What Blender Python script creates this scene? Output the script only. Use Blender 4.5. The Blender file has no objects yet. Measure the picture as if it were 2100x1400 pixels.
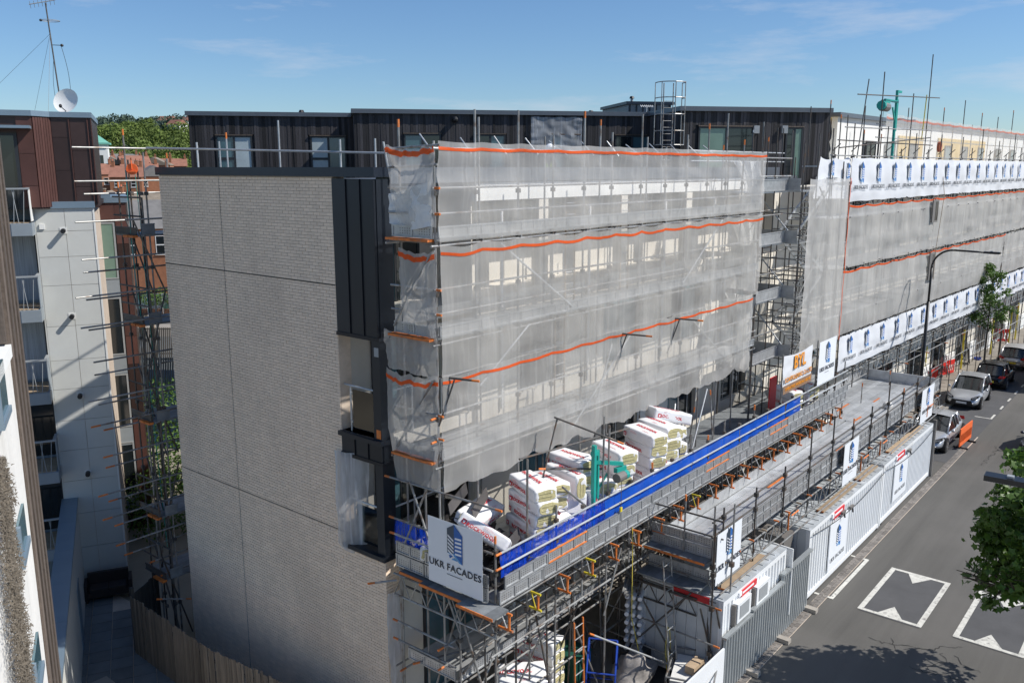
import bpy, bmesh, math, random
from mathutils import Vector, Matrix, noise
random.seed(7)
R = math.radians
scene = bpy.context.scene
COL = scene.collection

# ------------------------------------------------------------------ camera
CAMZ = 13.0
AZ, PITCH, FPX = R(39.3), R(11.403), 1770.0
cam_data = bpy.data.cameras.new('camera')
cam_data.sensor_width = 36.0
cam_data.lens = FPX / 2100.0 * 36.0
cam_data.clip_start = 0.2
cam_data.clip_end = 6000.0
cam = bpy.data.objects.new('camera', cam_data)
COL.objects.link(cam)
cam.location = (0, 0, CAMZ)
cam.rotation_euler = (R(90) - PITCH, 0, AZ - R(90))
scene.camera = cam

# ------------------------------------------------------------------ daylight
SUN = Vector((0.55, -0.82, 1.0)).normalized()
world = bpy.data.worlds.new('World')
scene.world = world
world.use_nodes = True
nt = world.node_tree
nt.nodes.clear()
out = nt.nodes.new('ShaderNodeOutputWorld')
bg = nt.nodes.new('ShaderNodeBackground')
bg.inputs['Strength'].default_value = 0.084
sky = nt.nodes.new('ShaderNodeTexSky')
sky.sky_type = 'NISHITA'
sky.sun_disc = False
sky.sun_elevation = math.asin(SUN.z)
sky.sun_rotation = math.atan2(SUN.x, SUN.y)
sky.altitude = 40
sky.air_density = 1.0
sky.dust_density = 0.15
sky.ozone_density = 4.5
# thin high cloud
tc = nt.nodes.new('ShaderNodeTexCoord')
mp = nt.nodes.new('ShaderNodeMapping')
mp.inputs['Scale'].default_value = (1.6, 1.6, 9.0)
mp.inputs['Location'].default_value = (0.55, 0.9, 0.0)
mp.inputs['Rotation'].default_value = (0, 0, R(26))
nz = nt.nodes.new('ShaderNodeTexNoise')
nz.inputs['Scale'].default_value = 2.1
nz.inputs['Detail'].default_value = 7
nz.inputs['Roughness'].default_value = 0.62
cr = nt.nodes.new('ShaderNodeValToRGB')
cr.color_ramp.elements[0].position = 0.55
cr.color_ramp.elements[0].color = (0, 0, 0, 1)
cr.color_ramp.elements[1].position = 0.82
cr.color_ramp.elements[1].color = (0.75, 0.75, 0.75, 1)
mx = nt.nodes.new('ShaderNodeMixRGB')
mx.inputs['Color2'].default_value = (5.6, 6.0, 6.8, 1)
nt.links.new(tc.outputs['Generated'], mp.inputs['Vector'])
nt.links.new(mp.outputs['Vector'], nz.inputs['Vector'])
nt.links.new(nz.outputs['Fac'], cr.inputs['Fac'])
nt.links.new(cr.outputs['Color'], mx.inputs['Fac'])
tint = nt.nodes.new('ShaderNodeMixRGB'); tint.blend_type = 'MULTIPLY'; tint.inputs['Fac'].default_value = 1.0
tint.inputs['Color2'].default_value = (0.74, 0.87, 1.0, 1)
nt.links.new(sky.outputs['Color'], tint.inputs['Color1'])
nt.links.new(tint.outputs['Color'], mx.inputs['Color1'])
nt.links.new(mx.outputs['Color'], bg.inputs['Color'])
nt.links.new(bg.outputs['Background'], out.inputs['Surface'])

sl = bpy.data.lights.new('sun', 'SUN')
sl.energy = 4.05
sl.angle = R(0.53)
sl.color = (1.0, 0.955, 0.89)
sun = bpy.data.objects.new('sun', sl)
COL.objects.link(sun)
sun.rotation_euler = SUN.to_track_quat('Z', 'Y').to_euler()

scene.view_settings.view_transform = 'Standard'
scene.view_settings.look = 'None'
scene.view_settings.exposure = 0.46
scene.view_settings.gamma = 1.0
scene.view_settings.use_curve_mapping = False
scene.cycles.max_bounces = 10
scene.cycles.transparent_max_bounces = 16

# ------------------------------------------------- measured points of the place
_f = Vector((math.cos(AZ) * math.cos(PITCH), math.sin(AZ) * math.cos(PITCH), -math.sin(PITCH)))
_r = Vector((math.sin(AZ), -math.cos(AZ), 0))
_u = _r.cross(_f)
EYE = Vector((0, 0, CAMZ))
def sight(u, v):
    return _f * FPX + _r * (u - 1050.0) - _u * (v - 700.0)
def at_z(u, v, z=0.0):
    d = sight(u, v); return EYE + d * ((z - CAMZ) / d.z)
def at_y(u, v, y):
    d = sight(u, v); return EYE + d * (y / d.y)
def at_x(u, v, x):
    d = sight(u, v); return EYE + d * (x / d.x)
def at_pl(u, v, p0, n):
    d = sight(u, v); return EYE + d * ((p0 - EYE).dot(n) / d.dot(n))

# ------------------------------------------------------------------ materials
M = {}
def mat(name, color, rough=0.6, metal=0.0, var=0.0, vscale=4.0, vstretch=(1, 1, 1), rnd=0.0, bump=0.0, bscale=30.0,
        spec=None, emit=None, blotch=None, trans=0.0):
    m = bpy.data.materials.new(name)
    m.use_nodes = True
    n = m.node_tree.nodes; l = m.node_tree.links
    b = n['Principled BSDF']
    b.inputs['Roughness'].default_value = rough
    b.inputs['Metallic'].default_value = metal
    if spec is not None: b.inputs['Specular IOR Level'].default_value = spec
    b.inputs['Base Color'].default_value = (*color, 1)
    cur = None
    def rgb(c):
        x = n.new('ShaderNodeRGB'); x.outputs[0].default_value = (*c, 1); return x.outputs[0]
    if var > 0 or rnd > 0 or blotch:
        cur = rgb(color)
        co = n.new('ShaderNodeTexCoord')
        if var > 0:
            g = n.new('ShaderNodeNewGeometry')
            mpn = n.new('ShaderNodeMapping'); mpn.inputs['Scale'].default_value = vstretch
            l.new(g.outputs['Position'], mpn.inputs['Vector'])
            t = n.new('ShaderNodeTexNoise'); t.inputs['Scale'].default_value = vscale; t.inputs['Detail'].default_value = 6
            t.inputs['Roughness'].default_value = 0.65
            l.new(mpn.outputs['Vector'], t.inputs['Vector'])
            mr = n.new('ShaderNodeMapRange'); mr.inputs['From Min'].default_value = 0.25; mr.inputs['From Max'].default_value = 0.75
            mr.inputs['To Min'].default_value = 1 - var; mr.inputs['To Max'].default_value = 1 + var
            l.new(t.outputs['Fac'], mr.inputs['Value'])
            mu = n.new('ShaderNodeVectorMath'); mu.operation = 'SCALE'
            l.new(cur, mu.inputs[0]); l.new(mr.outputs['Result'], mu.inputs['Scale'])
            cur = mu.outputs['Vector']
        if rnd > 0:
            oi = n.new('ShaderNodeObjectInfo')
            gi = n.new('ShaderNodeNewGeometry'); sm = n.new('ShaderNodeMath'); sm.operation = 'ADD'; fr = n.new('ShaderNodeMath'); fr.operation = 'FRACT'
            l.new(oi.outputs['Random'], sm.inputs[0]); l.new(gi.outputs['Random Per Island'], sm.inputs[1]); l.new(sm.outputs['Value'], fr.inputs[0])
            mr = n.new('ShaderNodeMapRange'); mr.inputs['To Min'].default_value = 1 - rnd; mr.inputs['To Max'].default_value = 1 + rnd
            l.new(fr.outputs['Value'], mr.inputs['Value'])
            mu = n.new('ShaderNodeVectorMath'); mu.operation = 'SCALE'
            l.new(cur, mu.inputs[0]); l.new(mr.outputs['Result'], mu.inputs['Scale'])
            cur = mu.outputs['Vector']
        if blotch:   # blotches of another colour, dirt and rust, glare on deck metal: (colour, scale, threshold, amount)
            g2 = n.new('ShaderNodeNewGeometry')
            t2 = n.new('ShaderNodeTexNoise'); t2.inputs['Scale'].default_value = blotch[1]; t2.inputs['Detail'].default_value = 8
            l.new(g2.outputs['Position'], t2.inputs['Vector'])
            ra = n.new('ShaderNodeMapRange'); ra.inputs['From Min'].default_value = blotch[2]; ra.inputs['From Max'].default_value = blotch[2] + 0.16
            ra.inputs['To Max'].default_value = blotch[3]
            l.new(t2.outputs['Fac'], ra.inputs['Value'])
            mm = n.new('ShaderNodeMixRGB'); mm.inputs['Color2'].default_value = (*blotch[0], 1)
            l.new(ra.outputs['Result'], mm.inputs['Fac']); l.new(cur, mm.inputs['Color1'])
            cur = mm.outputs['Color']
        l.new(cur, b.inputs['Base Color'])
    if bump > 0:
        g3 = n.new('ShaderNodeNewGeometry')
        t3 = n.new('ShaderNodeTexNoise'); t3.inputs['Scale'].default_value = bscale; t3.inputs['Detail'].default_value = 5
        l.new(g3.outputs['Position'], t3.inputs['Vector'])
        bp = n.new('ShaderNodeBump'); bp.inputs['Strength'].default_value = bump; bp.inputs['Distance'].default_value = 0.02
        l.new(t3.outputs['Fac'], bp.inputs['Height'])
        l.new(bp.outputs['Normal'], b.inputs['Normal'])
    if trans > 0:
        tr = n.new('ShaderNodeBsdfTranslucent'); ms = n.new('ShaderNodeMixShader'); ms.inputs['Fac'].default_value = trans
        if cur is not None: l.new(cur, tr.inputs['Color'])
        else: tr.inputs['Color'].default_value = (*color, 1)
        l.new(b.outputs['BSDF'], ms.inputs[1]); l.new(tr.outputs['BSDF'], ms.inputs[2])
        l.new(ms.outputs['Shader'], n['Material Output'].inputs['Surface'])
    M[name] = m
    return m

def mesh_cloth(name, color, cover, scale=2.0, var=0.08, trans=0.45):
    """open-weave sheet: part holes, part thread that both reflects and lets light through"""
    m = bpy.data.materials.new(name); m.use_nodes = True
    n = m.node_tree.nodes; l = m.node_tree.links
    n.remove(n['Principled BSDF'])
    d = n.new('ShaderNodeBsdfDiffuse'); d.inputs['Color'].default_value = (*color, 1)
    t = n.new('ShaderNodeBsdfTranslucent'); t.inputs['Color'].default_value = (*color, 1)
    a = n.new('ShaderNodeMixShader'); a.inputs['Fac'].default_value = trans
    l.new(d.outputs['BSDF'], a.inputs[1]); l.new(t.outputs['BSDF'], a.inputs[2])
    tp = n.new('ShaderNodeBsdfTransparent')
    g = n.new('ShaderNodeNewGeometry')
    nz = n.new('ShaderNodeTexNoise'); nz.inputs['Scale'].default_value = scale; nz.inputs['Detail'].default_value = 5
    mpn = n.new('ShaderNodeMapping'); mpn.inputs['Scale'].default_value = (2.0, 2.0, 0.5)
    l.new(g.outputs['Position'], mpn.inputs['Vector']); l.new(mpn.outputs['Vector'], nz.inputs['Vector'])
    mr = n.new('ShaderNodeMapRange'); mr.inputs['From Min'].default_value = 0.3; mr.inputs['From Max'].default_value = 0.7
    mr.inputs['To Min'].default_value = cover - var; mr.inputs['To Max'].default_value = min(1.0, cover + var)
    l.new(nz.outputs['Fac'], mr.inputs['Value'])
    # fine upright creases of the cloth
    n2 = n.new('ShaderNodeTexNoise'); n2.inputs['Scale'].default_value = 1.0; n2.inputs['Detail'].default_value = 3
    m2 = n.new('ShaderNodeMapping'); m2.inputs['Scale'].default_value = (9.0, 9.0, 0.55)
    l.new(g.outputs['Position'], m2.inputs['Vector']); l.new(m2.outputs['Vector'], n2.inputs['Vector'])
    r2 = n.new('ShaderNodeMapRange'); r2.inputs['From Min'].default_value = 0.52; r2.inputs['From Max'].default_value = 0.72
    r2.inputs['To Min'].default_value = 0.0; r2.inputs['To Max'].default_value = var * 2.2
    l.new(n2.outputs['Fac'], r2.inputs['Value'])
    ad = n.new('ShaderNodeMath'); ad.operation = 'ADD'; ad.use_clamp = True
    l.new(mr.outputs['Result'], ad.inputs[0]); l.new(r2.outputs['Result'], ad.inputs[1])
    s = n.new('ShaderNodeMixShader')
    l.new(ad.outputs['Value'], s.inputs['Fac']); l.new(tp.outputs['BSDF'], s.inputs[1]); l.new(a.outputs['Shader'], s.inputs[2])
    l.new(s.outputs['Shader'], n['Material Output'].inputs['Surface'])
    M[name] = m

def clear_glass(name, tint, refl):
    m = bpy.data.materials.new(name); m.use_nodes = True
    n = m.node_tree.nodes; l = m.node_tree.links
    n.remove(n['Principled BSDF'])
    tp = n.new('ShaderNodeBsdfTransparent'); tp.inputs['Color'].default_value = (*tint, 1)
    gl = n.new('ShaderNodeBsdfGlossy'); gl.inputs['Roughness'].default_value = 0.02
    fr = n.new('ShaderNodeFresnel'); fr.inputs['IOR'].default_value = 1.5
    ad = n.new('ShaderNodeMath'); ad.operation = 'ADD'; ad.inputs[1].default_value = refl
    l.new(fr.outputs['Fac'], ad.inputs[0])
    s = n.new('ShaderNodeMixShader')
    l.new(ad.outputs['Value'], s.inputs['Fac']); l.new(tp.outputs['BSDF'], s.inputs[1]); l.new(gl.outputs['BSDF'], s.inputs[2])
    l.new(s.outputs['Shader'], n['Material Output'].inputs['Surface'])
    M[name] = m

mat('galvanised', (0.30, 0.30, 0.29), 0.5, 0.5, var=0.35, vscale=3.0, rnd=0.28, blotch=((0.15, 0.085, 0.045), 4.0, 0.52, 0.7))
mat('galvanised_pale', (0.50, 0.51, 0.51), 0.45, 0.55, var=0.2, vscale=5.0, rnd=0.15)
mat('steel_dark', (0.10, 0.095, 0.088), 0.55, 0.4, var=0.3, vscale=5.0, rnd=0.3, blotch=((0.14, 0.075, 0.04), 4.0, 0.52, 0.7))
mat('orange_paint', (0.62, 0.17, 0.03), 0.6, var=0.3, vscale=9.0, rnd=0.2, blotch=((0.25, 0.2, 0.17), 14.0, 0.58, 0.7))
mat('yellow_paint', (0.62, 0.50, 0.03), 0.55, var=0.15, vscale=6.0, rnd=0.1)
mat('deck_metal', (0.46, 0.475, 0.485), 0.40, 0.5, var=0.3, vscale=2.2, rnd=0.22, bump=0.25, bscale=22, blotch=((0.58, 0.59, 0.59), 1.3, 0.5, 0.5))  # pale blotches put white glare patches of the metal into the colour
mat('deck_dark', (0.20, 0.215, 0.225), 0.6, 0.2, var=0.3, vscale=3.0, rnd=0.25, bump=0.2)
mat('toe_metal', (0.40, 0.41, 0.415), 0.42, 0.5, var=0.25, vscale=5.0, rnd=0.12)
mat('tie_black', (0.03, 0.03, 0.03), 0.7)
mat('brick', (0.84, 0.685, 0.53), 0.85, var=0.07, vscale=1.1, vstretch=(2.5, 2.5, .5), rnd=0.06, bump=0.3, bscale=60, blotch=((0.60, 0.485, 0.38), 0.45, 0.52, 0.4))
mat('mortar', (0.52, 0.435, 0.35), 0.95, var=0.2, vscale=3.0)
mat('zinc_dark', (0.020, 0.026, 0.036), 0.38, 0.45, var=0.12, vscale=1.5, rnd=0.12)
mat('zinc_seam', (0.014, 0.018, 0.026), 0.4, 0.45)
mat('coping_dark', (0.022, 0.03, 0.046), 0.34, 0.5, var=0.08, vscale=2.0)
mat('coping_grey', (0.13, 0.145, 0.165), 0.4, 0.4, var=0.1, vscale=2.0)
mat('render_cream', (0.66, 0.62, 0.54), 0.9, var=0.07, vscale=0.8, bump=0.1)
mat('render_white', (0.74, 0.74, 0.71), 0.9, var=0.06, vscale=0.8, bump=0.1)
mat('render_old', (0.70, 0.685, 0.645), 0.92, var=0.12, vscale=1.6, vstretch=(2.5, 2.5, .3), bump=0.3, bscale=14, blotch=((0.45, 0.42, 0.36), 1.1, 0.55, 0.45))
mat('board_wall', (0.40, 0.385, 0.35), 0.9, var=0.1, vscale=0.9)
mat('insulation_yellow', (0.60, 0.42, 0.13), 0.95, var=0.18, vscale=2.0)
mat('timber_black', (0.036, 0.034, 0.037), 0.78, var=0.35, vscale=3.0, vstretch=(9, 9, 0.45), rnd=0.8, bump=0.25, bscale=18)
mat('timber_edge', (0.115, 0.09, 0.072), 0.8, var=0.4, vscale=3.0, vstretch=(9, 9, 0.4), rnd=0.25, bump=0.5, bscale=16)
mat('fence_wood', (0.20, 0.165, 0.125), 0.9, var=0.35, vscale=3.0, vstretch=(8, 8, 0.6), rnd=0.3, bump=0.4, bscale=20)
mat('fence_dark', (0.075, 0.07, 0.062), 0.9, var=0.35, vscale=3.0, vstretch=(8, 8, 0.6), rnd=0.3)
mat('plank', (0.36, 0.27, 0.18), 0.85, var=0.25, vscale=3.0, rnd=0.2)
mat('window_dark', (0.012, 0.016, 0.018), 0.06, 0.0, spec=0.9)
mat('window_teal', (0.06, 0.13, 0.155), 0.12, 0.0, var=0.25, vscale=1.3, spec=0.9)
mat('window_green', (0.16, 0.25, 0.20), 0.15, var=0.12, vscale=1.0, spec=0.7)
mat('frame_dark', (0.025, 0.028, 0.032), 0.45)
mat('frame_white', (0.72, 0.72, 0.70), 0.5)
mat('frame_grey', (0.30, 0.32, 0.33), 0.5)
mat('blind', (0.42, 0.50, 0.52), 0.7, var=0.15, vscale=2)
mat('curtain', (0.33, 0.38, 0.43), 0.85, var=0.45, vscale=6.0, vstretch=(6, 6, 0.1))
clear_glass('balcony_glass', (0.80, 0.87, 0.84), 0.05)
mesh_cloth('net_white', (0.79, 0.77, 0.73), 0.44, 0.7, 0.04, 0.42)
mesh_cloth('net_fold', (0.78, 0.78, 0.76), 0.72, 2.5, 0.1, 0.45)
mesh_cloth('net_far', (0.79, 0.78, 0.75), 0.58, 0.6, 0.05, 0.42)
mesh_cloth('net_blue', (0.018, 0.11, 0.58), 0.92, 4.0, 0.06, 0.3)
mesh_cloth('net_blue_open', (0.012, 0.07, 0.60), 0.60, 9.0, 0.25, 0.3)
mesh_cloth('sheet_clear', (0.74, 0.78, 0.82), 0.60, 2.0, 0.2, 0.5)
mesh_cloth('band_orange', (0.80, 0.13, 0.035), 0.93, 3.0, 0.05, 0.35)
mesh_cloth('band_faded', (0.80, 0.27, 0.18), 0.6, 3.0, 0.1, 0.35)
mat('banner_vinyl', (0.78, 0.80, 0.83), 0.55, var=0.035, vscale=1.6, trans=0.18)
mat('sign_board', (0.76, 0.79, 0.82), 0.4, var=0.03, vscale=1.5)
mat('print_dark', (0.028, 0.036, 0.05), 0.5)
mat('print_slate', (0.05, 0.075, 0.105), 0.5)
mat('print_blue', (0.018, 0.12, 0.40), 0.5)
mat('print_lblue', (0.10, 0.33, 0.62), 0.5)
mat('print_white', (0.80, 0.81, 0.83), 0.5)
mat('print_red', (0.58, 0.022, 0.03), 0.5)
mat('print_orange', (0.78, 0.30, 0.025), 0.5)
mat('print_brown', (0.25, 0.15, 0.09), 0.6, var=0.2)
mat('wrap_white', (0.76, 0.76, 0.76), 0.35, var=0.06, vscale=4.0, bump=0.5, bscale=7)
mat('wool', (0.50, 0.45, 0.235), 0.97, var=0.2, vscale=9.0, rnd=0.1, bump=0.6, bscale=25)
mat('teal_paint', (0.01, 0.30, 0.25), 0.45, var=0.1, vscale=6)
mat('motor_grey', (0.16, 0.15, 0.14), 0.55)
mat('scrap_zinc', (0.075, 0.07, 0.068), 0.55, 0.25, var=0.25, vscale=3.0, rnd=0.5)
mat('cabin_white', (0.74, 0.76, 0.77), 0.5, var=0.05, vscale=1.0, blotch=((0.5, 0.47, 0.42), 1.5, 0.6, 0.35))
mat('cabin_end_shade', (0.52, 0.55, 0.57), 0.55, var=0.06, vscale=1.0)  # cabin white darkened and cooled, shade of the end walls in the colour
mat('cabin_roof', (0.40, 0.43, 0.45), 0.6, 0.2, var=0.3, vscale=1.2, blotch=((0.62, 0.66, 0.7), 2.0, 0.5, 0.7))
mat('hoarding_steel', (0.36, 0.385, 0.39), 0.42, 0.4, var=0.16, vscale=2.0)
mat('asphalt', (0.090, 0.086, 0.078), 0.9, var=0.2, vscale=1.3, vstretch=(0.07, 1.4, 1), bump=0.35, bscale=90, blotch=((0.125, 0.118, 0.108), 0.16, 0.48, 0.8))
mat('asphalt_patch', (0.074, 0.074, 0.076), 0.92, var=0.2, vscale=1.0, bump=0.3, bscale=90)
mat('road_paint', (0.54, 0.53, 0.48), 0.75, var=0.22, vscale=5.0, blotch=((0.17, 0.16, 0.15), 7.0, 0.55, 0.85))
mat('crack', (0.02, 0.02, 0.02), 0.95)
mat('paving', (0.25, 0.225, 0.19), 0.9, var=0.15, vscale=1.5, rnd=0.12, bump=0.2)
mat('paving_cool', (0.16, 0.17, 0.17), 0.9, var=0.2, vscale=2.0, rnd=0.16, bump=0.2)
mat('setts', (0.17, 0.155, 0.14), 0.9, var=0.25, vscale=4.0, rnd=0.25)
mat('kerb', (0.27, 0.25, 0.22), 0.9, var=0.15, vscale=3.0, rnd=0.1)
mat('concrete', (0.33, 0.30, 0.26), 0.92, var=0.2, vscale=1.0, bump=0.2)
mat('earth', (0.28, 0.25, 0.19), 1.0, var=0.35, vscale=0.15)
mat('panel_light', (0.58, 0.585, 0.55), 0.75, var=0.05, vscale=1.4, rnd=0.03, bump=0.15, bscale=5)
mat('panel_bluegrey', (0.27, 0.31, 0.34), 0.5, 0.15, var=0.08, vscale=2.0, rnd=0.05)
mat('copper', (0.105, 0.047, 0.038), 0.55, 0.3, var=0.2, vscale=1.2, rnd=0.15)
mat('copper_dark', (0.060, 0.036, 0.032), 0.42, 0.4, var=0.25, vscale=1.2, rnd=0.2)
mat('metal_cap', (0.20, 0.27, 0.33), 0.45, 0.3, var=0.06, vscale=1.5)
mat('dish_white', (0.72, 0.72, 0.70), 0.5)
mat('rattan', (0.03, 0.022, 0.02), 0.7, var=0.2, vscale=15)
mat('plant_dry', (0.13, 0.11, 0.085), 0.95, var=0.35, vscale=4.0)
mat('leaf_tree', (0.072, 0.14, 0.02), 0.55, var=0.45, vscale=1.4, trans=0.32)
mat('leaf_maple', (0.068, 0.135, 0.018), 0.5, var=0.4, vscale=1.3, trans=0.3)
mat('leaf_ivy', (0.075, 0.15, 0.02), 0.55, var=0.5, vscale=2.0, trans=0.25)
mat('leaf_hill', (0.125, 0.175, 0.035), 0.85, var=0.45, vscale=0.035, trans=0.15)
mat('leaf_far', (0.07, 0.105, 0.07), 0.85, var=0.35, vscale=0.03, trans=0.1)  # bluer green for far trees, distance haze put into the colour
mat('bark', (0.08, 0.065, 0.05), 0.95, var=0.3, vscale=5)
mat('house_brick', (0.27, 0.115, 0.06), 0.9, var=0.25, vscale=1.5, bump=0.2)
mat('house_orange', (0.34, 0.16, 0.095), 0.9, var=0.2, vscale=0.6)
mat('roof_slate', (0.17, 0.165, 0.16), 0.8, var=0.25, vscale=0.7)
mat('roof_brown', (0.24, 0.20, 0.155), 0.85, var=0.25, vscale=0.7)
mat('roof_red', (0.27, 0.125, 0.085), 0.85, var=0.25, vscale=0.7)
mat('pot_red', (0.42, 0.12, 0.06), 0.85, var=0.15)
mat('verdigris', (0.16, 0.42, 0.33), 0.7, var=0.1)
mat('graffiti', (0.42, 0.50, 0.55), 0.8, var=0.3, vscale=0.9, blotch=((0.05, 0.42, 0.25), 1.1, 0.54, 1.0))
mat('car_silver', (0.47, 0.48, 0.49), 0.25, 0.5)
mat('car_pale', (0.56, 0.55, 0.53), 0.3, 0.5)
mat('car_black', (0.008, 0.008, 0.009), 0.2, 0.1, spec=0.7)
mat('car_navy', (0.012, 0.018, 0.04), 0.2, 0.2, spec=0.7)
mat('car_glass', (0.012, 0.016, 0.018), 0.05, spec=0.9)
mat('trim_black', (0.012, 0.012, 0.013), 0.5)
mat('rubber', (0.018, 0.018, 0.018), 0.85)
mat('rim', (0.42, 0.42, 0.43), 0.35, 0.7)
mat('lamp_clear', (0.55, 0.57, 0.60), 0.12, spec=0.8)
mat('lamp_red', (0.42, 0.012, 0.012), 0.25)
mat('plate_white', (0.74, 0.74, 0.72), 0.5)
mat('plate_yellow', (0.70, 0.55, 0.05), 0.5)
mat('barrier_red', (0.66, 0.025, 0.018), 0.5, var=0.08)
mat('barrier_orange', (0.80, 0.145, 0.03), 0.5, var=0.08)
mat('column_black', (0.012, 0.013, 0.015), 0.4, 0.3)
mat('cart_blue', (0.012, 0.055, 0.36), 0.45)
mat('rope_yellow', (0.62, 0.50, 0.08), 0.8)
mat('bin_green', (0.01, 0.07, 0.05), 0.5)
mat('skin', (0.42, 0.25, 0.18), 0.6)
mat('hi_vis', (0.58, 0.66, 0.06), 0.8)
mat('trouser', (0.03, 0.035, 0.05), 0.85)
mat('bag_white', (0.66, 0.66, 0.64), 0.7, var=0.1, vscale=5, bump=0.6, bscale=6)
mat('tarp_grey', (0.30, 0.28, 0.26), 0.6, var=0.4, vscale=4, bump=0.5, bscale=6)

# ------------------------------------------------------------------ helpers
def tag(o, label=None, cat=None, group=None, kind=None):
    if label: o['label'] = label
    if cat: o['category'] = cat
    if group: o['group'] = group
    if kind: o['kind'] = kind
    return o
def empty(name, loc=(0, 0, 0), rz=0.0, label=None, cat=None, group=None):
    o = bpy.data.objects.new(name, None); COL.objects.link(o)
    o.empty_display_size = 0.2
    o.location = loc; o.rotation_euler = (0, 0, rz)
    return tag(o, label, cat, group)
def link(name, me, parent=None):
    o = bpy.data.objects.new(name, me); COL.objects.link(o)
    if parent is not None: o.parent = parent
    return o

class MB:
    """collects faces with material slots and links them as ONE mesh object"""
    def __init__(s): s.v = []; s.f = []; s.m = []; s.slots = []
    def slot(s, m):
        if m not in s.slots: s.slots.append(m)
        return s.slots.index(m)
    def add(s, vs, fs, m):
        b = len(s.v); k = s.slot(m)
        s.v.extend([tuple(p) for p in vs])
        for f in fs: s.f.append([b + i for i in f]); s.m.append(k)
    def box(s, p0, p1, m):
        x0, y0, z0 = p0; x1, y1, z1 = p1
        s.add([(x0, y0, z0), (x1, y0, z0), (x1, y1, z0), (x0, y1, z0), (x0, y0, z1), (x1, y0, z1), (x1, y1, z1), (x0, y1, z1)],
              [(0, 3, 2, 1), (4, 5, 6, 7), (0, 1, 5, 4), (1, 2, 6, 5), (2, 3, 7, 6), (3, 0, 4, 7)], m)
    def obox(s, c, ax, ay, az, m):
        """box from centre and three half-axis vectors"""
        c, ax, ay, az = Vector(c), Vector(ax), Vector(ay), Vector(az)
        vs = [c + ax * i + ay * j + az * k for k in (-1, 1) for j in (-1, 1) for i in (-1, 1)]
        s.add(vs, [(0, 2, 3, 1), (4, 5, 7, 6), (0, 1, 5, 4), (1, 3, 7, 5), (3, 2, 6, 7), (2, 0, 4, 6)], m)
    def tube(s, p, q, r, m, n=8, r2=None, cap=True):
        p, q = Vector(p), Vector(q); d = (q - p)
        if d.length < 1e-6: return
        d.normalize()
        a = d.orthogonal().normalized(); b = d.cross(a)
        r2 = r if r2 is None else r2
        vs = []
        for c, rr in ((p, r), (q, r2)):
            for i in range(n):
                t = 2 * math.pi * i / n
                vs.append(c + a * (rr * math.cos(t)) + b * (rr * math.sin(t)))
        fs = [(i, (i + 1) % n, n + (i + 1) % n, n + i) for i in range(n)]
        if cap: fs += [tuple(range(n - 1, -1, -1)), tuple(range(n, 2 * n))]
        s.add(vs, fs, m)
    def path(s, pts, r, m, n=6):
        for a, b in zip(pts[:-1], pts[1:]): s.tube(a, b, r, m, n)
    def quad(s, a, b, c, d, m): s.add([a, b, c, d], [(0, 1, 2, 3)], m)
    def prism(s, poly, off, m):
        """polygon (3-D points) pushed along a vector"""
        n = len(poly); off = Vector(off)
        vs = [Vector(p) for p in poly] + [Vector(p) + off for p in poly]
        fs = [tuple(range(n - 1, -1, -1)), tuple(range(n, 2 * n))] + [(i, (i + 1) % n, n + (i + 1) % n, n + i) for i in range(n)]
        s.add(vs, fs, m)
    def ball(s, c, rx, ry, rz, m, nu=10, nv=6):
        c = Vector(c); vs = [c + Vector((0, 0, -rz))]
        for j in range(1, nv):
            t = math.pi * j / nv - math.pi / 2
            for i in range(nu):
                a = 2 * math.pi * i / nu
                vs.append(c + Vector((rx * math.cos(t) * math.cos(a), ry * math.cos(t) * math.sin(a), rz * math.sin(t))))
        vs.append(c + Vector((0, 0, rz)))
        fs = [(0, 1 + (i + 1) % nu, 1 + i) for i in range(nu)]
        for j in range(nv - 2):
            for i in range(nu):
                a = 1 + j * nu + i; b = 1 + j * nu + (i + 1) % nu
                fs.append((a, b, b + nu, a + nu))
        k = 1 + (nv - 2) * nu
        fs += [(k + i, k + (i + 1) % nu, len(vs) - 1) for i in range(nu)]
        s.add(vs, fs, m)
    def mesh(s, name, smooth=False):
        me = bpy.data.meshes.new(name)
        me.from_pydata(s.v, [], s.f)
        for m in s.slots: me.materials.append(M[m])
        me.polygons.foreach_set('material_index', s.m)
        if smooth: me.polygons.foreach_set('use_smooth', [True] * len(s.f))
        me.update()
        return me
    def build(s, name, parent=None, smooth=False):
        return link(name, s.mesh(name, smooth), parent)

def boxo(name, p0, p1, m, parent=None):
    b = MB(); b.box(p0, p1, m); return b.build(name, parent)

TR = 0.0242
def pole(name, p, q, parent, m='galvanised', ends='', r=TR, em='orange_paint', el=0.16):
    """one scaffold tube; ends 'a'/'b'/'ab' get a paint band"""
    b = MB(); p, q = Vector(p), Vector(q); d = (q - p).normalized()
    a0 = p + d * el if 'a' in ends else p
    b0 = q - d * el if 'b' in ends else q
    b.tube(a0, b0, r, m)
    if 'a' in ends: b.tube(p, a0, r + 0.001, em)
    if 'b' in ends: b.tube(b0, q, r + 0.001, em)
    o = b.build(name, parent, smooth=False)
    return o

def sheet(name, fn, nu, nv, m, parent=None, smooth=True):
    """grid surface: fn(u, v) -> point"""
    vs = [fn(i / nu, j / nv) for j in range(nv + 1) for i in range(nu + 1)]
    fs = [(j * (nu + 1) + i, j * (nu + 1) + i + 1, (j + 1) * (nu + 1) + i + 1, (j + 1) * (nu + 1) + i) for j in range(nv) for i in range(nu)]
    b = MB(); b.add(vs, fs, m); return b.build(name, parent, smooth)

def fbm(x, y, z=0.0): return noise.fractal(Vector((x, y, z)), 1.0, 2.0, 3)

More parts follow.
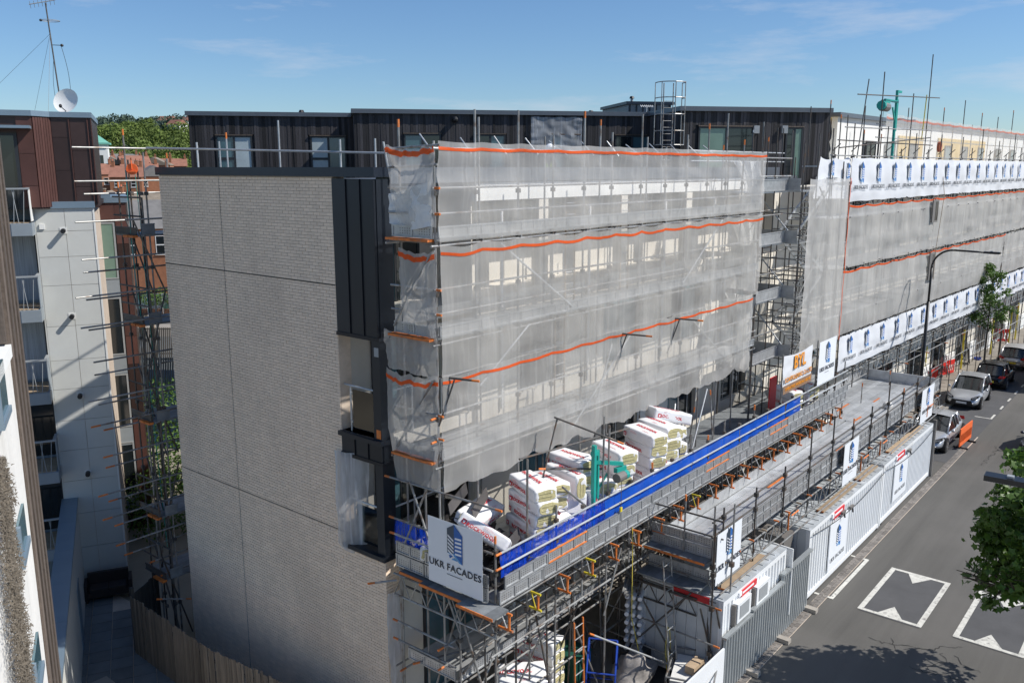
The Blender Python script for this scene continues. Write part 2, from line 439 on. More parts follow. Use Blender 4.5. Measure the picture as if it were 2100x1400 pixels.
_text = {}
def text_mesh(body, m, size=1.0, depth=0.004, bold=0.0):
    key = (body, m, size, depth, bold)
    if key in _text: return _text[key]
    cu = bpy.data.curves.new('lettering', 'FONT')
    cu.body = body; cu.size = size; cu.extrude = depth; cu.align_x = 'CENTER'; cu.align_y = 'CENTER'
    cu.resolution_u = 2; cu.offset = bold; cu.space_character = 1.05
    o = bpy.data.objects.new('lettering', cu); COL.objects.link(o)
    bpy.context.view_layer.update()
    dg = bpy.context.evaluated_depsgraph_get()
    me = bpy.data.meshes.new_from_object(o.evaluated_get(dg))
    bpy.data.objects.remove(o); bpy.data.curves.remove(cu)
    me.materials.clear(); me.materials.append(M[m])
    _text[key] = me
    return me
def frame_mat(c, x, up):
    """matrix whose X runs along x, Y along up and Z is the outward normal"""
    x = Vector(x).normalized(); up = Vector(up); up = (up - x * up.dot(x)).normalized(); n = x.cross(up)
    mt = Matrix((x, up, n)).transposed().to_4x4(); mt.translation = Vector(c); return mt
def put_text(body, m, c, x, up, size, parent, bold=0.0, name='lettering', sx=1.0):
    o = link(name, text_mesh(body, m, 1.0, 0.003, bold), parent)
    o.matrix_local = frame_mat(c, x, up) @ Matrix.Diagonal((size * sx, size, 1, 1))
    return o
_emb = None
def emblem_mesh():
    global _emb
    if _emb: return _emb
    b = MB()
    def P(pts, z, m): b.prism([(x, y, 0) for x, y in pts], (0, 0, z), m)
    P([(-.26, .40), (0, .56), (0, -.28), (-.26, -.30)], .003, 'print_slate')
    P([(0, .56), (.30, .30), (.30, -.52), (0, -.28)], .003, 'print_blue')
    for k in range(5):
        y = .235 - k * .108
        P([(-.235, y), (-.02, y - .125), (-.02, y - .178), (-.235, y - .053)], .006, 'print_white')
    for k in range(5):
        y = .20 - k * .112
        P([(.035, y), (.265, y + .015), (.265, y - .042), (.035, y - .052)], .006, 'print_white')
    P([(-.26, -.30), (.0, -.28), (.30, -.52), (.18, -.50), (.02, -.36)], .005, 'print_lblue')
    P([(-.20, -.36), (-.03, -.35), (-.16, -.45)], .004, 'print_blue')
    P([(.0, -.40), (.12, -.47), (-.10, -.47)], .004, 'print_lblue')
    _emb = b.mesh('emblem'); return _emb
def brand_print(parent, c, x, up, size, under=True, sx=1.0):
    """building emblem over the words UKR FACADES and a thin rule"""
    c, x, up = Vector(c), Vector(x).normalized(), Vector(up).normalized()
    o = link('emblem', emblem_mesh(), parent)
    o.matrix_local = frame_mat(c + up * size * .24, x, up) @ Matrix.Diagonal((size * .62 * sx, size * .62, 1, 1))
    put_text('UKR FACADES', 'print_dark', c - up * size * .22, x, up, size * .18, parent, sx=sx, bold=0.008)
    if under:
        b = MB(); b.box((-.5, -.012, 0), (.5, .012, .003), 'print_dark'); u = b.build('rule', parent)
        u.matrix_local = frame_mat(c - up * size * .345, x, up) @ Matrix.Diagonal((size * .36 * sx, size * .36, 1, 1))

def leaf_cloud(b, c, rad, n, size, m, seed=0, shell=0.55, shape=4, flat=0.0):
    """many small leaf faces spread through an ellipsoid"""
    rg = random.Random(seed); c = Vector(c)
    for _ in range(n):
        while True:
            d = Vector((rg.uniform(-1, 1), rg.uniform(-1, 1), rg.uniform(-1, 1)))
            if 0.05 < d.length < 1: break
        d = d.normalized() * (shell + (1 - shell) * rg.random()) if rg.random() < 0.75 else d
        p = c + Vector((d.x * rad[0], d.y * rad[1], d.z * rad[2]))
        nrm = (d * 0.6 + Vector((rg.gauss(0, .6), rg.gauss(0, .6), rg.gauss(0.35, .6)))).normalized()
        a = nrm.orthogonal().normalized(); t = rg.uniform(0, 6.28)
        e = nrm.cross(a); ax = a * math.cos(t) + e * math.sin(t); ay = nrm.cross(ax)
        s = size * rg.uniform(.65, 1.25)
        if shape == 4:
            b.add([p - ax * s, p + ay * s * .5 + nrm * s * .12, p + ax * s, p - ay * s * .5 + nrm * s * .12], [(0, 1, 2, 3)], m)
        else:      # lobed maple leaf
            pts = []
            for k in range(10):
                rr = s * ((1.0, .62)[k % 2]) * (1.1 if k in (0,) else 1)
                an = 6.2832 * k / 10
                pts.append(p + ax * (rr * math.cos(an)) + ay * (rr * math.sin(an)) + nrm * (0.12 * s * math.cos(2 * an)))
            b.add(pts, [tuple(range(10))], m)
# =================================================================== GROUND
GX, FY, BY = 12.2, 13.65, 22.2        # gable plane, street facade, rear corner
def struct(o, label=None): return tag(o, label, None, None, 'structure')
b = MB(); b.quad((-400, -600, -1.08), (1600, -600, -1.08), (1600, 900, -1.08), (-400, 900, -1.08), 'earth'); struct(b.build('ground'))
b = MB(); b.box((-40, -40, -1.07), (260, FY, -.03), 'concrete'); b.box((GX + .1, FY, -1.07), (260, BY - .2, -.03), 'concrete'); struct(b.build('street_terrain'))
b = MB(); b.quad((-40, -8, -.004), (240, -8, -.004), (240, 10.42, -.004), (-40, 10.42, -.004), 'asphalt')
struct(b.build('road'))
b = MB(); b.quad((14, 8.75, .004), (40.9, 8.75, .004), (40.9, 10.36, .004), (14, 10.36, .004), 'asphalt_patch')
for q in ([(25.0, 5.33), (28.55, 5.33), (28.55, 7.02), (25.0, 7.02)], [(25.1, 2.75), (28.6, 2.75), (28.6, 4.45), (25.1, 4.45)],
          [(40.9, 8.05), (75, 8.15), (75, 10.4), (40.9, 10.4)]):
    b.add([(x, y, .004) for x, y in q], [(0, 1, 2, 3)], 'asphalt_patch')
struct(b.build('road_patch'))
# pavement of flags and the kerb
pv = MB(); pv.box((8, 10.55, -.03), (240, FY - .01, .10), 'paving'); pav = struct(pv.build('pavement'))
fl = None
for i in range(34):
    for j in range(4):
        x, y = 41.5 + i * .92, 10.62 + j * .74
        if fl is None:
            t = MB(); t.box((.012, .012, 0), (.908, .728, .012), 'paving'); fl = t.mesh('paving_slab')
        o = link('paving_slab', fl, pav); o.location = (x, y, .10)
kb = MB(); kb.box((0, 0, 0), (.895, .13, .125), 'kerb'); km = kb.mesh('kerb_stone')
kerb = struct(boxo('kerb', (8, 10.425, -.03), (240, 10.545, .085), 'mortar'))
for i in range(60):
    o = link('kerb_stone', km, kerb); o.location = (40.2 + i * .91, 10.42, -.005)
# row of granite setts along the edge of the parking bays
st = MB(); st.box((0, 0, 0), (.19, .12, .022), 'setts'); sm = st.mesh('sett')
gut = struct(boxo('gutter', (17, 8.02, -.02), (46, 8.30, .003), 'mortar'))
for i in range(130):
    for j in range(2):
        o = link('sett', sm, gut); o.location = (17.1 + i * .205 + (j * .1), 8.035 + j * .13, -.004 + random.uniform(-.003, .003)); o.rotation_euler.z = random.uniform(-.03, .03)
# painted markings
def line(b, p, q, w, z=.009, m='road_paint'):
    p, q = Vector((*p, z)), Vector((*q, z)); d = (q - p).normalized(); n = Vector((-d.y, d.x, 0)) * w / 2
    b.add([p - n, q - n, q + n, p + n], [(0, 1, 2, 3)], m)
mk = MB()
for (x0, y0, x1, y1) in ((25.07, 5.30, 28.56, 7.08), (25.15, 2.72, 28.62, 4.47)):
    w = .13
    line(mk, (x0, y0 + w / 2), (x1, y0 + w / 2), w * 1.15); line(mk, (x0, y1 - w / 2), (x1, y1 - w / 2), w * 1.15)
    line(mk, (x0 + w / 2, y0 + w * 1.1), (x0 + w / 2, y1 - w * 1.1), w); line(mk, (x1 - w / 2, y0 + w * 1.1), (x1 - w / 2, y1 - w * 1.1), w)
    yc = (y0 + y1) / 2
    mk.add([(x0 + w + .002, yc - .34, .009), (x0 + w + .002, yc + .34, .009), (x0 + .78, yc + .05, .009)], [(0, 2, 1)], 'road_paint')
    mk.add([(x1 - w - .002, yc - .34, .009), (x1 - w - .002, yc + .34, .009), (x1 - .78, yc + .05, .009)], [(0, 1, 2)], 'road_paint')
line(mk, (25.2, 8.44), (25.2, 7.96), .11); line(mk, (28.6, 8.44), (28.6, 7.96), .11); line(mk, (25.14, 7.9), (28.66, 7.9), .12)
line(mk, (49.9, 8.98), (49.9, 8.25), .1); line(mk, (49.85, 8.2), (50.9, 8.2), .1)
for k in range(9): line(mk, (52.3 + k * 2.1, 8.2), (53.1 + k * 2.1, 8.2), .1)
struct(mk.build('road_marking'))
# cracks in the asphalt
ck = MB(); rg = random.Random(5)
for (x, y, a, n) in ((23.6, 6.3, -1.15, 26), (23.0, 4.6, -.2, 12), (22.8, 5.0, -1.3, 16), (41.5, 6.9, -.1, 40), (24.1, 4.2, -2.0, 9), (23.4, 5.5, .5, 6)):
    p = (x, y)
    for _ in range(n):
        a2 = a + rg.gauss(0, .55); q = (p[0] + .11 * math.cos(a2), p[1] + .11 * math.sin(a2)); line(ck, p, q, .017 * rg.uniform(.5, 1.3), .006, 'crack'); p = q
tag(ck.build('asphalt_crack'), kind='structure')
# alley behind the gable, paved with square flags
al = boxo('alley_paving', (4.5, 14, -1.07), (GX + .09, 33, -1.02), 'mortar'); struct(al)
ps = MB(); ps.box((.012, .012, 0), (.588, .588, .035), 'paving_cool'); psm = ps.mesh('paving_slab')
ex, ey = Vector((.889, -.458, 0)), Vector((.458, .889, 0))
for i in range(-7, 9):
    for j in range(-14, 2):
        p = Vector((11.6, 27.4, -1.02)) + ex * (i * .6) + ey * (j * .6)
        if p.x < GX - .8 and p.x > 5.6 and p.y > 15:
            o = link('paving_slab', psm, al); o.location = p; o.rotation_euler.z = math.atan2(ex.y, ex.x)
struct(boxo('concrete_apron', (7.2, 19.4, -1.03), (9.7, 22.6, -.93), 'concrete'))

# =================================================================== MAIN BUILDING
ab = empty('apartment_building', (0, 0, 0), 0, 'brick gabled apartment block with dark zinc corner, wrapped in scaffolding', 'building')
# core
gw = boxo('gable_wall', (GX + .02, FY + .02, -1.07), (GX + .30, BY, 12.80), 'mortar', ab)
# cut openings at the corner are made by ending the core short: core wall pieces
bpy.data.objects.remove(gw)
g = MB()
g.box((GX + .02, 15.02, -1.07), (GX + .35, BY, 12.80), 'mortar')
g.box((GX + .02, FY + .04, -1.07), (GX + .35, 15.02, 4.34), 'mortar')
gw = g.build('gable_wall', ab)
# stretcher-bond bricks, 215 x 65
BW, BH, JN = .225, .075, .012
cand = []
nrow = int((12.78 + 1.05) / BH)
for r in range(nrow):
    z = 12.785 - (r + 1) * BH
    y_start = 15.03 if z > 4.34 else FY + .04
    y = y_start - (BW / 2 if r % 2 else 0)
    while y < BY - .02:
        ya, yb = max(y, y_start), min(y + BW - JN, BY - .005)
        if ya < 19.378 and yb > 19.354:
            if 19.354 - ya > .006: cand.append((ya, 19.354, z))
            if yb - 19.378 > .006: cand.append((19.378, yb, z))
        elif yb - ya > .04: cand.append((ya, yb, z))
        y += BW
def bsize(c):
    v = Vector((GX, (c[0] + c[1]) / 2, c[2])) - EYE; return -abs(v.x) * (c[1] - c[0]) / v.length ** 3
cand.sort(key=bsize)
full = MB(); full.box((0, 0, 0), (.022, BW - JN, BH - .011), 'brick'); fbm_ = full.mesh('brick')
rg = random.Random(3); near = 0; rest = MB()
for c in cand:
    dx = rg.uniform(-.0025, .0025)
    if near < 300 and abs((c[1] - c[0]) - (BW - JN)) < .001:
        o = link('brick', fbm_, gw); o.location = (GX + dx, c[0], c[2]); near += 1
    else:
        x0, x1 = GX + dx, GX + .022
        y0, y1, z0, z1 = c[0], c[1], c[2], c[2] + BH - .011
        rest.add([(x0, y0, z0), (x0, y1, z0), (x0, y1, z1), (x0, y0, z1), (x1, y0, z0), (x1, y1, z0), (x1, y1, z1), (x1, y0, z1)],
                 [(0, 3, 2, 1), (0, 1, 5, 4), (1, 2, 6, 5), (2, 3, 7, 6), (3, 0, 4, 7)], 'brick')
tag(rest.build('brickwork', gw), kind='stuff')
boxo('movement_joint', (GX + .004, 19.356, -1.0), (GX + .02, 19.376, 12.78), 'zinc_seam', gw)
for jz in (10.44, 4.63): boxo('movement_joint', (GX - .004, 15.04 if jz > 5 else 15.04, jz - .009), (GX + .02, BY - .01, jz + .009), 'zinc_seam', gw)
# brick return of the ground floor corner on the street side
rt = MB()
for r in range(int(4.3 / BH)):
    z = 4.32 - (r + 1) * BH
    for k in range(3):
        x = GX + k * BW - (BW / 2 if r % 2 else 0)
        xa, xb = max(x, GX), min(x + BW - JN, GX + .45)
        if xb - xa > .04: rt.box((xa, FY + .02, z), (xb, FY + .043, z + BH - .011), 'brick')
tag(rt.build('brickwork', gw), kind='stuff')
# floor slab bands, core volume and facade
core = MB()
core.box((GX + .35, 15.06, -1.05), (36, BY - .35, 12.55), 'render_cream')
core.box((GX + .35, BY - .3, -1.05), (GX + .6, BY, 12.55), 'render_cream')
core.build('core_wall', ab)
# facade: bays with loggias; wall face at FY, storey floors
FL = [4.38, 7.13, 9.88]
fw = MB(); X0, X1 = 15.3, 33.0
fw.box((GX + .46, FY + .06, 0), (X1, FY + .3, 2.0), 'render_cream')
bays = [(15.3, 17.0), (18.9, 20.9), (23.0, 24.9), (26.9, 28.9), (31.0, 33.0)]   # solid wall between openings
zt = [0] + FL + [12.62]
for (xa, xb) in bays: fw.box((xa, FY, 0), (xb, FY + .28, 9.9), 'render_cream')
gaps = [(17.0, 18.9), (20.9, 23.0), (24.9, 26.9), (28.9, 31.0)]
for (xa, xb) in gaps:
    for k in range(3):
        zb = zt[k]; zt2 = zt[k + 1]
        fw.box((xa, FY + .005, zt2 - .42), (xb, FY + .27, zt2 + (.0 if k == 3 else .10)), 'render_cream')
fw.box((15.3, FY, 12.22), (X1, FY + .28, 12.64), 'render_white'); fw.build('facade_wall', ab)
for x in (18.0, 21.9, 25.9, 29.9): boxo('pier', (x - .2, FY + .02, 9.9), (x + .2, FY + .26, 12.22), 'render_cream', ab)
boxo('terrace_slab', (15.3, FY + .29, 9.6), (33, 15.05, 9.9), 'render_cream', ab)
for (xa, xb) in gaps:
    for k in range(4):
        zb = zt[k] + .1; zh = zt[k + 1] - .42
        yo = 1.28 if k == 3 else 0
        f = MB()
        for a0, a1 in ((xa, xa + .07), ((xa + xb) / 2 - .035, (xa + xb) / 2 + .035), (xb - .07, xb)): f.box((a0, FY + yo + .15, zb), (a1, FY + yo + .22, zh), 'frame_dark')
        f.box((xa, FY + yo + .152, zb), (xb, FY + yo + .218, zb + .07), 'frame_dark'); f.box((xa, FY + yo + .152, zh - .07), (xb, FY + yo + .218, zh), 'frame_dark')
        w = f.build('window', ab)
        for a0, a1 in ((xa + .07, (xa + xb) / 2 - .035), ((xa + xb) / 2 + .035, xb - .07)):
            boxo('pane', (a0, FY + yo + .17, zb + .07), (a1, FY + yo + .185, zh - .07), random.choice(['window_dark', 'window_teal', 'window_dark']), w)
# corner loggia: cream inner walls, ceilings and floors
lg = MB()
lg.box((GX + .36, 15.03, 4.4), (15.3, 15.055, 12.5), 'board_wall')
lg.box((15.27, FY + .1, 0), (15.298, 15.03, 12.5), 'render_cream')
for z in FL: lg.box((GX + .05, FY + .1, z - .3), (15.27, 15.03, z - .01), 'render_cream')
lg.build('loggia_wall', ab)
# patio doors inside the loggias
for z in FL:
    f = MB(); xa, xb = 13.15, 14.75
    for a0, a1 in ((xa, xa + .07), (13.92, 13.98), (xb - .07, xb)): f.box((a0, 14.96, z), (a1, 15.02, z + 2.15), 'frame_dark')
    f.box((xa, 14.962, z + 2.08), (xb, 15.018, z + 2.15), 'frame_dark')
    w = f.build('patio_door', ab)
    boxo('pane', (xa + .07, 14.98, z + .02), (13.92, 15.0, z + 2.08), 'window_teal', w); boxo('pane', (13.98, 14.98, z + .02), (xb - .07, 15.0, z + 2.08), 'window_dark', w)
# ground floor glazed doors at the corner
f = MB()
for a in (13.35, 14.25, 15.15): f.box((a, FY + .02, .1), (a + .09, FY + .1, 3.2), 'frame_dark')
f.box((13.35, FY + .022, 3.1), (15.24, FY + .098, 3.2), 'frame_dark'); f.box((13.35, FY + .022, .1), (15.24, FY + .098, .2), 'frame_dark')
w = f.build('glazed_door', ab)
for a in (13.44, 14.34): boxo('pane', (a, FY + .05, .2), (a + .81, FY + .065, 3.1), 'window_teal', w)
b = MB(); b.box((GX + .45, FY + .045, 0), (13.35, FY + .3, 4.1), 'render_cream'); b.box((13.35, FY + .1, 3.2), (15.3, FY + .3, 4.1), 'render_cream'); b.build('ground_floor_wall', ab)
# zinc cladding: tall panels at the top, bands, corner columns
def zinc_panel(y0, y1, z0, z1, x=GX - .012):
    boxo('zinc_panel', (x, y0 + .006, z0), (x + .04, y1 - .006, z1), 'zinc_dark', ab)
def seam(y, z0, z1, x=GX - .012): boxo('standing_seam', (x - .028, y - .008, z0), (x + .002, y + .008, z1), 'zinc_seam', ab)
ys = [FY, FY + .45, FY + .9, 15.02]
for k in range(3): zinc_panel(ys[k], ys[k + 1], 9.42, 12.76); zinc_panel(ys[k], ys[k + 1], 6.62, 7.02)
for y in ys[1:3]: seam(y, 9.42, 12.76); seam(y, 6.62, 7.02)
seam(FY + .01, 9.42, 12.76); 
for z0, z1 in ((7.12, 9.34), (4.40, 6.54)):
    boxo('corner_column', (GX - .008, FY + .006, z0), (GX + .34, FY + .25, z1), 'zinc_dark', ab)
for zz in (9.34, 6.54): boxo('zinc_trim', (GX - .035, FY - .03, zz), (GX + .40, 15.03, zz + .08), 'zinc_seam', ab)
for zz in (7.02, 4.30): boxo('zinc_sill', (GX - .09, FY - .05, zz), (GX + .42, 15.05, zz + .10), 'zinc_dark', ab)
# street face of the corner box
boxo('zinc_panel', (GX + .03, FY - .012, 9.42), (GX + .46, FY + .02, 12.76), 'zinc_dark', ab)
boxo('zinc_panel', (GX + .03, FY - .012, 6.62), (GX + .46, FY + .02, 7.02), 'zinc_dark', ab)
boxo('zinc_core', (GX + .03, FY + .02, 9.42), (GX + .46, 15.02, 12.7), 'zinc_seam', ab)
boxo('zinc_core', (GX + .03, FY + .02, 6.62), (GX + .40, 15.0, 7.02), 'zinc_seam', ab)
# flat plates, mirror-like patches on the corner column put into plain colour
for zz, mm in ((9.0, 'frame_grey'), (7.16, 'orange_paint')): boxo('mirror_patch', (GX - .013, FY + .03, zz), (GX - .009, FY + .17, zz + .2), mm, ab)
# glass balustrades on the gable side
for z0 in (7.12, 4.40):
    h = MB(); h.tube((GX + .12, FY + .26, z0 + 1.06), (GX + .12, 15.0, z0 + 1.06), .024, 'galvanised_pale'); h.tube((GX + .12, 14.8, z0), (GX + .12, 14.8, z0 + 1.05), .022, 'galvanised_pale')
    for zz in (z0 + .2, z0 + .85): h.box((GX + .1, 14.74, zz), (GX + .14, 14.8, zz + .05), 'galvanised_pale')
    bal = h.build('balustrade', ab)
    boxo('glass_panel', (GX + .115, FY + .28, z0 + .08), (GX + .127, 14.73, z0 + .98), 'balcony_glass', bal)
    h = MB(); h.tube((GX + .4, FY + .08, z0 + 1.06), (15.2, FY + .08, z0 + 1.06), .024, 'galvanised_pale')
    for k in range(3): h.tube((13.2 + k * .95, FY + .08, z0), (13.2 + k * .95, FY + .08, z0 + 1.05), .02, 'galvanised_pale')
    bal = h.build('balustrade', ab)
    for k in range(2): boxo('glass_panel', (13.25 + k * .95, FY + .075, z0 + .08), (14.1 + k * .95, FY + .087, z0 + .98), 'balcony_glass', bal)
# balcony slabs and cream fronts further along
for k, z0 in enumerate(FL):
    for (xa, xb) in gaps:
        h = MB(); h.tube((xa, FY - .03, z0 + 1.15), (xb, FY - .03, z0 + 1.15), .022, 'galvanised_pale')
        for t in range(4):
            x = xa + .08 + t * (xb - xa - .16) / 3; h.tube((x, FY - .03, z0 + .1), (x, FY - .03, z0 + 1.14), .016, 'galvanised_pale')
        h.build('balustrade', ab)
for x in (16.2, 20.0, 24.2, 27.6):
    d = MB(); d.tube((x, FY - .06, 7.0), (x, FY - .06, 12.0), .04, 'frame_white'); d.build('drain_pipe', ab)
# copings
c = MB()
c.box((GX - .06, FY - .05, 12.80), (GX + .40, BY + .06, 13.0), 'coping_dark')
c.build('coping', ab)
boxo('coping', (GX + .40, FY - .06, 12.66), (33.0, FY + .40, 13.0), 'coping_grey', ab)
boxo('coping', (GX + .40, BY - .35, 12.80), (30, BY + .06, 13.0), 'coping_dark', ab)
boxo('flat_roof', (GX + .40, FY + .40, 12.4), (36, BY - .35, 12.66), 'coping_grey', ab)
# timber penthouse stands on a rear wing, stepping forward three times
E_ = Vector((math.cos(R(-40)), math.sin(R(-40)), 0)); N_ = Vector((E_.y, -E_.x, 0))   # N_ faces the camera
ph = empty('timber_penthouse_block', (0, 0, 0), 0, 'dark timber clad rooftop storey in three steps behind the parapet', 'building')
ZT = 15.6
def crown(u, v): d = sight(u, v); return EYE + d * ((ZT - CAMZ) / d.z)
segs = [(crown(385, 230), 725 + 12, 235), (crown(725, 225), 1352, 235), (crown(1398, 220), 1705, 226)]
seginfo = []
for p0, u1, v1 in segs:
    p1 = at_pl(u1, v1, p0, N_); seginfo.append((p0, (p1 - p0).dot(E_)))
wins = {0: [(443, 515), (637, 708)], 1: [(829, 903), (975, 1035), (1125, 1188), (1262, 1330)], 2: [(1433, 1545), (1612, 1645)]}
boards = []
for si, (p0, L) in enumerate(seginfo):
    base = Vector((p0.x, p0.y, 0))
    zt_ = p0.z - .0
    body = MB()
    d = 14.0
    o1 = base + E_ * L; 
    poly = [base - N_ * .05, o1 - N_ * .05, o1 - N_ * d, base - N_ * d]
    body.prism([Vector((q.x, q.y, -1)) for q in poly], (0, 0, zt_ - .1 + 1), 'timber_black'); body.build('wall_core', ph)
    b = MB()
    e0 = base - E_ * .12; e1 = base + E_ * (L + .02)
    b.prism([Vector((*(q.xy), zt_ - .16)) for q in (e0 + N_ * .16, e1 + N_ * .16, e1 - N_ * d, e0 - N_ * d)], (0, 0, .2), 'coping_grey'); b.build('roof_edge', ph)
    wl = []
    for (ua, ub) in wins[si]:
        a = at_pl(ua, 276, p0, N_); c2 = at_pl(ub, 276, p0, N_); wl.append(((a - p0).dot(E_), (c2 - p0).dot(E_)))
    zh = {0: 14.53, 1: 14.55, 2: 14.80}[si]
    k = 0; x = 0.0; rg2 = random.Random(40 + si)
    while x < L:
        wdt = rg2.choice((.115, .135, .15)); x2 = min(x + wdt, L)
        over = [w for w in wl if x2 > w[0] - .04 and x < w[1] + .04]
        z0 = zh + .04 if over else 11.6
        boards.append((si, x, x2, z0, zt_ - .16, rg2.uniform(0, .02)))
        x = x2
    for wi, (a, c2) in enumerate(wl):
        def Q(s, dpt, z): q = base + E_ * s + N_ * dpt; return Vector((q.x, q.y, z))
        f = MB()
        def fb(s0, s1, z0, z1, m='frame_dark', d0=.0, d1=.05):
            f.prism([Q(s0, d0, z0), Q(s1, d0, z0), Q(s1, d1, z0), Q(s0, d1, z0)], (0, 0, z1 - z0), m)
        fb(a - .05, c2 + .05, zh - .02, zh + .03, 'timber_edge', .0, .10)
        mid = (a + c2) / 2 if c2 - a < 3.4 else a + (c2 - a) * .38
        for s0, s1 in ((a - .03, a + .05), (mid - .05, mid + .05), (c2 - .05, c2 + .03)): fb(s0, s1, 11.7, zh - .02)
        fb(a, c2, zh - .10, zh - .021, d1=.048)
        if si == 0: fb(a + .05, mid - .05, 13.35, 13.47, d1=.046)
        w = f.build('window', ph)
        pm = {0: ['window_teal', 'blind'], 1: ['window_teal', 'window_dark'], 2: ['window_green', 'window_dark']}[si]
        for j, (s0, s1) in enumerate(((a + .05, mid - .05), (mid + .05, c2 - .05))):
            pb = MB(); pb.prism([Q(s0, .004, 11.7), Q(s1, .004, 11.7), Q(s1, .02, 11.7), Q(s0, .02, 11.7)], (0, 0, zh - .10 - 11.7), pm[(j + wi) % 2])
            pb.build('pane', w)
nb = 0; restb = MB()
for (si, x, x2, z0, z1, dz) in boards:
    p0, L = seginfo[si]; base = Vector((p0.x, p0.y, 0))
    pts = [base + E_ * (x + .004) - N_ * .04, base + E_ * (x2 - .004) - N_ * .04, base + E_ * (x2 - .004) + N_ * (.018 + dz), base + E_ * (x + .004) + N_ * (.018 + dz)]
    pts = [Vector((q.x, q.y, z0)) for q in pts]
    if nb < 299:
        bb = MB(); bb.prism(pts, (0, 0, z1 - z0), 'timber_black'); bb.build('board', ph); nb += 1
    else: restb.prism(pts, (0, 0, z1 - z0), 'timber_black')
if restb.v: tag(restb.build('boarding', ph), kind='stuff')
# shadowed side of the third step, boarded too
p0, L = seginfo[2]; base = Vector((p0.x, p0.y, 0))
for k in range(22):
    s0 = .05 + k * .22; q = [base - E_ * .0 - N_ * s0, base - E_ * .03 - N_ * s0, base - E_ * .03 - N_ * (s0 + .205), base - N_ * (s0 + .205)]
    bb = MB(); bb.prism([Vector((a.x, a.y, 11.6)) for a in q], (0, 0, 3.8), 'timber_black'); bb.build('side_board', ph)
# plastic-covered window opening in the middle step
p0, L = seginfo[1]; base = Vector((p0.x, p0.y, 0))
sA = (at_pl(1088, 240, p0, N_) - p0).dot(E_); sB = (at_pl(1193, 240, p0, N_) - p0).dot(E_)
def drape(u, v):
    q = base + E_ * (sA + (sB - sA) * u) + N_ * (.10 + .05 * fbm(u * 6, v * 5)); return Vector((q.x, q.y, 15.35 - v * 1.7 + .05 * fbm(u * 4, v * 3, 3)))
tag(sheet('plastic_sheet', drape, 24, 24, 'sheet_clear'), 'crumpled clear plastic sheeting pinned over a penthouse window', 'plastic sheet')
# roof-top plant room, flues, ladder cage, aerial
pr = empty('roof_plant_room', (0, 0, 0), 0, 'small dark zinc plant room on the penthouse roof beside the ladder cage', 'plant room')
pB = at_pl(1288, 229, seginfo[1][0] - N_ * 6, N_); pC = at_pl(1376, 229, seginfo[1][0] - N_ * 6, N_); zb = ZT - .2; zt2 = at_pl(1300, 210, seginfo[1][0] - N_ * 6, N_).z
def FP(p, s, d, z): q = Vector((p.x, p.y, 0)) + E_ * s + N_ * d; return Vector((q.x, q.y, z))
LL = (pC - pB).dot(E_)
m_ = MB(); m_.prism([FP(pB, 0, 0, zb), FP(pB, LL, 0, zb), FP(pB, LL, -5, zb), FP(pB, 0, -5, zb)], (0, 0, zt2 - zb - .12), 'coping_grey'); m_.build('wall', pr)
m_ = MB(); m_.prism([FP(pB, -.15, .15, zt2 - .12), FP(pB, LL + .15, .15, zt2 - .12), FP(pB, LL + .15, -5, zt2 - .12), FP(pB, -.15, -5, zt2 - .12)], (0, 0, .16), 'coping_dark'); m_.build('roof', pr)
for k in range(7):
    m_ = MB(); s = .1 + k * (LL - .2) / 6; m_.prism([FP(pB, s - .03, .001, zb), FP(pB, s + .03, .001, zb), FP(pB, s + .03, .06, zb), FP(pB, s - .03, .06, zb)], (0, 0, zt2 - zb - .13), 'zinc_dark'); m_.build('standing_seam', pr)
def flue(u, v, h, p0, lab):
    q = at_pl(u, v, p0, N_); t = MB(); z0 = q.z - h
    t.tube((q.x, q.y, z0 - .15), (q.x, q.y, q.z - .1), .08, 'frame_grey'); t.tube((q.x, q.y, q.z - .14), (q.x, q.y, q.z - .02), .15, 'trim_black', r2=.10)
    tag(t.build('roof_flue'), lab, 'flue')
flue(618, 225, .3, seginfo[0][0] - N_ * 1.2, 'short black capped flue on the left penthouse roof')
flue(1296, 197, .55, seginfo[1][0] - N_ * 6.5, 'pale flue with black cowl on top of the plant room')
flue(1212, 226, .2, seginfo[1][0] - N_ * 2, 'low black vent just above the middle penthouse roof edge')
lc = empty('ladder_cage', (0, 0, 0), 0, 'tall grey steel ladder cage rising above the timber penthouse roof', 'ladder')
q0 = at_pl(1372, 222, seginfo[2][0] + N_ * .2, N_); cz = 11.9
c0 = Vector((q0.x, q0.y, 0))
def CP(s, d, z): q = c0 + E_ * s + N_ * d; return Vector((q.x, q.y, z))
hw = .62
arc = [(-hw + .0, -.1)] + [(hw * math.cos(a), .25 + .5 * math.sin(a)) for a in [math.pi - math.pi * k / 6 for k in range(7)]] + [(hw, -.1)]
ztop = at_pl(1372, 171, seginfo[2][0], N_).z
for zz in (ztop, ztop - .65, ztop - 1.35, ztop - 2.05, ztop - 2.65):
    t = MB(); t.path([CP(s, d, zz) for s, d in arc], .022, 'galvanised', 5); t.build('hoop', lc)
for k in (0, 2, 4, 6, 8):
    s, d = arc[k]; pole('upright', CP(s, d, ztop - 2.65), CP(s, d, ztop), lc, 'galvanised', r=.02)
for s in (-.22, .22): pole('stile', CP(s, -.12, cz), CP(s, -.12, ztop), lc, 'galvanised', r=.025)
for k in range(14): pole('rung', CP(-.22, -.12, cz + .3 + k * .28), CP(.22, -.12, cz + .3 + k * .28), lc, 'galvanised', r=.013)
t = MB(); q = at_pl(1326, 232, seginfo[1][0] - N_ * 1, N_); qz = at_pl(1326, 218, seginfo[1][0] - N_ * 1, N_).z
t.tube((q.x, q.y, q.z - .3), (q.x, q.y, qz), .02, 'frame_white'); 
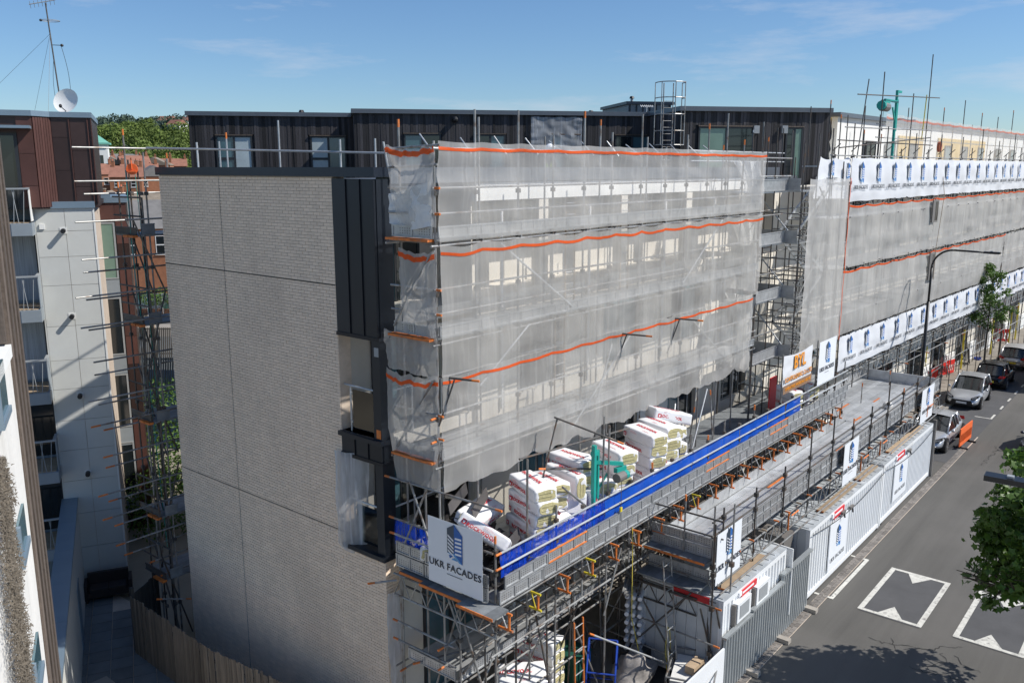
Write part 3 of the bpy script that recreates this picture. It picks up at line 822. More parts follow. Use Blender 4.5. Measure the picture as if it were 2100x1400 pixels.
for k in range(-3, 4): 
    cpt = Vector((q.x, q.y, qz)) + E_ * (k * .1); t.tube(cpt - Vector((0, 0, .06)) + N_ * .1, cpt + Vector((0, 0, .06)) - N_ * .1, .012, 'frame_white')
t.tube(Vector((q.x, q.y, qz)) - E_ * .34, Vector((q.x, q.y, qz)) + E_ * .34, .015, 'frame_white')
tag(t.build('television_aerial'), 'small white television aerial on the roof left of the ladder cage', 'aerial')
wl_ = MB(); q = at_pl(932, 246, seginfo[1][0], N_); wl_.tube(q, q + N_ * .22, .13, 'trim_black', 10); wl_.ball(q + N_ * .3, .14, .14, .14, 'trim_black'); tag(wl_.build('wall_camera'), 'black ball shaped camera fixed high on the timber boards', 'camera')
for (u, lab) in ((1549, 'small grey vent box right of the wide penthouse window'), (1607, 'small grey vent box left of the narrow penthouse door')):
    q = at_pl(u, 266, seginfo[2][0], N_); t = MB(); t.obox(q + N_ * .08, E_ * .13, N_ * .08, Vector((0, 0, .17)), 'frame_grey'); tag(t.build('vent_box'), lab, 'vent')

# far wing, still being re-clad: white and yellow rooftop storey
W0 = Vector((33.0, 12.0, 0)); WA = R(-2.2)
WE = Vector((math.cos(WA), math.sin(WA), 0)); WN = Vector((WE.y, -WE.x, 0))     # WN faces the street
fwg = empty('far_wing_building', W0, WA, 'long far wing of the block with white wrapped roof storey and netted front', 'building')
# local frame: x along the wing, y into the building
f = MB()
f.box((-.3, 1.65, 0), (78, 12, 12.2), 'render_cream')
f.build('facade_wall', fwg)
pz = 15.55
t = MB(); t.box((9.5, 3.2, 12.2), (78, 12, pz - .2), 'render_white'); t.build('roof_storey_wall', fwg)
t = MB(); t.box((9.3, 3.0, pz - .2), (78.5, 12.2, pz), 'coping_grey'); t.build('roof_edge', fwg)
for (a, c2, z0, z1) in ((18.2, 22.5, 12.2, 14.7), (25.5, 36.5, 12.2, 14.75)):
    boxo('insulation_board', (a, 3.12, z0), (c2, 3.2, z1), 'insulation_yellow', fwg)
for k, x in enumerate((13.2, 16.2, 20.0, 26.8, 30.6, 34.6, 39.5, 44, 49, 54, 60)):
    w = MB(); w.box((x, 3.06, 12.25), (x + .08, 3.13, 14.3), 'frame_dark'); w.box((x + 1.3, 3.06, 12.25), (x + 1.38, 3.13, 14.3), 'frame_dark'); w.box((x, 3.061, 14.24), (x + 1.38, 3.129, 14.32), 'frame_dark')
    w = w.build('window', fwg); boxo('pane', (x + .08, 3.085, 12.25), (x + 1.3, 3.1, 14.24), 'window_teal' if k % 2 else 'window_dark', w)
# openings on the street level and above
for i in range(14):
    x = 3.0 + i * 5.0
    w = MB(); w.box((x, 1.58, .3), (x + 2.6, 1.66, .42), 'frame_grey'); w.box((x, 1.58, 2.7), (x + 2.6, 1.66, 2.8), 'frame_grey')
    for xx in (x, x + 1.26, x + 2.52): w.box((xx, 1.581, .42), (xx + .08, 1.659, 2.7), 'frame_grey')
    w = w.build('shopfront', fwg); boxo('pane', (x + .08, 1.61, .42), (x + 1.26, 1.625, 2.7), 'window_dark', w); boxo('pane', (x + 1.34, 1.61, .42), (x + 2.52, 1.625, 2.7), 'window_dark', w)
    boxo('stone_plinth', (x + 2.9, 1.50, 0), (x + 4.6, 1.66, 1.3), 'render_white', fwg)
    for zz in (4.7, 7.3, 9.8):
        w = MB(); w.box((x, 1.58, zz), (x + 1.9, 1.66, zz + .07), 'frame_dark'); w.box((x, 1.58, zz + 1.9), (x + 1.9, 1.66, zz + 1.97), 'frame_dark')
        for xx in (x, x + .92, x + 1.83): w.box((xx, 1.581, zz + .07), (xx + .07, 1.659, zz + 1.9), 'frame_dark')
        w = w.build('window', fwg); boxo('pane', (x + .07, 1.61, zz + .07), (x + .92, 1.625, zz + 1.9), 'window_dark', w); boxo('pane', (x + .99, 1.61, zz + .07), (x + 1.83, 1.625, zz + 1.9), 'window_teal', w)
# torn white membrane at the end of the timber storey, with bare insulation above it
pE = seginfo[2][0] + E_ * seginfo[2][1]
def membrane(u, v):
    q = Vector((pE.x, pE.y, 0)) + E_ * .06 - N_ * (u * 4.2) + E_ * (.25 * u + .12 * fbm(u * 5, v * 5))
    top = 15.35 - 2.0 * (1 - abs(2 * u - 1) ** 1.6) * .42
    return Vector((q.x, q.y, top + (12.6 - top) * v))
b = sheet('white_membrane', membrane, 30, 16, 'bag_white'); tag(b, 'torn white membrane sagging from the end of the timber penthouse', 'membrane')
t = MB(); t.prism([Vector((pE.x, pE.y, 14.5)) + E_ * .02 - N_ * .1, Vector((pE.x, pE.y, 14.5)) + E_ * .02 - N_ * 4.4, Vector((pE.x, pE.y, 14.5)) + E_ * .06 - N_ * 4.4, Vector((pE.x, pE.y, 14.5)) + E_ * .06 - N_ * .1], (0, 0, .9), 'insulation_yellow'); t.build('insulation_board', ph)
# =================================================================== LEFT NEIGHBOUR
LO = Vector((12.87, 27.6, 0)); LA = R(-27.7)
LE = Vector((math.cos(LA), math.sin(LA), 0)); LNn = Vector((LE.y, -LE.x, 0))
# local frame: x along the wall (corner at 0, wall runs to negative x), y behind the wall
nb = empty('neighbour_apartment_block', LO, LA, 'pale panelled apartment block with copper brown rooftop storey and stacked balconies', 'building')
c = MB()
c.box((-1.62, .02, -1.06), (0, 5.4, 11.75), 'mortar'); c.build('wall_core', nb)
zj = [-1.0, .55, 1.75, 2.9, 3.95, 4.95, 6.0, 6.95, 8.05, 9.35, 10.25, 11.05, 11.75]
for i in range(len(zj) - 1):
    for (xa, xb) in ((-1.62, -.80), (-.80, 0.0)):
        boxo('wall_panel', (xa + .006, -.004 - random.uniform(0, .003), zj[i] + .006), (xb - .006, .03, zj[i + 1] - .006), 'panel_light', nb)
boxo('corner_trim', (0, -.02, -1.0), (.05, .06, 11.75), 'render_white', nb)
# recess with balconies
r_ = MB()
r_.box((-9, .9, -1.06), (-1.62, 5.4, 11.75), 'panel_bluegrey'); r_.box((-1.66, 0, -1.06), (-1.62, .9, 11.75), 'panel_light')
r_.build('recess_wall', nb)
for z0 in (8.72 + .0, 6.12, 3.52, .92, 11.35):
    if z0 < 11:
        w = MB()
        for xx in (-3.3, -2.55, -1.78): w.box((xx, .82, z0 + .1), (xx + .06, .9, z0 + 2.3), 'frame_dark')
        w.box((-3.3, .821, z0 + 2.22), (-1.72, .899, z0 + 2.3), 'frame_dark'); w = w.build('balcony_door', nb)
        boxo('pane', (-3.24, .85, z0 + .1), (-2.55, .865, z0 + 2.22), 'curtain', w); boxo('pane', (-2.49, .85, z0 + .1), (-1.78, .865, z0 + 2.22), 'curtain' if z0 > 5 else 'window_dark', w)
    s = MB(); s.box((-5.2, -.75, z0 - .38), (-1.64, .82, z0), 'panel_bluegrey'); s.build('balcony_slab', nb)
    boxo('balcony_floor', (-5.15, -.7, z0 + .001), (-1.72, .80, z0 + .025), 'plank', nb)
    if z0 > 1:
        for xx in (-4.4, -3.0, -2.2):
            boxo('fascia_panel', (xx + .008, -.765, z0 - .37), (xx + .55, -.748, z0 - .01), 'panel_bluegrey', nb)
    rl = MB(); H = 1.05
    rl.box((-5.2, -.77, z0 + H - .05), (-1.62, -.69, z0 + H), 'frame_grey'); rl.box((-1.72, -.69, z0 + H - .05), (-1.64, .0, z0 + H), 'frame_grey')
    rail = rl.build('railing', nb)
    boxo('side_screen', (-1.66, -.70, z0 + .05), (-1.64, -.05, z0 + H - .06), 'panel_bluegrey' if z0 < 11 else 'render_white', rail)
    k = 0
    x = -5.1
    while x < -1.75:
        lean = .09 * (1 if k % 2 else -1)
        bb = MB(); bb.tube((x, -.73, z0 + .02), (x + lean, -.73, z0 + H - .05), .011, 'frame_grey', 5); bb.build('baluster', rail); x += .13; k += 1
for z0, m in ((11.06, 'trim_black'), (8.36, 'trim_black'), (5.76, 'trim_black'), (3.12, 'trim_black')):
    v = MB(); v.box((-.97, -.02, z0 - .10), (-.77, -.005, z0 + .10), 'render_white'); v.tube((-.87, -.02, z0), (-.87, -.24, z0), .075, m, 10); v.build('flue_pipe', nb)
v = MB(); v.box((-1.52, -.05, 11.12), (-1.38, -.005, 11.28), 'render_white'); v.build('wall_vent', nb)
# downpipe and door at the base
v = MB(); v.tube((-1.38, -.08, 1.0), (-1.38, -.08, .2), .05, 'metal_cap'); v.build('down_pipe', nb)
boxo('back_door', (-1.62, -.02, -1.0), (-1.35, .03, 1.0), 'metal_cap', nb)
# roof and its edge
boxo('roof_edge', (-1.75, -.06, 11.75), (.08, 5.4, 11.95), 'metal_cap', nb)
# wing set back to the right, copper panels and tall narrow windows
WL = Vector((15.99, 31.62, 0)) - LO
wx = WL.dot(LE); wy = -WL.dot(LNn)
c = MB(); c.box((-.1, wy + .03, -1.06), (wx, wy + 4, 11.72), 'copper_dark'); c.build('copper_wing_core', nb)
boxo('roof_edge', (-.1, wy - .05, 11.72), (wx + .05, wy + 4, 11.93), 'metal_cap', nb)
for i in range(3):
    boxo('roof_upstand', (-1.0 + i * .5, wy - .5 - i * .9, 11.96), (wx * .3 + i * .1, wy - .3 - i * .9, 12.10), 'metal_cap', nb)
zc = [-1.0, 1.2, 3.4, 5.6, 6.7, 8.2, 9.3, 10.2, 11.1, 11.70]
for i in range(len(zc) - 1):
    boxo('copper_panel', (wx - .40, wy - .004, zc[i] + .008), (wx - .006, wy + .03, zc[i + 1] - .008), 'copper_dark' if i in (2, 6) else 'copper', nb)
boxo('copper_panel', (wx - 1.35, wy - .004, 11.1), (wx - .41, wy + .03, 11.70), 'copper', nb)
boxo('copper_panel', (wx - 1.2, wy - .006, -1.0), (wx - 1.06, wy + .03, 11.05), 'copper_dark', nb)
for (z0, z1, m) in ((8.95, 10.95, 'window_green'), (6.05, 8.15, 'window_dark'), (3.2, 5.2, 'window_dark'), (.4, 2.5, 'window_dark')):
    f = MB()
    f.box((wx - 1.02, wy - .02, z0), (wx - .97, wy + .03, z1), 'frame_grey'); f.box((wx - .50, wy - .02, z0), (wx - .44, wy + .03, z1), 'frame_grey')
    f.box((wx - 1.02, wy - .019, z1), (wx - .44, wy + .03, z1 + .05), 'frame_grey'); f.box((wx - 1.02, wy - .019, z0 - .05), (wx - .44, wy + .03, z0), 'frame_grey')
    w = f.build('window', nb); boxo('pane', (wx - .97, wy + .0, z0), (wx - .50, wy + .012, z1), m, w)
    boxo('spandrel_panel', (wx - 1.02, wy - .003, z0 - .78), (wx - .44, wy + .03, z0 - .06), 'panel_bluegrey', nb)
# rooftop storey, copper clad, with a splayed corner
def RP(u, v, off=0.0):
    p = at_pl(u, v, LO - LNn * off, LNn) - LO; return p.dot(LE)
xa, xb, xc = RP(75, 230), RP(100, 236), RP(184, 238)
poly = [(-6, -.35), (xa - .12, -.35), (xb, .15), (xc, .15), (xc, 5), (-6, 5)]
c = MB(); c.prism([Vector((x, y + .03, 11.75)) for x, y in poly], (0, 0, 2.75), 'copper_dark'); c.build('roof_storey_core', nb)
c = MB(); c.prism([Vector((x + (.04 if x > 0 else 0), y - .08, 14.5)) for x, y in poly], (0, 0, .16), 'metal_cap'); c.build('roof_edge', nb)
for (x0, x1, zs) in ((xb + .02, xb + .50, (11.9, 12.9, 13.9, 14.48)), (xb + .53, xb + 1.02, (11.9, 12.4, 13.5, 14.48)), (xb + 1.05, xc, (11.9, 12.9, 13.9, 14.48))):
    for i in range(3): boxo('copper_panel', (x0 + .006, .135, zs[i] + .006), (x1 - .006, .18, zs[i + 1] - .006), 'copper_dark', nb)
    boxo('seam', (x1 - .004, .10, 11.9), (x1 + .024, .17, 14.48), 'copper', nb)
for i in range(3):
    zs = (11.8, 12.45, 13.4, 14.48); boxo('copper_panel', (xa - .55, -.365, zs[i] + .006), (xa - .13, -.31, zs[i + 1] - .006), 'copper', nb)
for k in range(7):
    t0, t1 = k / 7 + .01, (k + 1) / 7 - .01
    A0, B0 = Vector((xa - .12, -.35, 11.8)), Vector((xb, .15, 11.8)); d = (B0 - A0); nrm = Vector((d.y, -d.x, 0)).normalized()
    m_ = MB(); m_.prism([A0 + d * t0 + nrm * .02, A0 + d * t1 + nrm * .02, A0 + d * t1 - nrm * .04, A0 + d * t0 - nrm * .04], (0, 0, 2.68), 'copper'); m_.build('board', nb)
w = MB(); w.box((-3.2, -.40, 11.75), (-3.12, -.33, 14.0), 'frame_dark'); w.box((xa - .65, -.40, 11.75), (xa - .56, -.33, 14.0), 'frame_dark'); w.box((-3.2, -.399, 13.92), (xa - .56, -.331, 14.0), 'frame_dark')
w = w.build('window', nb); boxo('pane', (-3.12, -.36, 11.75), (xa - .65, -.345, 13.92), 'window_dark', w)
boxo('sun_shade', (-4, -.95, 14.12), (xa - .15, -.33, 14.2), 'metal_cap', nb)
# satellite dish and mast on that roof
dp = LO + LE * RP(132, 215) - LNn * .9
ds = empty('satellite_dish', (dp.x, dp.y, 14.62), 0, 'round white satellite dish on the copper roof edge at the foot of the mast', 'satellite dish')
b = MB(); dn = (Vector((-.72, -.68, .22))).normalized(); ax = dn.orthogonal().normalized(); ay = dn.cross(ax)
vs = [Vector((0, 0, .42)) - dn * .07]; fs = []
for r1, dd in ((.15, -.055), (.30, -.02), (.40, .03)):
    for i in range(20): t = 2 * math.pi * i / 20; vs.append(Vector((0, 0, .42)) + ax * r1 * .88 * math.cos(t) + ay * r1 * math.sin(t) + dn * dd)
for i in range(20): fs.append((0, 1 + i, 1 + (i + 1) % 20))
for j in range(2):
    for i in range(20): fs.append((1 + j * 20 + i, 1 + (j + 1) * 20 + i, 1 + (j + 1) * 20 + (i + 1) % 20, 1 + j * 20 + (i + 1) % 20))
b.add(vs, fs, 'dish_white'); b.build('reflector', ds, True)
b = MB(); b.tube((0, 0, 0), Vector((0, 0, .36)) - dn * .12, .03, 'frame_grey'); b.build('bracket', ds)
b = MB(); b.tube((0, 0, .08), Vector((0, 0, .12)) + dn * .42, .014, 'trim_black'); b.ball(Vector((0, 0, .14)) + dn * .45, .05, .05, .06, 'trim_black'); b.build('receiver_arm', ds)
ms = empty('aerial_mast', (dp.x - .05, dp.y + .25, 14.62), 0, 'tall thin leaning aerial mast with several antennas on the left roof', 'mast')
topw = at_pl(93, 6, dp, LNn) - Vector((dp.x - .05, dp.y + .25, 14.62))
bot = Vector((0, 0, .1)); mdir = topw - bot
pole('mast_tube', bot, topw, ms, 'steel_dark', r=.022)
def onm(t): return bot + mdir * t
b = MB(); s_ = onm(1.0); b.tube(s_ - LE * .45 + Vector((0, 0, -.08)), s_ + LE * .28 + Vector((0, 0, .10)), .014, 'frame_grey')
for k in range(7):
    q = s_ + LE * (-.42 + k * .11) + Vector((0, 0, -.07 + k * .026)); b.tube(q - LNn * .14 - Vector((0, 0, .10)), q + LNn * .14 + Vector((0, 0, .06)), .007, 'frame_grey', 5)
b.build('yagi_aerial', ms)
b = MB(); s_ = onm(.84); pts = [s_ + LE * (.27 * math.cos(a) + .06) + LNn * (.27 * math.sin(a)) for a in [2 * math.pi * k / 16 for k in range(17)]]; b.path(pts, .009, 'frame_grey', 5); b.tube(s_ - LE * .2, s_ + LE * .3, .01, 'frame_grey'); b.ball(s_ - LE * .2, .045, .045, .04, 'trim_black'); b.build('loop_aerial', ms)
b = MB(); s_ = onm(.62); b.tube(s_, s_ + LE * .26, .01, 'trim_black'); b.ball(s_ + LE * .28, .05, .05, .045, 'trim_black'); b.build('side_sensor', ms)
b = MB(); p0 = onm(.61) + LE * .26; p1 = onm(.08) + LE * .30; b.path([p0.lerp(p1, k / 10) + LE * (.07 * math.sin(k / 10 * 3.14)) for k in range(11)], .007, 'trim_black', 4)
p0 = onm(.5); p1 = onm(.06) - LE * .12; b.path([p0.lerp(p1, k / 10) - LE * (.05 * math.sin(k / 10 * 3.14)) for k in range(11)], .006, 'trim_black', 4); b.build('cable', ms)
b = MB()
for d in (Vector((-2.6, .6, 0)), Vector((-.9, 1.2, 0)), Vector((-.3, -1.0, 0))): b.tube(onm(.72), Vector((0, 0, .05)) + LE * d.x - LNn * d.y, .004, 'steel_dark', 4)
b.build('guy_wire', ms)
# garden bench, boundary wall with metal cap
bp = at_z(225, 1222, -1.0)
bn = empty('garden_bench', (bp.x, bp.y, -.985), LA, 'dark brown two seat outdoor sofa against the pale wall at the alley end', 'bench')
b = MB(); b.box((-.62, -.32, .16), (.62, .28, .34), 'rattan'); b.build('base', bn)
for x0 in (-.55, .01): boxo('seat_cushion', (x0, -.34, .345), (x0 + .54, .18, .45), 'rattan', bn)
boxo('backrest', (-.62, .20, .342), (.62, .34, .80), 'rattan', bn)
for x0 in (-.72, .625): boxo('armrest', (x0, -.34, .10), (x0 + .095, .34, .62), 'rattan', bn)
for x0 in (-.68, .58):
    for y0 in (-.30, .22): boxo('leg', (x0, y0, 0), (x0 + .06, y0 + .06, .1), 'trim_black', bn)
A, B_ = at_z(160, 1019, 2.3), at_z(134, 1318, 2.3)
dv = (B_ - A); dv.z = 0; Lw = dv.length; dv.normalize(); nv = Vector((-dv.y, dv.x, 0))
if nv.x > 0: nv = -nv
bw = empty('boundary_wall', (A.x, A.y, 0), math.atan2(dv.y, dv.x), 'low white boundary wall with blue grey metal cap running down the alley', 'wall')
sg = 1 if (Vector((-math.sin(math.atan2(dv.y, dv.x)), math.cos(math.atan2(dv.y, dv.x)), 0)).dot(nv) > 0) else -1
b = MB(); b.box((0, min(.05 * sg, .42 * sg), -1.05), (Lw + 3, max(.05 * sg, .42 * sg), 2.22), 'panel_light'); b.build('wall', bw)
for k in range(6):
    x0 = k * 2.2; b = MB(); b.box((x0 + .004, min(0, .48 * sg), 2.222), (x0 + 2.196, max(0, .48 * sg), 2.32), 'metal_cap'); b.build('cap', bw)
boxo('doorway', (3.2, min(.03 * sg, .06 * sg), -1.0), (4.1, max(.03 * sg, .06 * sg), .9), 'metal_cap', bw)

# =================================================================== NEAR LEFT BUILDING
TA = R(64.3)
T0 = Vector((-.901, .434, 0)) * .76
tb = empty('white_timber_edged_building', T0, TA, 'white rendered wall at the left edge with weathered timber corner boards', 'building')
# local: x runs away from the camera, y = +left (behind the wall)
b = MB(); b.box((-16, .04, -1.06), (7.9, 6.5, 11.5), 'render_old'); b.build('white_wall', tb)  # unseen run past the camera, added to bounce sunlight onto the gable
boxo('wall_cap', (-16, .02, 11.502), (7.9, 6.5, 11.6), 'render_white', tb)
b = MB(); b.box((7.9, .08, -1.06), (9.02, .6, 13.2), 'timber_edge'); b.build('timber_core', tb)
for k in range(8):
    b = MB(); x = 7.9 + k * .14; b.box((x + .01, .02 + .012 * (k % 2), -1.05), (x + .13, .08, 13.25), 'timber_edge'); b.build('board', tb)
for k in range(3):
    b = MB(); b.box((7.82, .045 + k * .055, 11.62), (7.9, .095 + k * .055, 13.25), 'timber_edge'); b.build('board', tb)
def slot(u, v0, v1):
    n = Vector((-.901, .434, 0)); a = at_pl(u, v0, T0, n); c2 = at_pl(u, v1, T0, n); s = (a - T0).dot(Vector((math.cos(TA), math.sin(TA), 0)))
    f = MB(); f.box((s - .25, .0, c2.z), (s + .3, .035, c2.z + .05), 'metal_cap'); f.box((s - .25, .005, c2.z + .05), (s - .2, .035, a.z), 'metal_cap'); f = f.build('slot_window', tb)
    boxo('pane', (s - .2, .02, c2.z + .05), (s + .3, .038, a.z), 'window_teal', f)
slot(5, 752, 900); slot(49, 1058, 1190); slot(80, 1330, 1480)
# dry climber hanging down the near part of the wall
dc = MB(); rg = random.Random(8)
nT = Vector((-.901, .434, 0)); eT = Vector((math.cos(TA), math.sin(TA), 0))
for k in range(11000):
    v = rg.uniform(940, 1420); u = -8 + (v - 940) * .115 + rg.gauss(0, 9)
    if u > 4 + (v - 940) * .13 + 8 * math.sin(v * .045): u -= 14
    p = at_pl(u, v, T0, nT) - nT * rg.uniform(.0, .05)
    d = Vector((rg.gauss(0, .5), rg.gauss(0, .5), rg.gauss(.1, .8))).normalized() * rg.uniform(.012, .034); w = d.orthogonal().normalized() * .005
    dc.add([p - w, p + w, p + d], [(0, 1, 2)], 'plant_dry')
tag(dc.build('dry_climber'), 'dry brown climbing plant hanging on the white wall at lower left', 'plant')

# =================================================================== ALLEY FENCES
F0, F1, F2 = at_z(267, 1222, .8), at_z(420, 1325, .8), at_z(590, 1403, .8)
fn = empty('paling_fence', (0, 0, 0), 0, 'weathered pale wooden paling fence curving along the alley below the gable', 'fence')
pts = [F0, F0.lerp(F1, .33) + Vector((.0, 0, 0)), F1, F1.lerp(F2, .5), F2, F2 + (F2 - F1) * .5]
pk = MB(); pk.box((0, 0, 0), (.088, .02, 1.8), 'fence_wood'); pkm = pk.mesh('paling')
rg = random.Random(12)
for a, c2 in zip(pts[:-1], pts[1:]):
    d = Vector((c2.x - a.x, c2.y - a.y, 0)); L = d.length; d.normalize(); n = int(L / .094)
    for k in range(n):
        o = link('paling', pkm, fn); q = a + d * (k * .094); o.location = (q.x + rg.uniform(-.006, .006), q.y, -1.0 + rg.uniform(-.05, .03)); o.rotation_euler = (rg.uniform(-.01, .01), rg.uniform(-.012, .012), math.atan2(d.y, d.x))
    nrm = Vector((-d.y, d.x, 0)) * .05
    if nrm.x < 0: nrm = -nrm
    for z in (-.5, .45):
        r_ = MB(); A0 = Vector((a.x, a.y, z)) + nrm; B0 = Vector((c2.x, c2.y, z)) + nrm; r_.obox((A0 + B0) / 2, (B0 - A0) / 2, nrm.normalized() * .02, Vector((0, 0, .04)), 'fence_dark'); r_.build('rail', fn)
fd = empty('panel_fence', (0, 0, 0), 0, 'dark grey weathered board fence crossing from the alley to the brick gable', 'fence')
a, c2 = F0 + Vector((.1, .1, 0)), at_z(372, 1148, .9)
c2 = Vector((GX - .1, c2.y, 0)); d = Vector((c2.x - a.x, c2.y - a.y, 0)); L = d.length; d.normalize()
for k in range(int(L / .155)):
    q = a + d * (k * .155); bb = MB(); bb.box((0, 0, 0), (.15, .022, 1.75 + rg.uniform(-.03, .03)), 'fence_dark'); o = bb.build('board', fd); o.location = (q.x, q.y, -1.0); o.rotation_euler.z = math.atan2(d.y, d.x)
for k in range(2):
    q = a + d * (k * L * .98); bb = MB(); bb.box((-.05, -.05, 0), (.05, .05, 2.0), 'fence_dark'); o = bb.build('post', fd); o.location = (q.x, q.y, -1.0)
# long dark trough lying along the foot of the gable
b = MB(); b.box((GX - .50, 14.6, -1.0), (GX - .02, 17.4, -.35), 'fence_dark'); b.box((GX - .46, 14.64, -.349), (GX - .06, 17.36, -.34), 'earth'); tag(b.build('planter'), 'long dark timber planter at the foot of the brick gable', 'planter')
# clear plastic sheet hanging from the lower loggia
def drp(u, v):
    w = (1 - .35 * v) if u < .5 else 1.0
    y = 15.25 - .95 * u * (1 - .25 * v); x = GX - .05 - .10 * math.sin(u * 3.0) - .03 * fbm(u * 7, v * 3) + (.25 * u * u)
    return Vector((x, y - .02 * math.sin(v * 9), 6.62 - 2.3 * v - .25 * u * (v - .2)))
tag(sheet('plastic_sheet', drp, 18, 22, 'sheet_clear'), 'torn clear plastic sheet hanging from the lower loggia of the gable', 'plastic sheet')
def drp2(u, v): return Vector((GX - .03 + .42 * u - .05 * math.sin(v * 7 + u * 4) , FY - .05 - .10 * math.sin(u * 3.1) - .05 * fbm(u * 4, v * 6), 3.55 - 3.9 * v))
tag(sheet('plastic_sheet', drp2, 12, 26, 'sheet_clear'), 'long clear plastic sheet hanging down the brick ground floor corner', 'plastic sheet')
# =================================================================== BACKGROUND (seen through the gap at the left)
def house(name_lab, u, v, depth_dir, w, d, h, rh, wallm, roofm, z0=-1.05, chim=1, wins=(), rz=None, ridge_x=True):
    p = at_z(u, v, z0); p.z = z0
    rz = R(-27) if rz is None else rz
    ho = empty('terraced_house', p, rz, name_lab, 'house', 'houses behind the railway')
    b = MB(); b.box((-w / 2, 0, -9 if z0 > 0 else 0), (w / 2, d, h), wallm); b.build('wall', ho)
    b = MB(); o = .25
    if ridge_x: b.add([(-w / 2 - o, -o, h), (w / 2 + o, -o, h), (w / 2 + o, d + o, h), (-w / 2 - o, d + o, h), (-w / 2 - o, d / 2, h + rh), (w / 2 + o, d / 2, h + rh)], [(0, 1, 5, 4), (2, 3, 4, 5), (0, 4, 3), (1, 2, 5), (3, 2, 1, 0)], roofm)
    else: b.add([(-w / 2 - o, -o, h), (w / 2 + o, -o, h), (w / 2 + o, d + o, h), (-w / 2 - o, d + o, h), (0, -o, h + rh), (0, d + o, h + rh)], [(0, 4, 5, 3), (1, 2, 5, 4), (0, 1, 4), (2, 3, 5), (3, 2, 1, 0)], roofm)
    rf = b.build('roof', ho)
    for k in range(chim):
        x = (-w / 2 + .5) if k == 0 else (w / 2 - .5)
        c_ = MB(); c_.box((x - .4, d / 2 - .55, h + rh * .3), (x + .4, d / 2 + .55, h + rh + 1.2), 'house_brick')
        c_.box((x - .46, d / 2 - .61, h + rh + 1.2), (x + .46, d / 2 + .61, h + rh + 1.32), 'roof_brown'); ch = c_.build('chimney', rf)
        for j in range(4):
            t = MB(); t.tube((x, d / 2 - .42 + j * .28, h + rh + 1.32), (x, d / 2 - .42 + j * .28, h + rh + 1.8), .12, 'pot_red', 7, .09); t.build('chimney_pot', ho)
    for (x, z, ww, wh) in wins:
        f = MB(); f.box((x - ww / 2, -.05, z), (x + ww / 2, .02, z + wh), 'frame_white'); f.box((x - ww / 2 - .1, -.14, z - .12), (x + ww / 2 + .1, .02, z - .001), 'frame_white'); f = f.build('window', ho)
        for j in range(2): boxo('pane', (x - ww / 2 + .09, -.065, z + .09 + j * wh / 2), (x + ww / 2 - .09, -.052, z + wh / 2 - .05 + j * wh / 2), 'window_dark', f)
    return ho
H = house
H('red brown brick house with white sash windows behind the railings', 300, 606, 0, 9, 9, 7.4, 3.0, 'house_brick', 'roof_slate', chim=1, wins=[(-1.3, 4.6, 1.2, 2.0), (-2.0, 1.6, 1.2, 2.0), (2.0, 4.6, 1.2, 2.0)], rz=R(-31))
bg_spec = [
 ('pale house with brown roof and white dormer windows left of the gable', 292, 470, -1.05, 11, 10, 5.5, 2.8, 'render_white', 'roof_brown', 2),
 ('brick house with tall brown chimney beside the copper block', 226, 470, -1.05, 8, 9, 5.8, 2.9, 'house_brick', 'roof_brown', 2),
 ('slate roofed house behind the orange warning disc', 330, 440, -1.05, 10, 9, 5.0, 3.0, 'house_brick', 'roof_slate', 2),
 ('orange rendered terrace house below the white clock tower', 205, 418, 3, 9, 9, 8.0, 3.0, 'house_orange', 'roof_red', 2),
 ('orange gabled house under the second scaffold rail', 236, 415, 3, 9, 9, 7.6, 3.2, 'house_orange', 'roof_slate', 2),
 ('red brick house with paired chimneys beside the disc rope', 262, 420, 3, 8, 9, 7.4, 3.0, 'house_brick', 'roof_red', 2),
 ('red roofed terrace house right of the orange disc', 292, 414, 3, 10, 9, 8.0, 3.2, 'house_orange', 'roof_red', 2),
 ('grey roofed terrace house behind the leaning scaffold pole', 322, 418, 3, 9, 9, 7.5, 3.0, 'house_brick', 'roof_slate', 2),
 ('dark sided house with pale parapet left of the timber penthouse', 360, 412, 3, 12, 9, 8.6, 1.0, 'roof_slate', 'roof_brown', 1),
 ('far orange terrace beside the copper wall', 200, 381, 6, 12, 9, 8.6, 3.2, 'house_orange', 'roof_red', 2),
 ('far terrace house with brown roof right of the white tower', 228, 383, 6, 10, 9, 8.0, 3.2, 'house_brick', 'roof_brown', 2),
 ('far slate roofed house in the middle of the gap', 256, 380, 6, 12, 9, 8.8, 3.4, 'render_white', 'roof_slate', 2),
 ('far red roofed house behind the tall chimney stack', 284, 383, 6, 10, 9, 8.2, 3.0, 'house_brick', 'roof_red', 2),
 ('far red brick terrace end behind the scaffold poles', 318, 381, 6, 12, 9, 7.8, 3.0, 'house_orange', 'roof_brown', 2),
 ('farthest orange house nearest the timber penthouse', 352, 380, 6, 12, 9, 7.4, 3.0, 'house_brick', 'roof_red', 2),
]
for i, (lab, u, v, z0, w, d, h, rh, wm, rm, ch) in enumerate(bg_spec):
    H(lab, u, v, 0, w, d, h, rh, wm, rm, z0=z0, chim=ch, rz=R(-40 + (i * 37) % 30), ridge_x=(i % 3 != 1),
      wins=[(x, z, 1.2, 1.8) for x in (-w * .28, w * .24) for z in (h - 2.7,)])
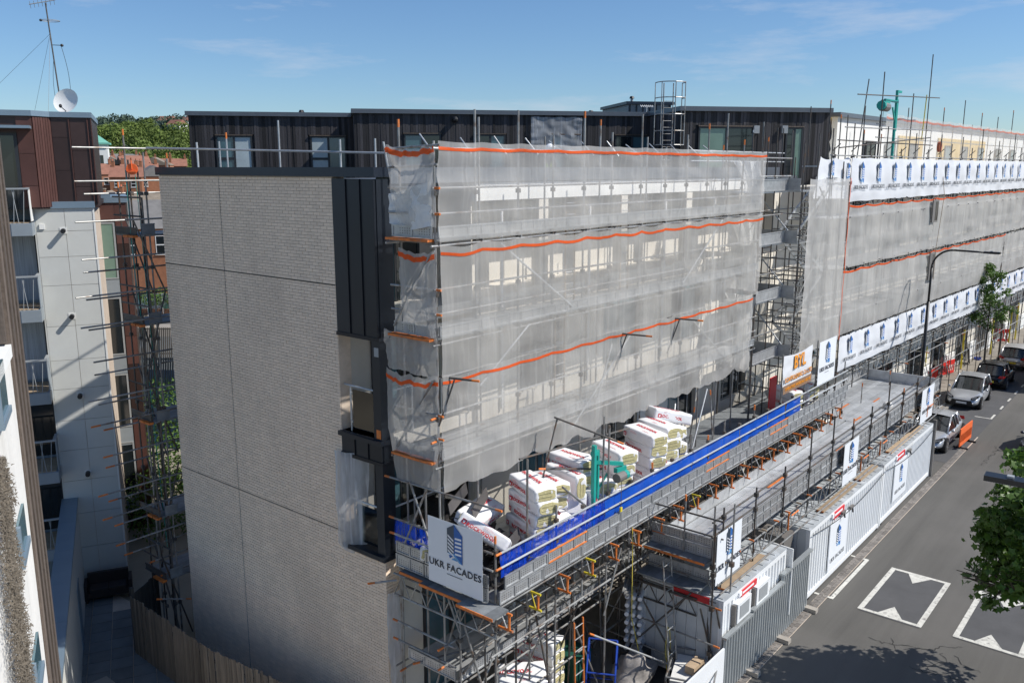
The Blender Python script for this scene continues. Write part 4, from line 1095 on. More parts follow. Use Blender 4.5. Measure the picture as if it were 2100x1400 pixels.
# white clock tower with green copper roof
tp = at_z(206, 362, -1.05); D = tp.xy.length; k = 330.0 / D; tp = Vector((tp.x * k, tp.y * k, -1.05))
tw = empty('white_tower', tp, R(-30), 'slim white tower with green copper roof above the orange houses', 'tower')
b = MB(); b.box((-3.2, -3.2, 0), (3.2, 3.2, 21.5), 'render_white'); b.build('wall', tw)
b = MB(); b.box((-4, -4, 21.5), (4, 4, 22.1), 'verdigris'); b.add([(-3.6, -3.6, 22.1), (3.6, -3.6, 22.1), (3.6, 3.6, 22.1), (-3.6, 3.6, 22.1), (0, 0, 25.0)], [(0, 1, 4), (1, 2, 4), (2, 3, 4), (3, 0, 4)], 'verdigris'); b.tube((0, 0, 24.6), (0, 0, 27), .25, 'verdigris'); b.build('roof', tw)
for x in (-1.2, 1.2): boxo('window', (x - .5, -3.26, 15), (x + .5, -3.19, 18), 'window_dark', tw)
# railway side: lane, railings, graffiti wall, tall timber screens
q0, q1 = at_z(268, 622, -1.04), at_z(352, 622, -1.04)
def strip(v0, v1, m, nm, z=-1.04):
    b = MB(); A0, B0, C0, D0 = at_z(255, v1, z), at_z(365, v1, z), at_z(365, v0, z), at_z(255, v0, z); b.quad(A0, B0, C0, D0, m); return struct(b.build(nm))
strip(664, 690, 'paving', 'lane', -1.05); strip(650, 664, 'asphalt', 'lane_edge', -1.045); strip(690, 775, 'paving_cool', 'lane_verge', -1.05)
wl = empty('graffiti_wall', at_z(312, 645, -1.05), R(-50), 'low wall sprayed with pale blue and green graffiti behind black railings', 'wall')
b = MB(); b.box((-6, .2, 0), (6, .5, 2.0), 'graffiti'); b.build('wall', wl); b = MB(); b.box((-6, -.1, 0), (6, .15, .55), 'house_brick'); b.build('brick_base', wl)
rl = empty('railing_fence', at_z(312, 650, -1.05), R(-50), 'black vertical bar railings along the lane behind the alley', 'fence')
for k in range(70):
    t = MB(); t.tube((-5 + k * .145, 0, 0), (-5 + k * .145, 0, 2.3), .022, 'frame_white' if k % 5 == 2 else 'steel_dark', 5); t.build('bar', rl)
for z in (.3, 2.1): t = MB(); t.box((-5, -.02, z), (5.2, .02, z + .05), 'steel_dark'); t.build('rail', rl)
for j, (v, h, lab) in enumerate(((738, 2.3, 'tall slatted timber screen nearest the lane'), (800, 2.0, 'slatted timber screen just in front of the first screen'))):
    sc = empty('timber_screen', at_z(312, v, -1.05), R(-50), lab, 'fence', 'timber screens beyond the alley')
    for k in range(46):
        t = MB(); t.obox((-3.4 + k * .15, 0, h / 2 + .15), (.055, 0, 0), (0, .015, 0), (.10, 0, h / 2), 'fence_wood'); t.build('slat', sc)
    for x in (-2.2, .3, 2.8): boxo('post', (x - .06, .03, 0), (x + .06, .13, h + .5), 'plank', sc)
    for z in (.45, h): boxo('rail', (-3.5, .018, z), (3.5, .05, z + .08), 'plank', sc)
gs = empty('garden_shed', at_z(285, 600, -1.05), R(-35), 'small orange timber shed beside the brick house', 'shed')
b = MB(); b.box((-1.6, 0, 0), (1.6, 2, 2.1), 'insulation_yellow'); b.build('wall', gs); b = MB(); b.add([(-1.8, -.2, 2.1), (1.8, -.2, 2.1), (1.8, 2.2, 2.6), (-1.8, 2.2, 2.6)], [(0, 1, 2, 3)], 'roof_brown'); b.prism([(-1.8, -.2, 2.1), (1.8, -.2, 2.1), (1.8, 2.2, 2.6), (-1.8, 2.2, 2.6)], (0, 0, .08), 'roof_brown'); b.build('roof', gs)
# planting near the gap
def shrub(lab, u, v, z, rad, n, size, m='leaf_ivy', name='shrub', grp=None):
    p = at_z(u, v, z); b = MB(); leaf_cloud(b, (0, 0, 0), rad, n, size, m, seed=int(u * 7 + v)); o = b.build(name); o.location = p
    return tag(o, lab, 'shrub', grp)
shrub('large ivy covered bush filling the lower end of the alley gap', 335, 905, 1.2, (2.2, 2.2, 2.9), 5200, .085)
shrub('bushy green plant behind the lowest alley scaffold', 330, 1030, .2, (1.6, 1.6, 1.5), 1800, .08)
shrub('bright climbing plant on the brick house by the scaffold', 325, 530, 2.6, (2.0, 2.0, 2.2), 1500, .13)
shrub('clipped hedge above the graffiti wall', 330, 606, .9, (2.6, 1.4, .9), 1100, .12)
shrub('round garden trees between the terraces and the copper wall', 214, 372, 6.5, (7, 7, 5), 1700, .45)
shrub('leafy tree left of the tall brick chimney pots', 240, 385, 5.5, (5, 5, 4), 1100, .4)
# hill: rising ground and its woodland
hd = Vector((math.cos(R(60)), math.sin(R(60)), 0)); hn = Vector((-hd.y, hd.x, 0))
def hz(s, t):     # s metres away, t sideways
    k = min(1, max(0, (s - 260) / 640)); prof = 1 + .20 * math.sin(t * .011 + .9) + .10 * math.sin(t * .027 + 2) - t * -.0006
    return -1.0 + 37 * (k * k * (3 - 2 * k)) * prof
def hillf(u, v):
    s = 240 + 860 * v; t = (u - .5) * 1500; p = hd * s + hn * t; return Vector((p.x, p.y, hz(s, t) if v > 0 else -1.2))
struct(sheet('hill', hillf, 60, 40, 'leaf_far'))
rg = random.Random(77)
protos = []
for k in range(5):
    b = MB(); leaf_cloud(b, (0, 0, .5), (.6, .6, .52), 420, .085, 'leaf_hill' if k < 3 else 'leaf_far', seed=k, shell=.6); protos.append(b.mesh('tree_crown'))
trunk = MB(); trunk.tube((0, 0, -.3), (0, 0, .5), .05, 'bark', 6, .03); trm = trunk.mesh('trunk')
# distant mass: joined; the nearest rows: single trees
mass = MB(); cnt = 0; single = []
for i in range(1500):
    s = 300 + 640 * rg.random() ** .8; t = rg.uniform(-260, 330); k = (s - 300) / 640
    size = rg.uniform(7, 13) * (1.0 if s < 600 else 1.1)
    p = hd * s + hn * t; z = hz(s, t)
    az = math.degrees(math.atan2(p.y, p.x))
    if not 54 < az < 68: continue
    single.append((s, p.x, p.y, z, size))
single.sort()
step = max(1, len(single) // 600)
for j, (s, x, y, z, size) in enumerate(single):
    if j < 120:
        tr = empty('hill_tree', (x, y, z), rg.uniform(0, 6), None, None, None)
        tag(tr, 'green broadleaf tree on the wooded slope beyond the rooftops', 'tree', 'trees on the lower hillside')
        tr.scale = (size, size, size * rg.uniform(.85, 1.2)); link('trunk', trm, tr); link('crown', protos[j % 3], tr)
    else:
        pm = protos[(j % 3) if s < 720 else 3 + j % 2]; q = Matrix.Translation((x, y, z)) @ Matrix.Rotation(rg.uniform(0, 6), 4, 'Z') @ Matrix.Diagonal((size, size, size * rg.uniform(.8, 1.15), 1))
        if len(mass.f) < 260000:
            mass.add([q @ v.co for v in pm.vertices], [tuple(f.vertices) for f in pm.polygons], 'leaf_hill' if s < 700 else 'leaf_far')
tag(mass.build('hillside_wood'), 'wooded hillside rising behind the town', 'wood', None, 'stuff')
b = MB(); leaf_cloud(b, (0, 0, 9), (1.8, 1.8, 9), 500, .9, 'leaf_far', seed=4); o = b.build('poplar'); pp = at_z(243, 270, 13.1); dd = Vector((pp.x, pp.y, 0)).normalized() * 780; o.location = (dd.x, dd.y, 30)
tag(o, 'slim dark conifer standing above the hilltop trees', 'tree')
for j in range(7):
    a = R(57.2 + j * .55); s = 640 + (j * 61) % 130; p = Vector((math.cos(a) * s, math.sin(a) * s, 0)); t = p.dot(hn); z = hz(p.dot(hd), t) + 4
    ho = empty('hillside_house', (p.x, p.y, z), R(20 * j), 'small pale house half hidden among trees on the distant hill', 'house', 'houses on the hill')
    b = MB(); b.box((-6, -4, -4), (6, 4, 6), 'render_white'); b.build('wall', ho); b = MB(); b.add([(-6.5, -4.5, 6), (6.5, -4.5, 6), (6.5, 4.5, 6), (-6.5, 4.5, 6), (-6.5, 0, 9.5), (6.5, 0, 9.5)], [(0, 1, 5, 4), (2, 3, 4, 5), (0, 4, 3), (1, 2, 5)], 'roof_red'); b.build('roof', ho)
# =================================================================== SCAFFOLDS
class Scaf:
    """a scaffold: an Empty with every tube, board and toe board as a part of its own"""
    def __init__(s, label, loc, rz=0.0, group=None):
        s.root = empty('scaffold', loc, rz, label, 'scaffold', group); s.cp = MB()
    def t(s, name, p, q, m='galvanised', ends='', em='orange_paint', r=TR, el=.16):
        return pole(name, p, q, s.root, m, ends, r, em, el)
    def coupler(s, p, m='steel_dark', k=1.0):
        x, y, z = p; s.cp.box((x - .042 * k, y - .042 * k, z - .045 * k), (x + .042 * k, y + .042 * k, z + .045 * k), m)
    def run(s, name, p, q, piece=5.2, m='galvanised', ends=''):
        p, q = Vector(p), Vector(q); L = (q - p).length; n = max(1, round(L / piece)); d = (q - p) / n
        for k in range(n):
            e = ('a' if (k == 0 and 'a' in ends) else '') + ('b' if (k == n - 1 and 'b' in ends) else '')
            s.t(name, p + d * k - d.normalized() * .08 * (k > 0), p + d * (k + 1), m, e)
    def finish(s):
        if s.cp.v: tag(s.cp.build('coupler', s.root), kind='stuff')

_bd = {}
def board(parent, x0, y0, x1, y1, z, m='deck_metal', th=.05, name='deck_board'):
    b = MB(); b.box((x0 + .004, y0 + .004, z - th), (x1 - .004, y1 - .004, z), m); return b.build(name, parent)
def toe(parent, p, q, z, h=.235, m='toe_metal', out=(0, -1), ribs=True, rim=None):
    """pressed metal toe board with upright ribs and rolled edges"""
    p, q = Vector((*p, z)), Vector((*q, z)); d = (q - p); L = d.length; d.normalize(); n = Vector((out[0], out[1], 0))
    b = MB(); c = (p + q) / 2 + Vector((0, 0, h / 2))
    b.obox(c, d * (L / 2), n * .008, Vector((0, 0, h / 2)), m)
    for zz in (.014, h - .014): b.obox(Vector((c.x, c.y, z + zz)) + n * .016, d * (L / 2), n * .014, Vector((0, 0, .014)), rim or m)
    if ribs:
        k = max(2, int(L / .42))
        for i in range(k + 1):
            w = .02; x = w + (L - 2 * w) * i / k
            b.obox(p + d * x + n * .014 + Vector((0, 0, h / 2)), d * w, n * .012, Vector((0, 0, h / 2 - .03)), m)
            if i < k:
                for a in range(5):
                    for e in range(3):
                        b.obox(p + d * (x + .06 + a * .07) + n * .0085 + Vector((0, 0, .07 + e * .05)), d * .010, n * .001, Vector((0, 0, .010)), 'steel_dark')
    return b.build('toe_board', parent)
def lattice(parent, p, q, h=.5, bay=.55, m='galvanised', name='lattice_beam', ends=True):
    """ladder beam: two chords and zig-zag bracing"""
    p, q = Vector(p), Vector(q); d = q - p; L = d.length; d.normalize(); b = MB()
    b.tube(p, q, TR, m); b.tube(p + Vector((0, 0, h)), q + Vector((0, 0, h)), TR, m)
    n = max(1, int(L / bay))
    for k in range(n):
        a, c = p + d * (k * L / n), p + d * ((k + 1) * L / n); mid = (a + c) / 2 + Vector((0, 0, h))
        b.tube(a, mid, .014, m, 5); b.tube(mid, c, .014, m, 5)
    return b.build(name, parent)
rs = random.Random(21)

# ---------------------------------------------------- A: netted front scaffold, near half
DECKS = [7.0, 9.6, 11.6]
A = Scaf('tall tube scaffold behind white netting on the near half of the street front', (12.3, 12.0, 0))
LX, DY = 15.4, 1.32
nst = 13
tops = [13.55, 14.2, 14.25, 13.75, 14.35, 13.9, 14.4, 13.6, 13.95, 14.3, 14.65, 13.9, 14.5]
for i in range(nst):
    x = LX * i / (nst - 1); jj = rs.uniform(-.12, .12) if 0 < i < nst - 1 else 0
    A.t('standard', (x + jj, .03, 4.0), (x + jj, .03, tops[i] - .05), 'galvanised', 'b' if i in (4, 9, 11) else '')
    for z in DECKS + [8.0, 10.6, 12.6]: A.coupler((x + jj, .03, z - .1))
for i in range(7):
    x = .3 + (LX - .5) * i / 6
    A.t('standard', (x, DY, 4.4), (x, DY, 14.0 + rs.uniform(-.3, .4)), 'galvanised', 'b' if i % 3 == 0 else '')
for i in range(12):
    x = 1.2 + i * 1.22; A.t('putlog', (x, DY - .1, 13.3), (x + rs.uniform(-.1, .1), DY + .25 + rs.uniform(0, .2), 13.62 + rs.uniform(0, .1)), 'galvanised_pale', r=.016)
for z in DECKS:
    A.run('ledger', (-.15, 0, z - .13), (LX + .2, 0, z - .13)); A.run('ledger', (-.1, DY + .04, z - .13), (LX + .1, DY + .04, z - .13))
    A.run('guard_rail', (-.1, 0, z + .5), (LX + .15, 0, z + .5)); A.run('guard_rail', (-.1, 0, z + 1.0), (LX + .15, 0, z + 1.0))
    for i in range(nst):
        x = LX * i / (nst - 1) + .07; A.t('transom', (x, -.05, z - .08), (x, DY + .1, z - .08), 'galvanised')
    for k in range(4):
        for j in range(5): board(A.root, k * LX / 4, .06 + j * .245, (k + 1) * LX / 4, .06 + (j + 1) * .245, z, 'deck_metal')
    for k in range(7): toe(A.root, (k * LX / 7 + .01, -.03), ((k + 1) * LX / 7 - .01, -.03), z + .02)
    # the return beside the zinc corner
    toe(A.root, (-.05, .05), (-.05, 1.2), z + .02, out=(-1, 0), rim='toe_metal')
    for j in range(5):
        bb = MB(); bb.box((-.19, .06 + j * .245, z - .05), (-.004, .30 + j * .245, z - .002), 'orange_paint'); bb.build('board_end', A.root)
    for dz in (.5, 1.0): A.t('guard_rail', (-.04, -.15, z + dz), (-.04, 1.3, z + dz), 'galvanised', 'a')
A.run('ledger', (-.1, 0, 13.36), (LX + .15, 0, 13.36), m='galvanised_pale')
A.t('guard_rail', (-.04, -.1, 13.05), (-.04, 1.3, 13.0)); A.t('guard_rail', (-.06, -.2, 13.42), (-.06, 1.35, 13.36), 'galvanised', 'b')
for (x0, z0, x1, z1) in ((1.9, 11.4, 4.6, 9.7), (12.5, 11.4, 10.1, 9.7), (2.9, 9.5, 1.2, 8.4), (10.4, 8.8, 13.1, 7.0), (7.3, 8.6, 4.6, 6.6), (6.4, 8.5, 5.8, 7.2)):
    A.t('brace', (x0, -.06, z0), (x1, -.06, z1), 'galvanised_pale')
for (z0, z1) in ((11.3, 9.75), (8.7, 7.1), (6.8, 4.6)):
    A.t('brace', (-.08, .1, z0), (-.08, 1.2, z1))
for (x, z, L) in ((6.7, 8.72, .9), (9.55, 8.74, .9), (.1, 8.78, .75)):
    A.t('outrigger', (x, .1, z), (x + .3, -L, z - .02), 'steel_dark', 'b')
    A.t('strut', (x + .1, -.25, z - .03), (x - .15, -.03, z - 1.0), 'steel_dark', r=.018)
for dz in (7.45, 7.95): A.t('outrigger', (.2, .05, dz), (-.25, .0, dz), 'galvanised', 'b')
# ladders inside
A.finish()
def ladder(x, y, z, dx, dy, h, lab, n=9, m='plank', w=.2):
    e = empty('ladder', (x, y, z), 0, lab, 'ladder')
    for s in (-w, w): b = MB(); b.tube((s, 0, 0), (s + dx, dy, h), .021, m); b.build('stile', e)
    for k in range(n): t = (k + .5) / n; b = MB(); b.tube((-w + dx * t, dy * t, h * t), (w + dx * t, dy * t, h * t), .013, 'galvanised_pale', 5); b.build('rung', e)
    return e
ladder(17.9, 12.75, 9.65, .35, .25, 2.6, 'pole ladder behind the middle net, left one')
ladder(20.5, 12.75, 9.65, .35, .25, 2.6, 'pole ladder behind the middle net, right one')
ladder(17.5, 12.75, 7.05, .35, .25, 2.5, 'pole ladder behind the lowest white net')
# ---------------------------------------------------- nets over A
def net(lab, fn, nu, nv, m='net_white', band=None, bm='band_orange', z0=None):
    o = sheet('debris_netting', fn, nu, nv, m); tag(o, lab, 'netting', 'white debris nets on the scaffold')
    if band:
        v0, v1 = band; s = sheet('edge_band', lambda u, v: fn(u, v0 + (v1 - v0) * v) + band_off, nu, 1, bm, o)
    return o
band_off = Vector((0, -.012, 0))
def front_fn(x0, x1, zt, zb, sag=.10, ph=0.0, rag=.0, bays=12, y=11.87):
    def fn(u, v):
        x = x0 + (x1 - x0) * u
        s = abs(math.sin(math.pi * bays * u)); sagz = sag * s * (1 - v) * (.4 + .6 * abs(fbm(u * 9, ph)))
        ripple = .035 * math.sin(u * bays * 6.28 + ph) * math.sin(v * 3.1) + .05 * fbm(u * 14 + ph, v * 5, ph) + .02 * fbm(u * 40, v * 3, ph)
        z = zt + (zb - zt) * v - sagz + rag * v * v * fbm(u * 18, 2 + ph)
        return Vector((x, y + ripple - .03 * s * math.sin(math.pi * v), z))
    return fn
net('uppermost white debris net with orange top edge below the parapet tubes', front_fn(12.26, 27.72, 13.50, 11.55, .045, 1.0), 110, 18, band=(.055, .088))
net('middle white debris net with sagging orange top edge', front_fn(12.26, 27.6, 11.50, 8.82, .11, 5.0), 110, 22, band=(.05, .074))
def low_fn(u, v):
    f = front_fn(12.28, 27.2, 8.86, 6.35, .06, 9.0, .22)
    return f(u, v)
net('lowest white debris net with ragged bottom edge over the insulation packs', low_fn, 120, 26, band=(.05, .074))
# returns at the zinc corner
def ret_fn(zt, zb, ph, y0=11.96, y1=13.5, tuck=.0):
    def fn(u, v):
        y = y0 + (y1 - y0) * u * (1 - tuck * v * v); return Vector((12.2 - .05 * math.sin(u * 3.1) * math.sin(v * 3) - .07 * fbm(u * 4, v * 4, ph) + .02, y, zt + (zb - zt) * v - .1 * u * (1 - u) * 4 * (1 - v) + .05 * fbm(u * 8, ph)))
    return fn
band_off = Vector((-.012, 0, 0))
net('short net return at the top of the zinc corner', ret_fn(13.45, 11.85, 2.0, y1=13.3, tuck=.25), 18, 18, band=(.03, .10))
net('short net return beside the zinc corner at middle height', ret_fn(11.40, 9.62, 4.0, y1=13.0, tuck=.1), 18, 18, band=(.04, .10))
net('wrinkled net return beside the upper loggia', ret_fn(9.65, 8.8, 6.5, tuck=.08), 22, 12)
net('wrinkled net return beside the zinc column with orange edge', ret_fn(8.82, 6.35, 7.5, tuck=.14), 24, 26, 'net_white', band=(.05, .085))
band_off = Vector((0, -.012, 0))
# white sheeting tied round the corner deck at the top
def wrapc(u, v): return Vector((12.24 - .08 * math.sin(u * 6.0) - .04 * fbm(u * 5, v * 5), 12.05 + 1.25 * u, 12.72 - .85 * v - .25 * u * (1 - v) - .10 * math.sin(u * 3.14) * v))
tag(sheet('white_sheeting', wrapc, 18, 12, 'bag_white'), 'bright white plastic sheeting tucked behind the corner tubes near the roof', 'sheeting')
# dark bunched folds at the right-hand end of the nets
for (zt, zb, lab, sd) in ((13.2, 11.4, 'gathered end of the uppermost net by the stair tower', 1), (11.3, 8.9, 'gathered end of the middle net by the stair tower', 2), (8.7, 6.2, 'gathered end of the lowest net by the stair tower', 3)):
    def fold(u, v, zt=zt, zb=zb, sd=sd): return Vector((27.66 - .1 * sd * v + .30 * u + .10 * math.sin(u * 15 + sd), 11.95 + 1.2 * u * (1 - .35 * math.sin(v * 3.1)) + .10 * math.sin(u * 22 + v * 3), zt + (zb - zt) * v))
    net(lab, fold, 26, 14, 'net_fold')

# ---------------------------------------------------- B: loading platform on the first lift
B = Scaf('wide loading platform scaffold with blue mesh and metal toe boards above the yard', (12.3, 10.5, 0))
BL, BD, DZ = 20.6, 2.9, 4.35
xs = [i * 1.03 for i in range(21)]
for i, x in enumerate(xs):
    zt = 5.62 + rs.uniform(0, .35) if i % 2 == 0 else 5.0 + rs.uniform(0, .6)
    if i in (1, 4): zt = 7.1
    if i in (14, 17): zt = 7.05
    base = 0.0 if i % 2 == 0 else 3.3
    B.t('standard', (x, 0, base), (x, 0, zt), 'galvanised', 'b' if i % 3 == 0 else '')
    for z in (DZ - .15, 4.95, 5.42, 3.75): B.coupler((x, 0, z))
    if i % 2 == 0: B.t('standard', (x, 1.45, 0), (x, 1.45, 4.2)); B.t('standard', (x, 2.75, 0), (x, 2.75, 4.2))
B.t('standard', (.05, 2.0, 0), (.05, 2.0, 6.3)); B.t('standard', (.05, 2.85, 0), (.05, 2.85, 4.6))
for z in (5.10, 5.42): B.run('guard_rail', (-.12, -.115, z), (BL, -.115, z), 4.2, 'galvanised_pale', 'a')
B.run('ledger', (-.3, -.05, DZ - .16), (BL + .2, -.05, DZ - .16), 4.2, ends='a'); B.run('ledger', (-.2, 1.4, DZ - .16), (BL, 1.4, DZ - .16))
B.run('ledger', (-.2, -.05, 3.7), (BL, -.05, 3.7), 5, 'steel_dark'); B.run('ledger', (-.2, -.05, 3.2), (BL, -.05, 3.2), 5, 'galvanised')
B.run('ledger', (-.2, 1.5, 1.9), (BL * .45, 1.5, 1.9)); B.run('ledger', (-.2, 2.8, 1.9), (BL * .45, 2.8, 1.9))
for k in range(5): lattice(B.root, (k * 4.1, .45, 3.55), (k * 4.1 + 4.0, .45, 3.55), .5)
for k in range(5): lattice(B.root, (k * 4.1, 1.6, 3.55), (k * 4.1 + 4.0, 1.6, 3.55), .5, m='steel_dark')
# painted needle frames sticking out towards the street
for i, x in enumerate(xs):
    if i > 19: break
    em = 'yellow_paint' if i in (1, 8, 3) else 'orange_paint'
    b = MB(); L = .42 + rs.uniform(-.05, .05) - .08; z1, z0 = DZ - .20, DZ - .56
    b.tube((x + .06, -.02, z1), (x + .06, -L, z1), .027, em); b.tube((x + .06, -.02, z0), (x + .06, -L - .02, z0), .027, em if i % 2 else 'orange_paint'); b.tube((x + .06, -L + .07, z1), (x + .06, -L + .07, z0), .027, 'orange_paint')
    b.tube((x + .06, -.08, z1 - .03), (x + .06, -L + .14, z0 + .03), .014, em if i in (1, 8) else 'galvanised_pale'); b.build('needle_frame', B.root)
    B.t('transom', (x + .06, 0, z1), (x + .06, 2.7, z1), 'galvanised'); B.t('transom', (x + .06, 0, z0), (x + .06, 2.7, z0), 'steel_dark')
    if i % 2: B.t('brace', (x, .1, DZ - .9), (x - 1.0, 1.4, 2.4), 'galvanised')
# deck
for k in range(6):
    for j in range(11): board(B.root, k * BL / 6, .02 + j * .245, (k + 1) * BL / 6, .02 + (j + 1) * .245, DZ, 'deck_dark' if k > 2 else 'deck_metal', name='deck_board')  # far boards darker, shade under the scaffold put into the colour
# two rows of toe boards on the street side, one on the end
nT = 14
for k in range(nT):
    x0, x1 = k * BL / nT + .01, (k + 1) * BL / nT - .01
    rim = 'orange_paint' if k in (1, 6, 9) else None
    toe(B.root, (x0, -.09), (x1, -.09), DZ - .06, .29); toe(B.root, (x0 + .15, -.10), (x1 + .15, -.10), DZ + .25, .27, rim=rim)
for (y0, y1) in ((.1, .95), (.98, 1.9), (1.93, 2.8)):
    toe(B.root, (-.10, y0), (-.10, y1), DZ - .02, .30, out=(-1, 0)); toe(B.root, (-.09, y0), (-.09, y1), DZ + .30, .26, out=(-1, 0))
for z in (5.08, 5.45): B.t('guard_rail', (-.14, -.05, z), (-.14, 2.95, z), 'galvanised', 'b')
for j in range(12):
    ex = .22 + (.12 if 3 < j < 9 else 0) + (.28 if j < 4 else 0)
    bb = MB(); bb.box((-ex, -.35 + j * .245, DZ - .11), (-.004, -.11 + j * .245, DZ - .06), 'deck_dark'); bb.box((-ex - .02, -.35 + j * .245, DZ - .115), (-ex - .001, -.11 + j * .245, DZ - .055), 'orange_paint'); bb.build('board_end', B.root)
lattice(B.root, (-.1, -.1, 3.6), (-.1, 2.9, 3.6), .5, .45)
B.t('brace', (-.12, .9, 3.4), (-.12, 2.3, 6.4)); B.t('guard_rail', (-.15, -.3, 6.42), (-.1, 3.1, 6.35), 'galvanised', 'ab')
B.t('brace', (.15, -.1, 3.9), (.1, 1.9, 1.0), 'galvanised'); B.t('brace', (4.6, -.1, 3.9), (3.9, -.1, 2.4), 'galvanised'); B.t('brace', (3.0, -.3, 2.4), (6.1, -1.2, .3), 'galvanised_pale', 'a')
B.t('outrigger', (-.3, 2.6, DZ - .25), (-.75, 3.05, DZ - .3), 'galvanised', 'b')
for (y, z) in ((2.2, 2.2), (2.2, 1.2), (1.2, 1.4)): B.t('putlog', (-.25, y, z), (.9, y - .5, z), 'galvanised', 'a')
# extra raking tubes and legs in the shaded yard
for k in range(16):
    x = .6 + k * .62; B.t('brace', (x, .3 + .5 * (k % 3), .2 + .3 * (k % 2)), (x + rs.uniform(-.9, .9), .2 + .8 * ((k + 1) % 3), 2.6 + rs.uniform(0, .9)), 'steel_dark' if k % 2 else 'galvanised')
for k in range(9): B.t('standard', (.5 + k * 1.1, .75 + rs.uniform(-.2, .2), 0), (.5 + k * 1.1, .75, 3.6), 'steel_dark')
for z in (1.0, 2.0, 2.8): B.run('ledger', (.2, .75, z), (10, .75, z + .05), 4, 'galvanised')
# cross frame of tubes above the hoist
B.t('standard', (3.97, .05, 4.4), (3.97, .05, 7.35)); B.t('outrigger', (1.2, .35, 6.98), (5.0, .0, 6.82), 'steel_dark'); B.t('outrigger', (4.2, -.35, 6.7), (3.3, 1.0, 7.3), 'steel_dark', 'a')
B.t('brace', (3.35, .95, 7.25), (2.5, .9, 5.4), 'steel_dark', r=.02); B.t('outrigger', (2.6, .9, 6.25), (4.0, .08, 6.05), 'steel_dark', 'a'); B.t('brace', (2.55, .2, 6.0), (4.1, .02, 4.7), 'galvanised')
B.t('brace', (9.5, 1.2, 6.25), (7.6, .3, 4.4), 'galvanised_pale'); B.t('brace', (11.5, 1.2, 6.3), (9.9, .9, 4.4), 'galvanised_pale')
for x in (8.9, 9.4, 10.1, 10.9, 11.7, 12.6): B.t('standard', (x, 1.4 + rs.uniform(-.1, .9), 4.36), (x, 1.4 + rs.uniform(-.1, .9) * 0 + rs.uniform(0, .6), 5.4 + rs.uniform(0, .8)), 'galvanised', 'b')
B.finish()
def bnet(x0, x1, zt, zb, ph):
    def fn(u, v):
        x = x0 + (x1 - x0) * u; return Vector((x, 10.455 + .03 * math.sin(u * 40 + ph) + .03 * fbm(u * 12, v * 2, ph), zt + (zb - zt) * v - .05 * abs(math.sin(u * 3.14 * (x1 - x0))) * (1 - v)))
    return fn
for (x0, x1, m, lab) in ((12.4, 14.05, 'net_blue_open', 'see-through blue mesh beside the large logo board'), (14.05, 16.2, 'net_blue_open', 'blue mesh in front of the nearest insulation packs'), (16.2, 22.4, 'net_blue', 'long solid blue sheet on the middle of the loading platform rail'), (22.4, 27.0, 'net_blue', 'solid blue sheet at the far end of the platform rail'), (27.2, 28.3, 'net_blue', 'short last piece of blue sheet under the orange lettered banner')):
    tag(sheet('blue_netting', bnet(x0, x1, 5.40, 4.84, x0), max(8, int((x1 - x0) * 6)), 8, m), lab, 'netting', 'blue nets on the platform rail')
tag(sheet('blue_netting', lambda u, v: Vector((12.24 + .03 * fbm(u * 6, v * 3), 12.1 + 1.28 * u, 5.42 - .62 * v + .03 * fbm(u * 5, 1))), 14, 8, 'net_blue_open'), 'blue mesh on the short end rail next to the zinc column', 'netting', 'blue nets on the platform rail')

# ---------------------------------------------------- C: lower deck at the first pass
Cc = Scaf('low working deck with perforated edge in front of the ground floor doors', (12.3, 11.55, 0))
zc_ = 2.12
for k in range(3):
    for j in range(6): board(Cc.root, k * 3.2, .03 + j * .245, (k + 1) * 3.2, .03 + (j + 1) * .245, zc_, 'deck_metal')
    toe(Cc.root, (k * 3.2 + .01, -.02), ((k + 1) * 3.2 - .01, -.02), zc_, .27)
toe(Cc.root, (-.03, .05), (-.03, 1.5), zc_, .27, out=(-1, 0))
for y in (0, 1.4): Cc.run('ledger', (-.4, y, zc_ - .12), (9.8, y, zc_ - .12), ends='a')
for z in (.55, 1.0): Cc.run('guard_rail', (-.6, .02, zc_ + z), (9.6, .02, zc_ + z), ends='a'); Cc.t('guard_rail', (-.3, -.2, zc_ + z), (-.3, 1.7, zc_ + z), 'galvanised', 'b')
for x in (0, 1.2, 2.4, 4.2, 6.4, 8.6): Cc.t('standard', (x, -.06, 0), (x, -.06, 4.1)); Cc.coupler((x, -.06, zc_ - .1)); Cc.coupler((x, -.06, zc_ + 1))
Cc.t('brace', (.1, -.1, 1.0), (2.3, -.1, 4.0)); Cc.t('brace', (-.2, 1.0, .4), (.4, .2, 4.0))
Cc.finish()

# ---------------------------------------------------- D: deck on top of the cabins
D = Scaf('long bright metal walkway deck raised on lattice beams over the white cabins', (18.6, 8.73, 0))
dz = 3.5; DL = 18.6
def gridboards(x0, x1, y0, y1, L=3.7, w=.245, m='deck_metal'):
    nx = max(1, round((x1 - x0) / L)); ny = max(1, round((y1 - y0) / w))
    for i in range(nx):
        for j in range(ny):
            a = (x1 - x0) / nx; c = (y1 - y0) / ny; board(D.root, x0 + i * a, y0 + j * c, x0 + (i + 1) * a, y0 + (j + 1) * c, dz + rs.uniform(-.006, .004), m)
gridboards(0, 14.1, .05, 1.50); gridboards(14.1, 21.6, .05, 3.3)
for (x0, y0, x1, y1) in ((15.2, 2.2, 16.6, 2.28), (17.5, 1.5, 18.3, 1.57), (5.4, .9, 6.9, .98), (14.3, 1.2, 15.0, 1.27), (10.2, .5, 10.9, .56)):
    b = MB(); b.box((x0, y0, dz + .006), (x1, y1, dz + .012), 'orange_paint'); b.build('paint_band', D.root)
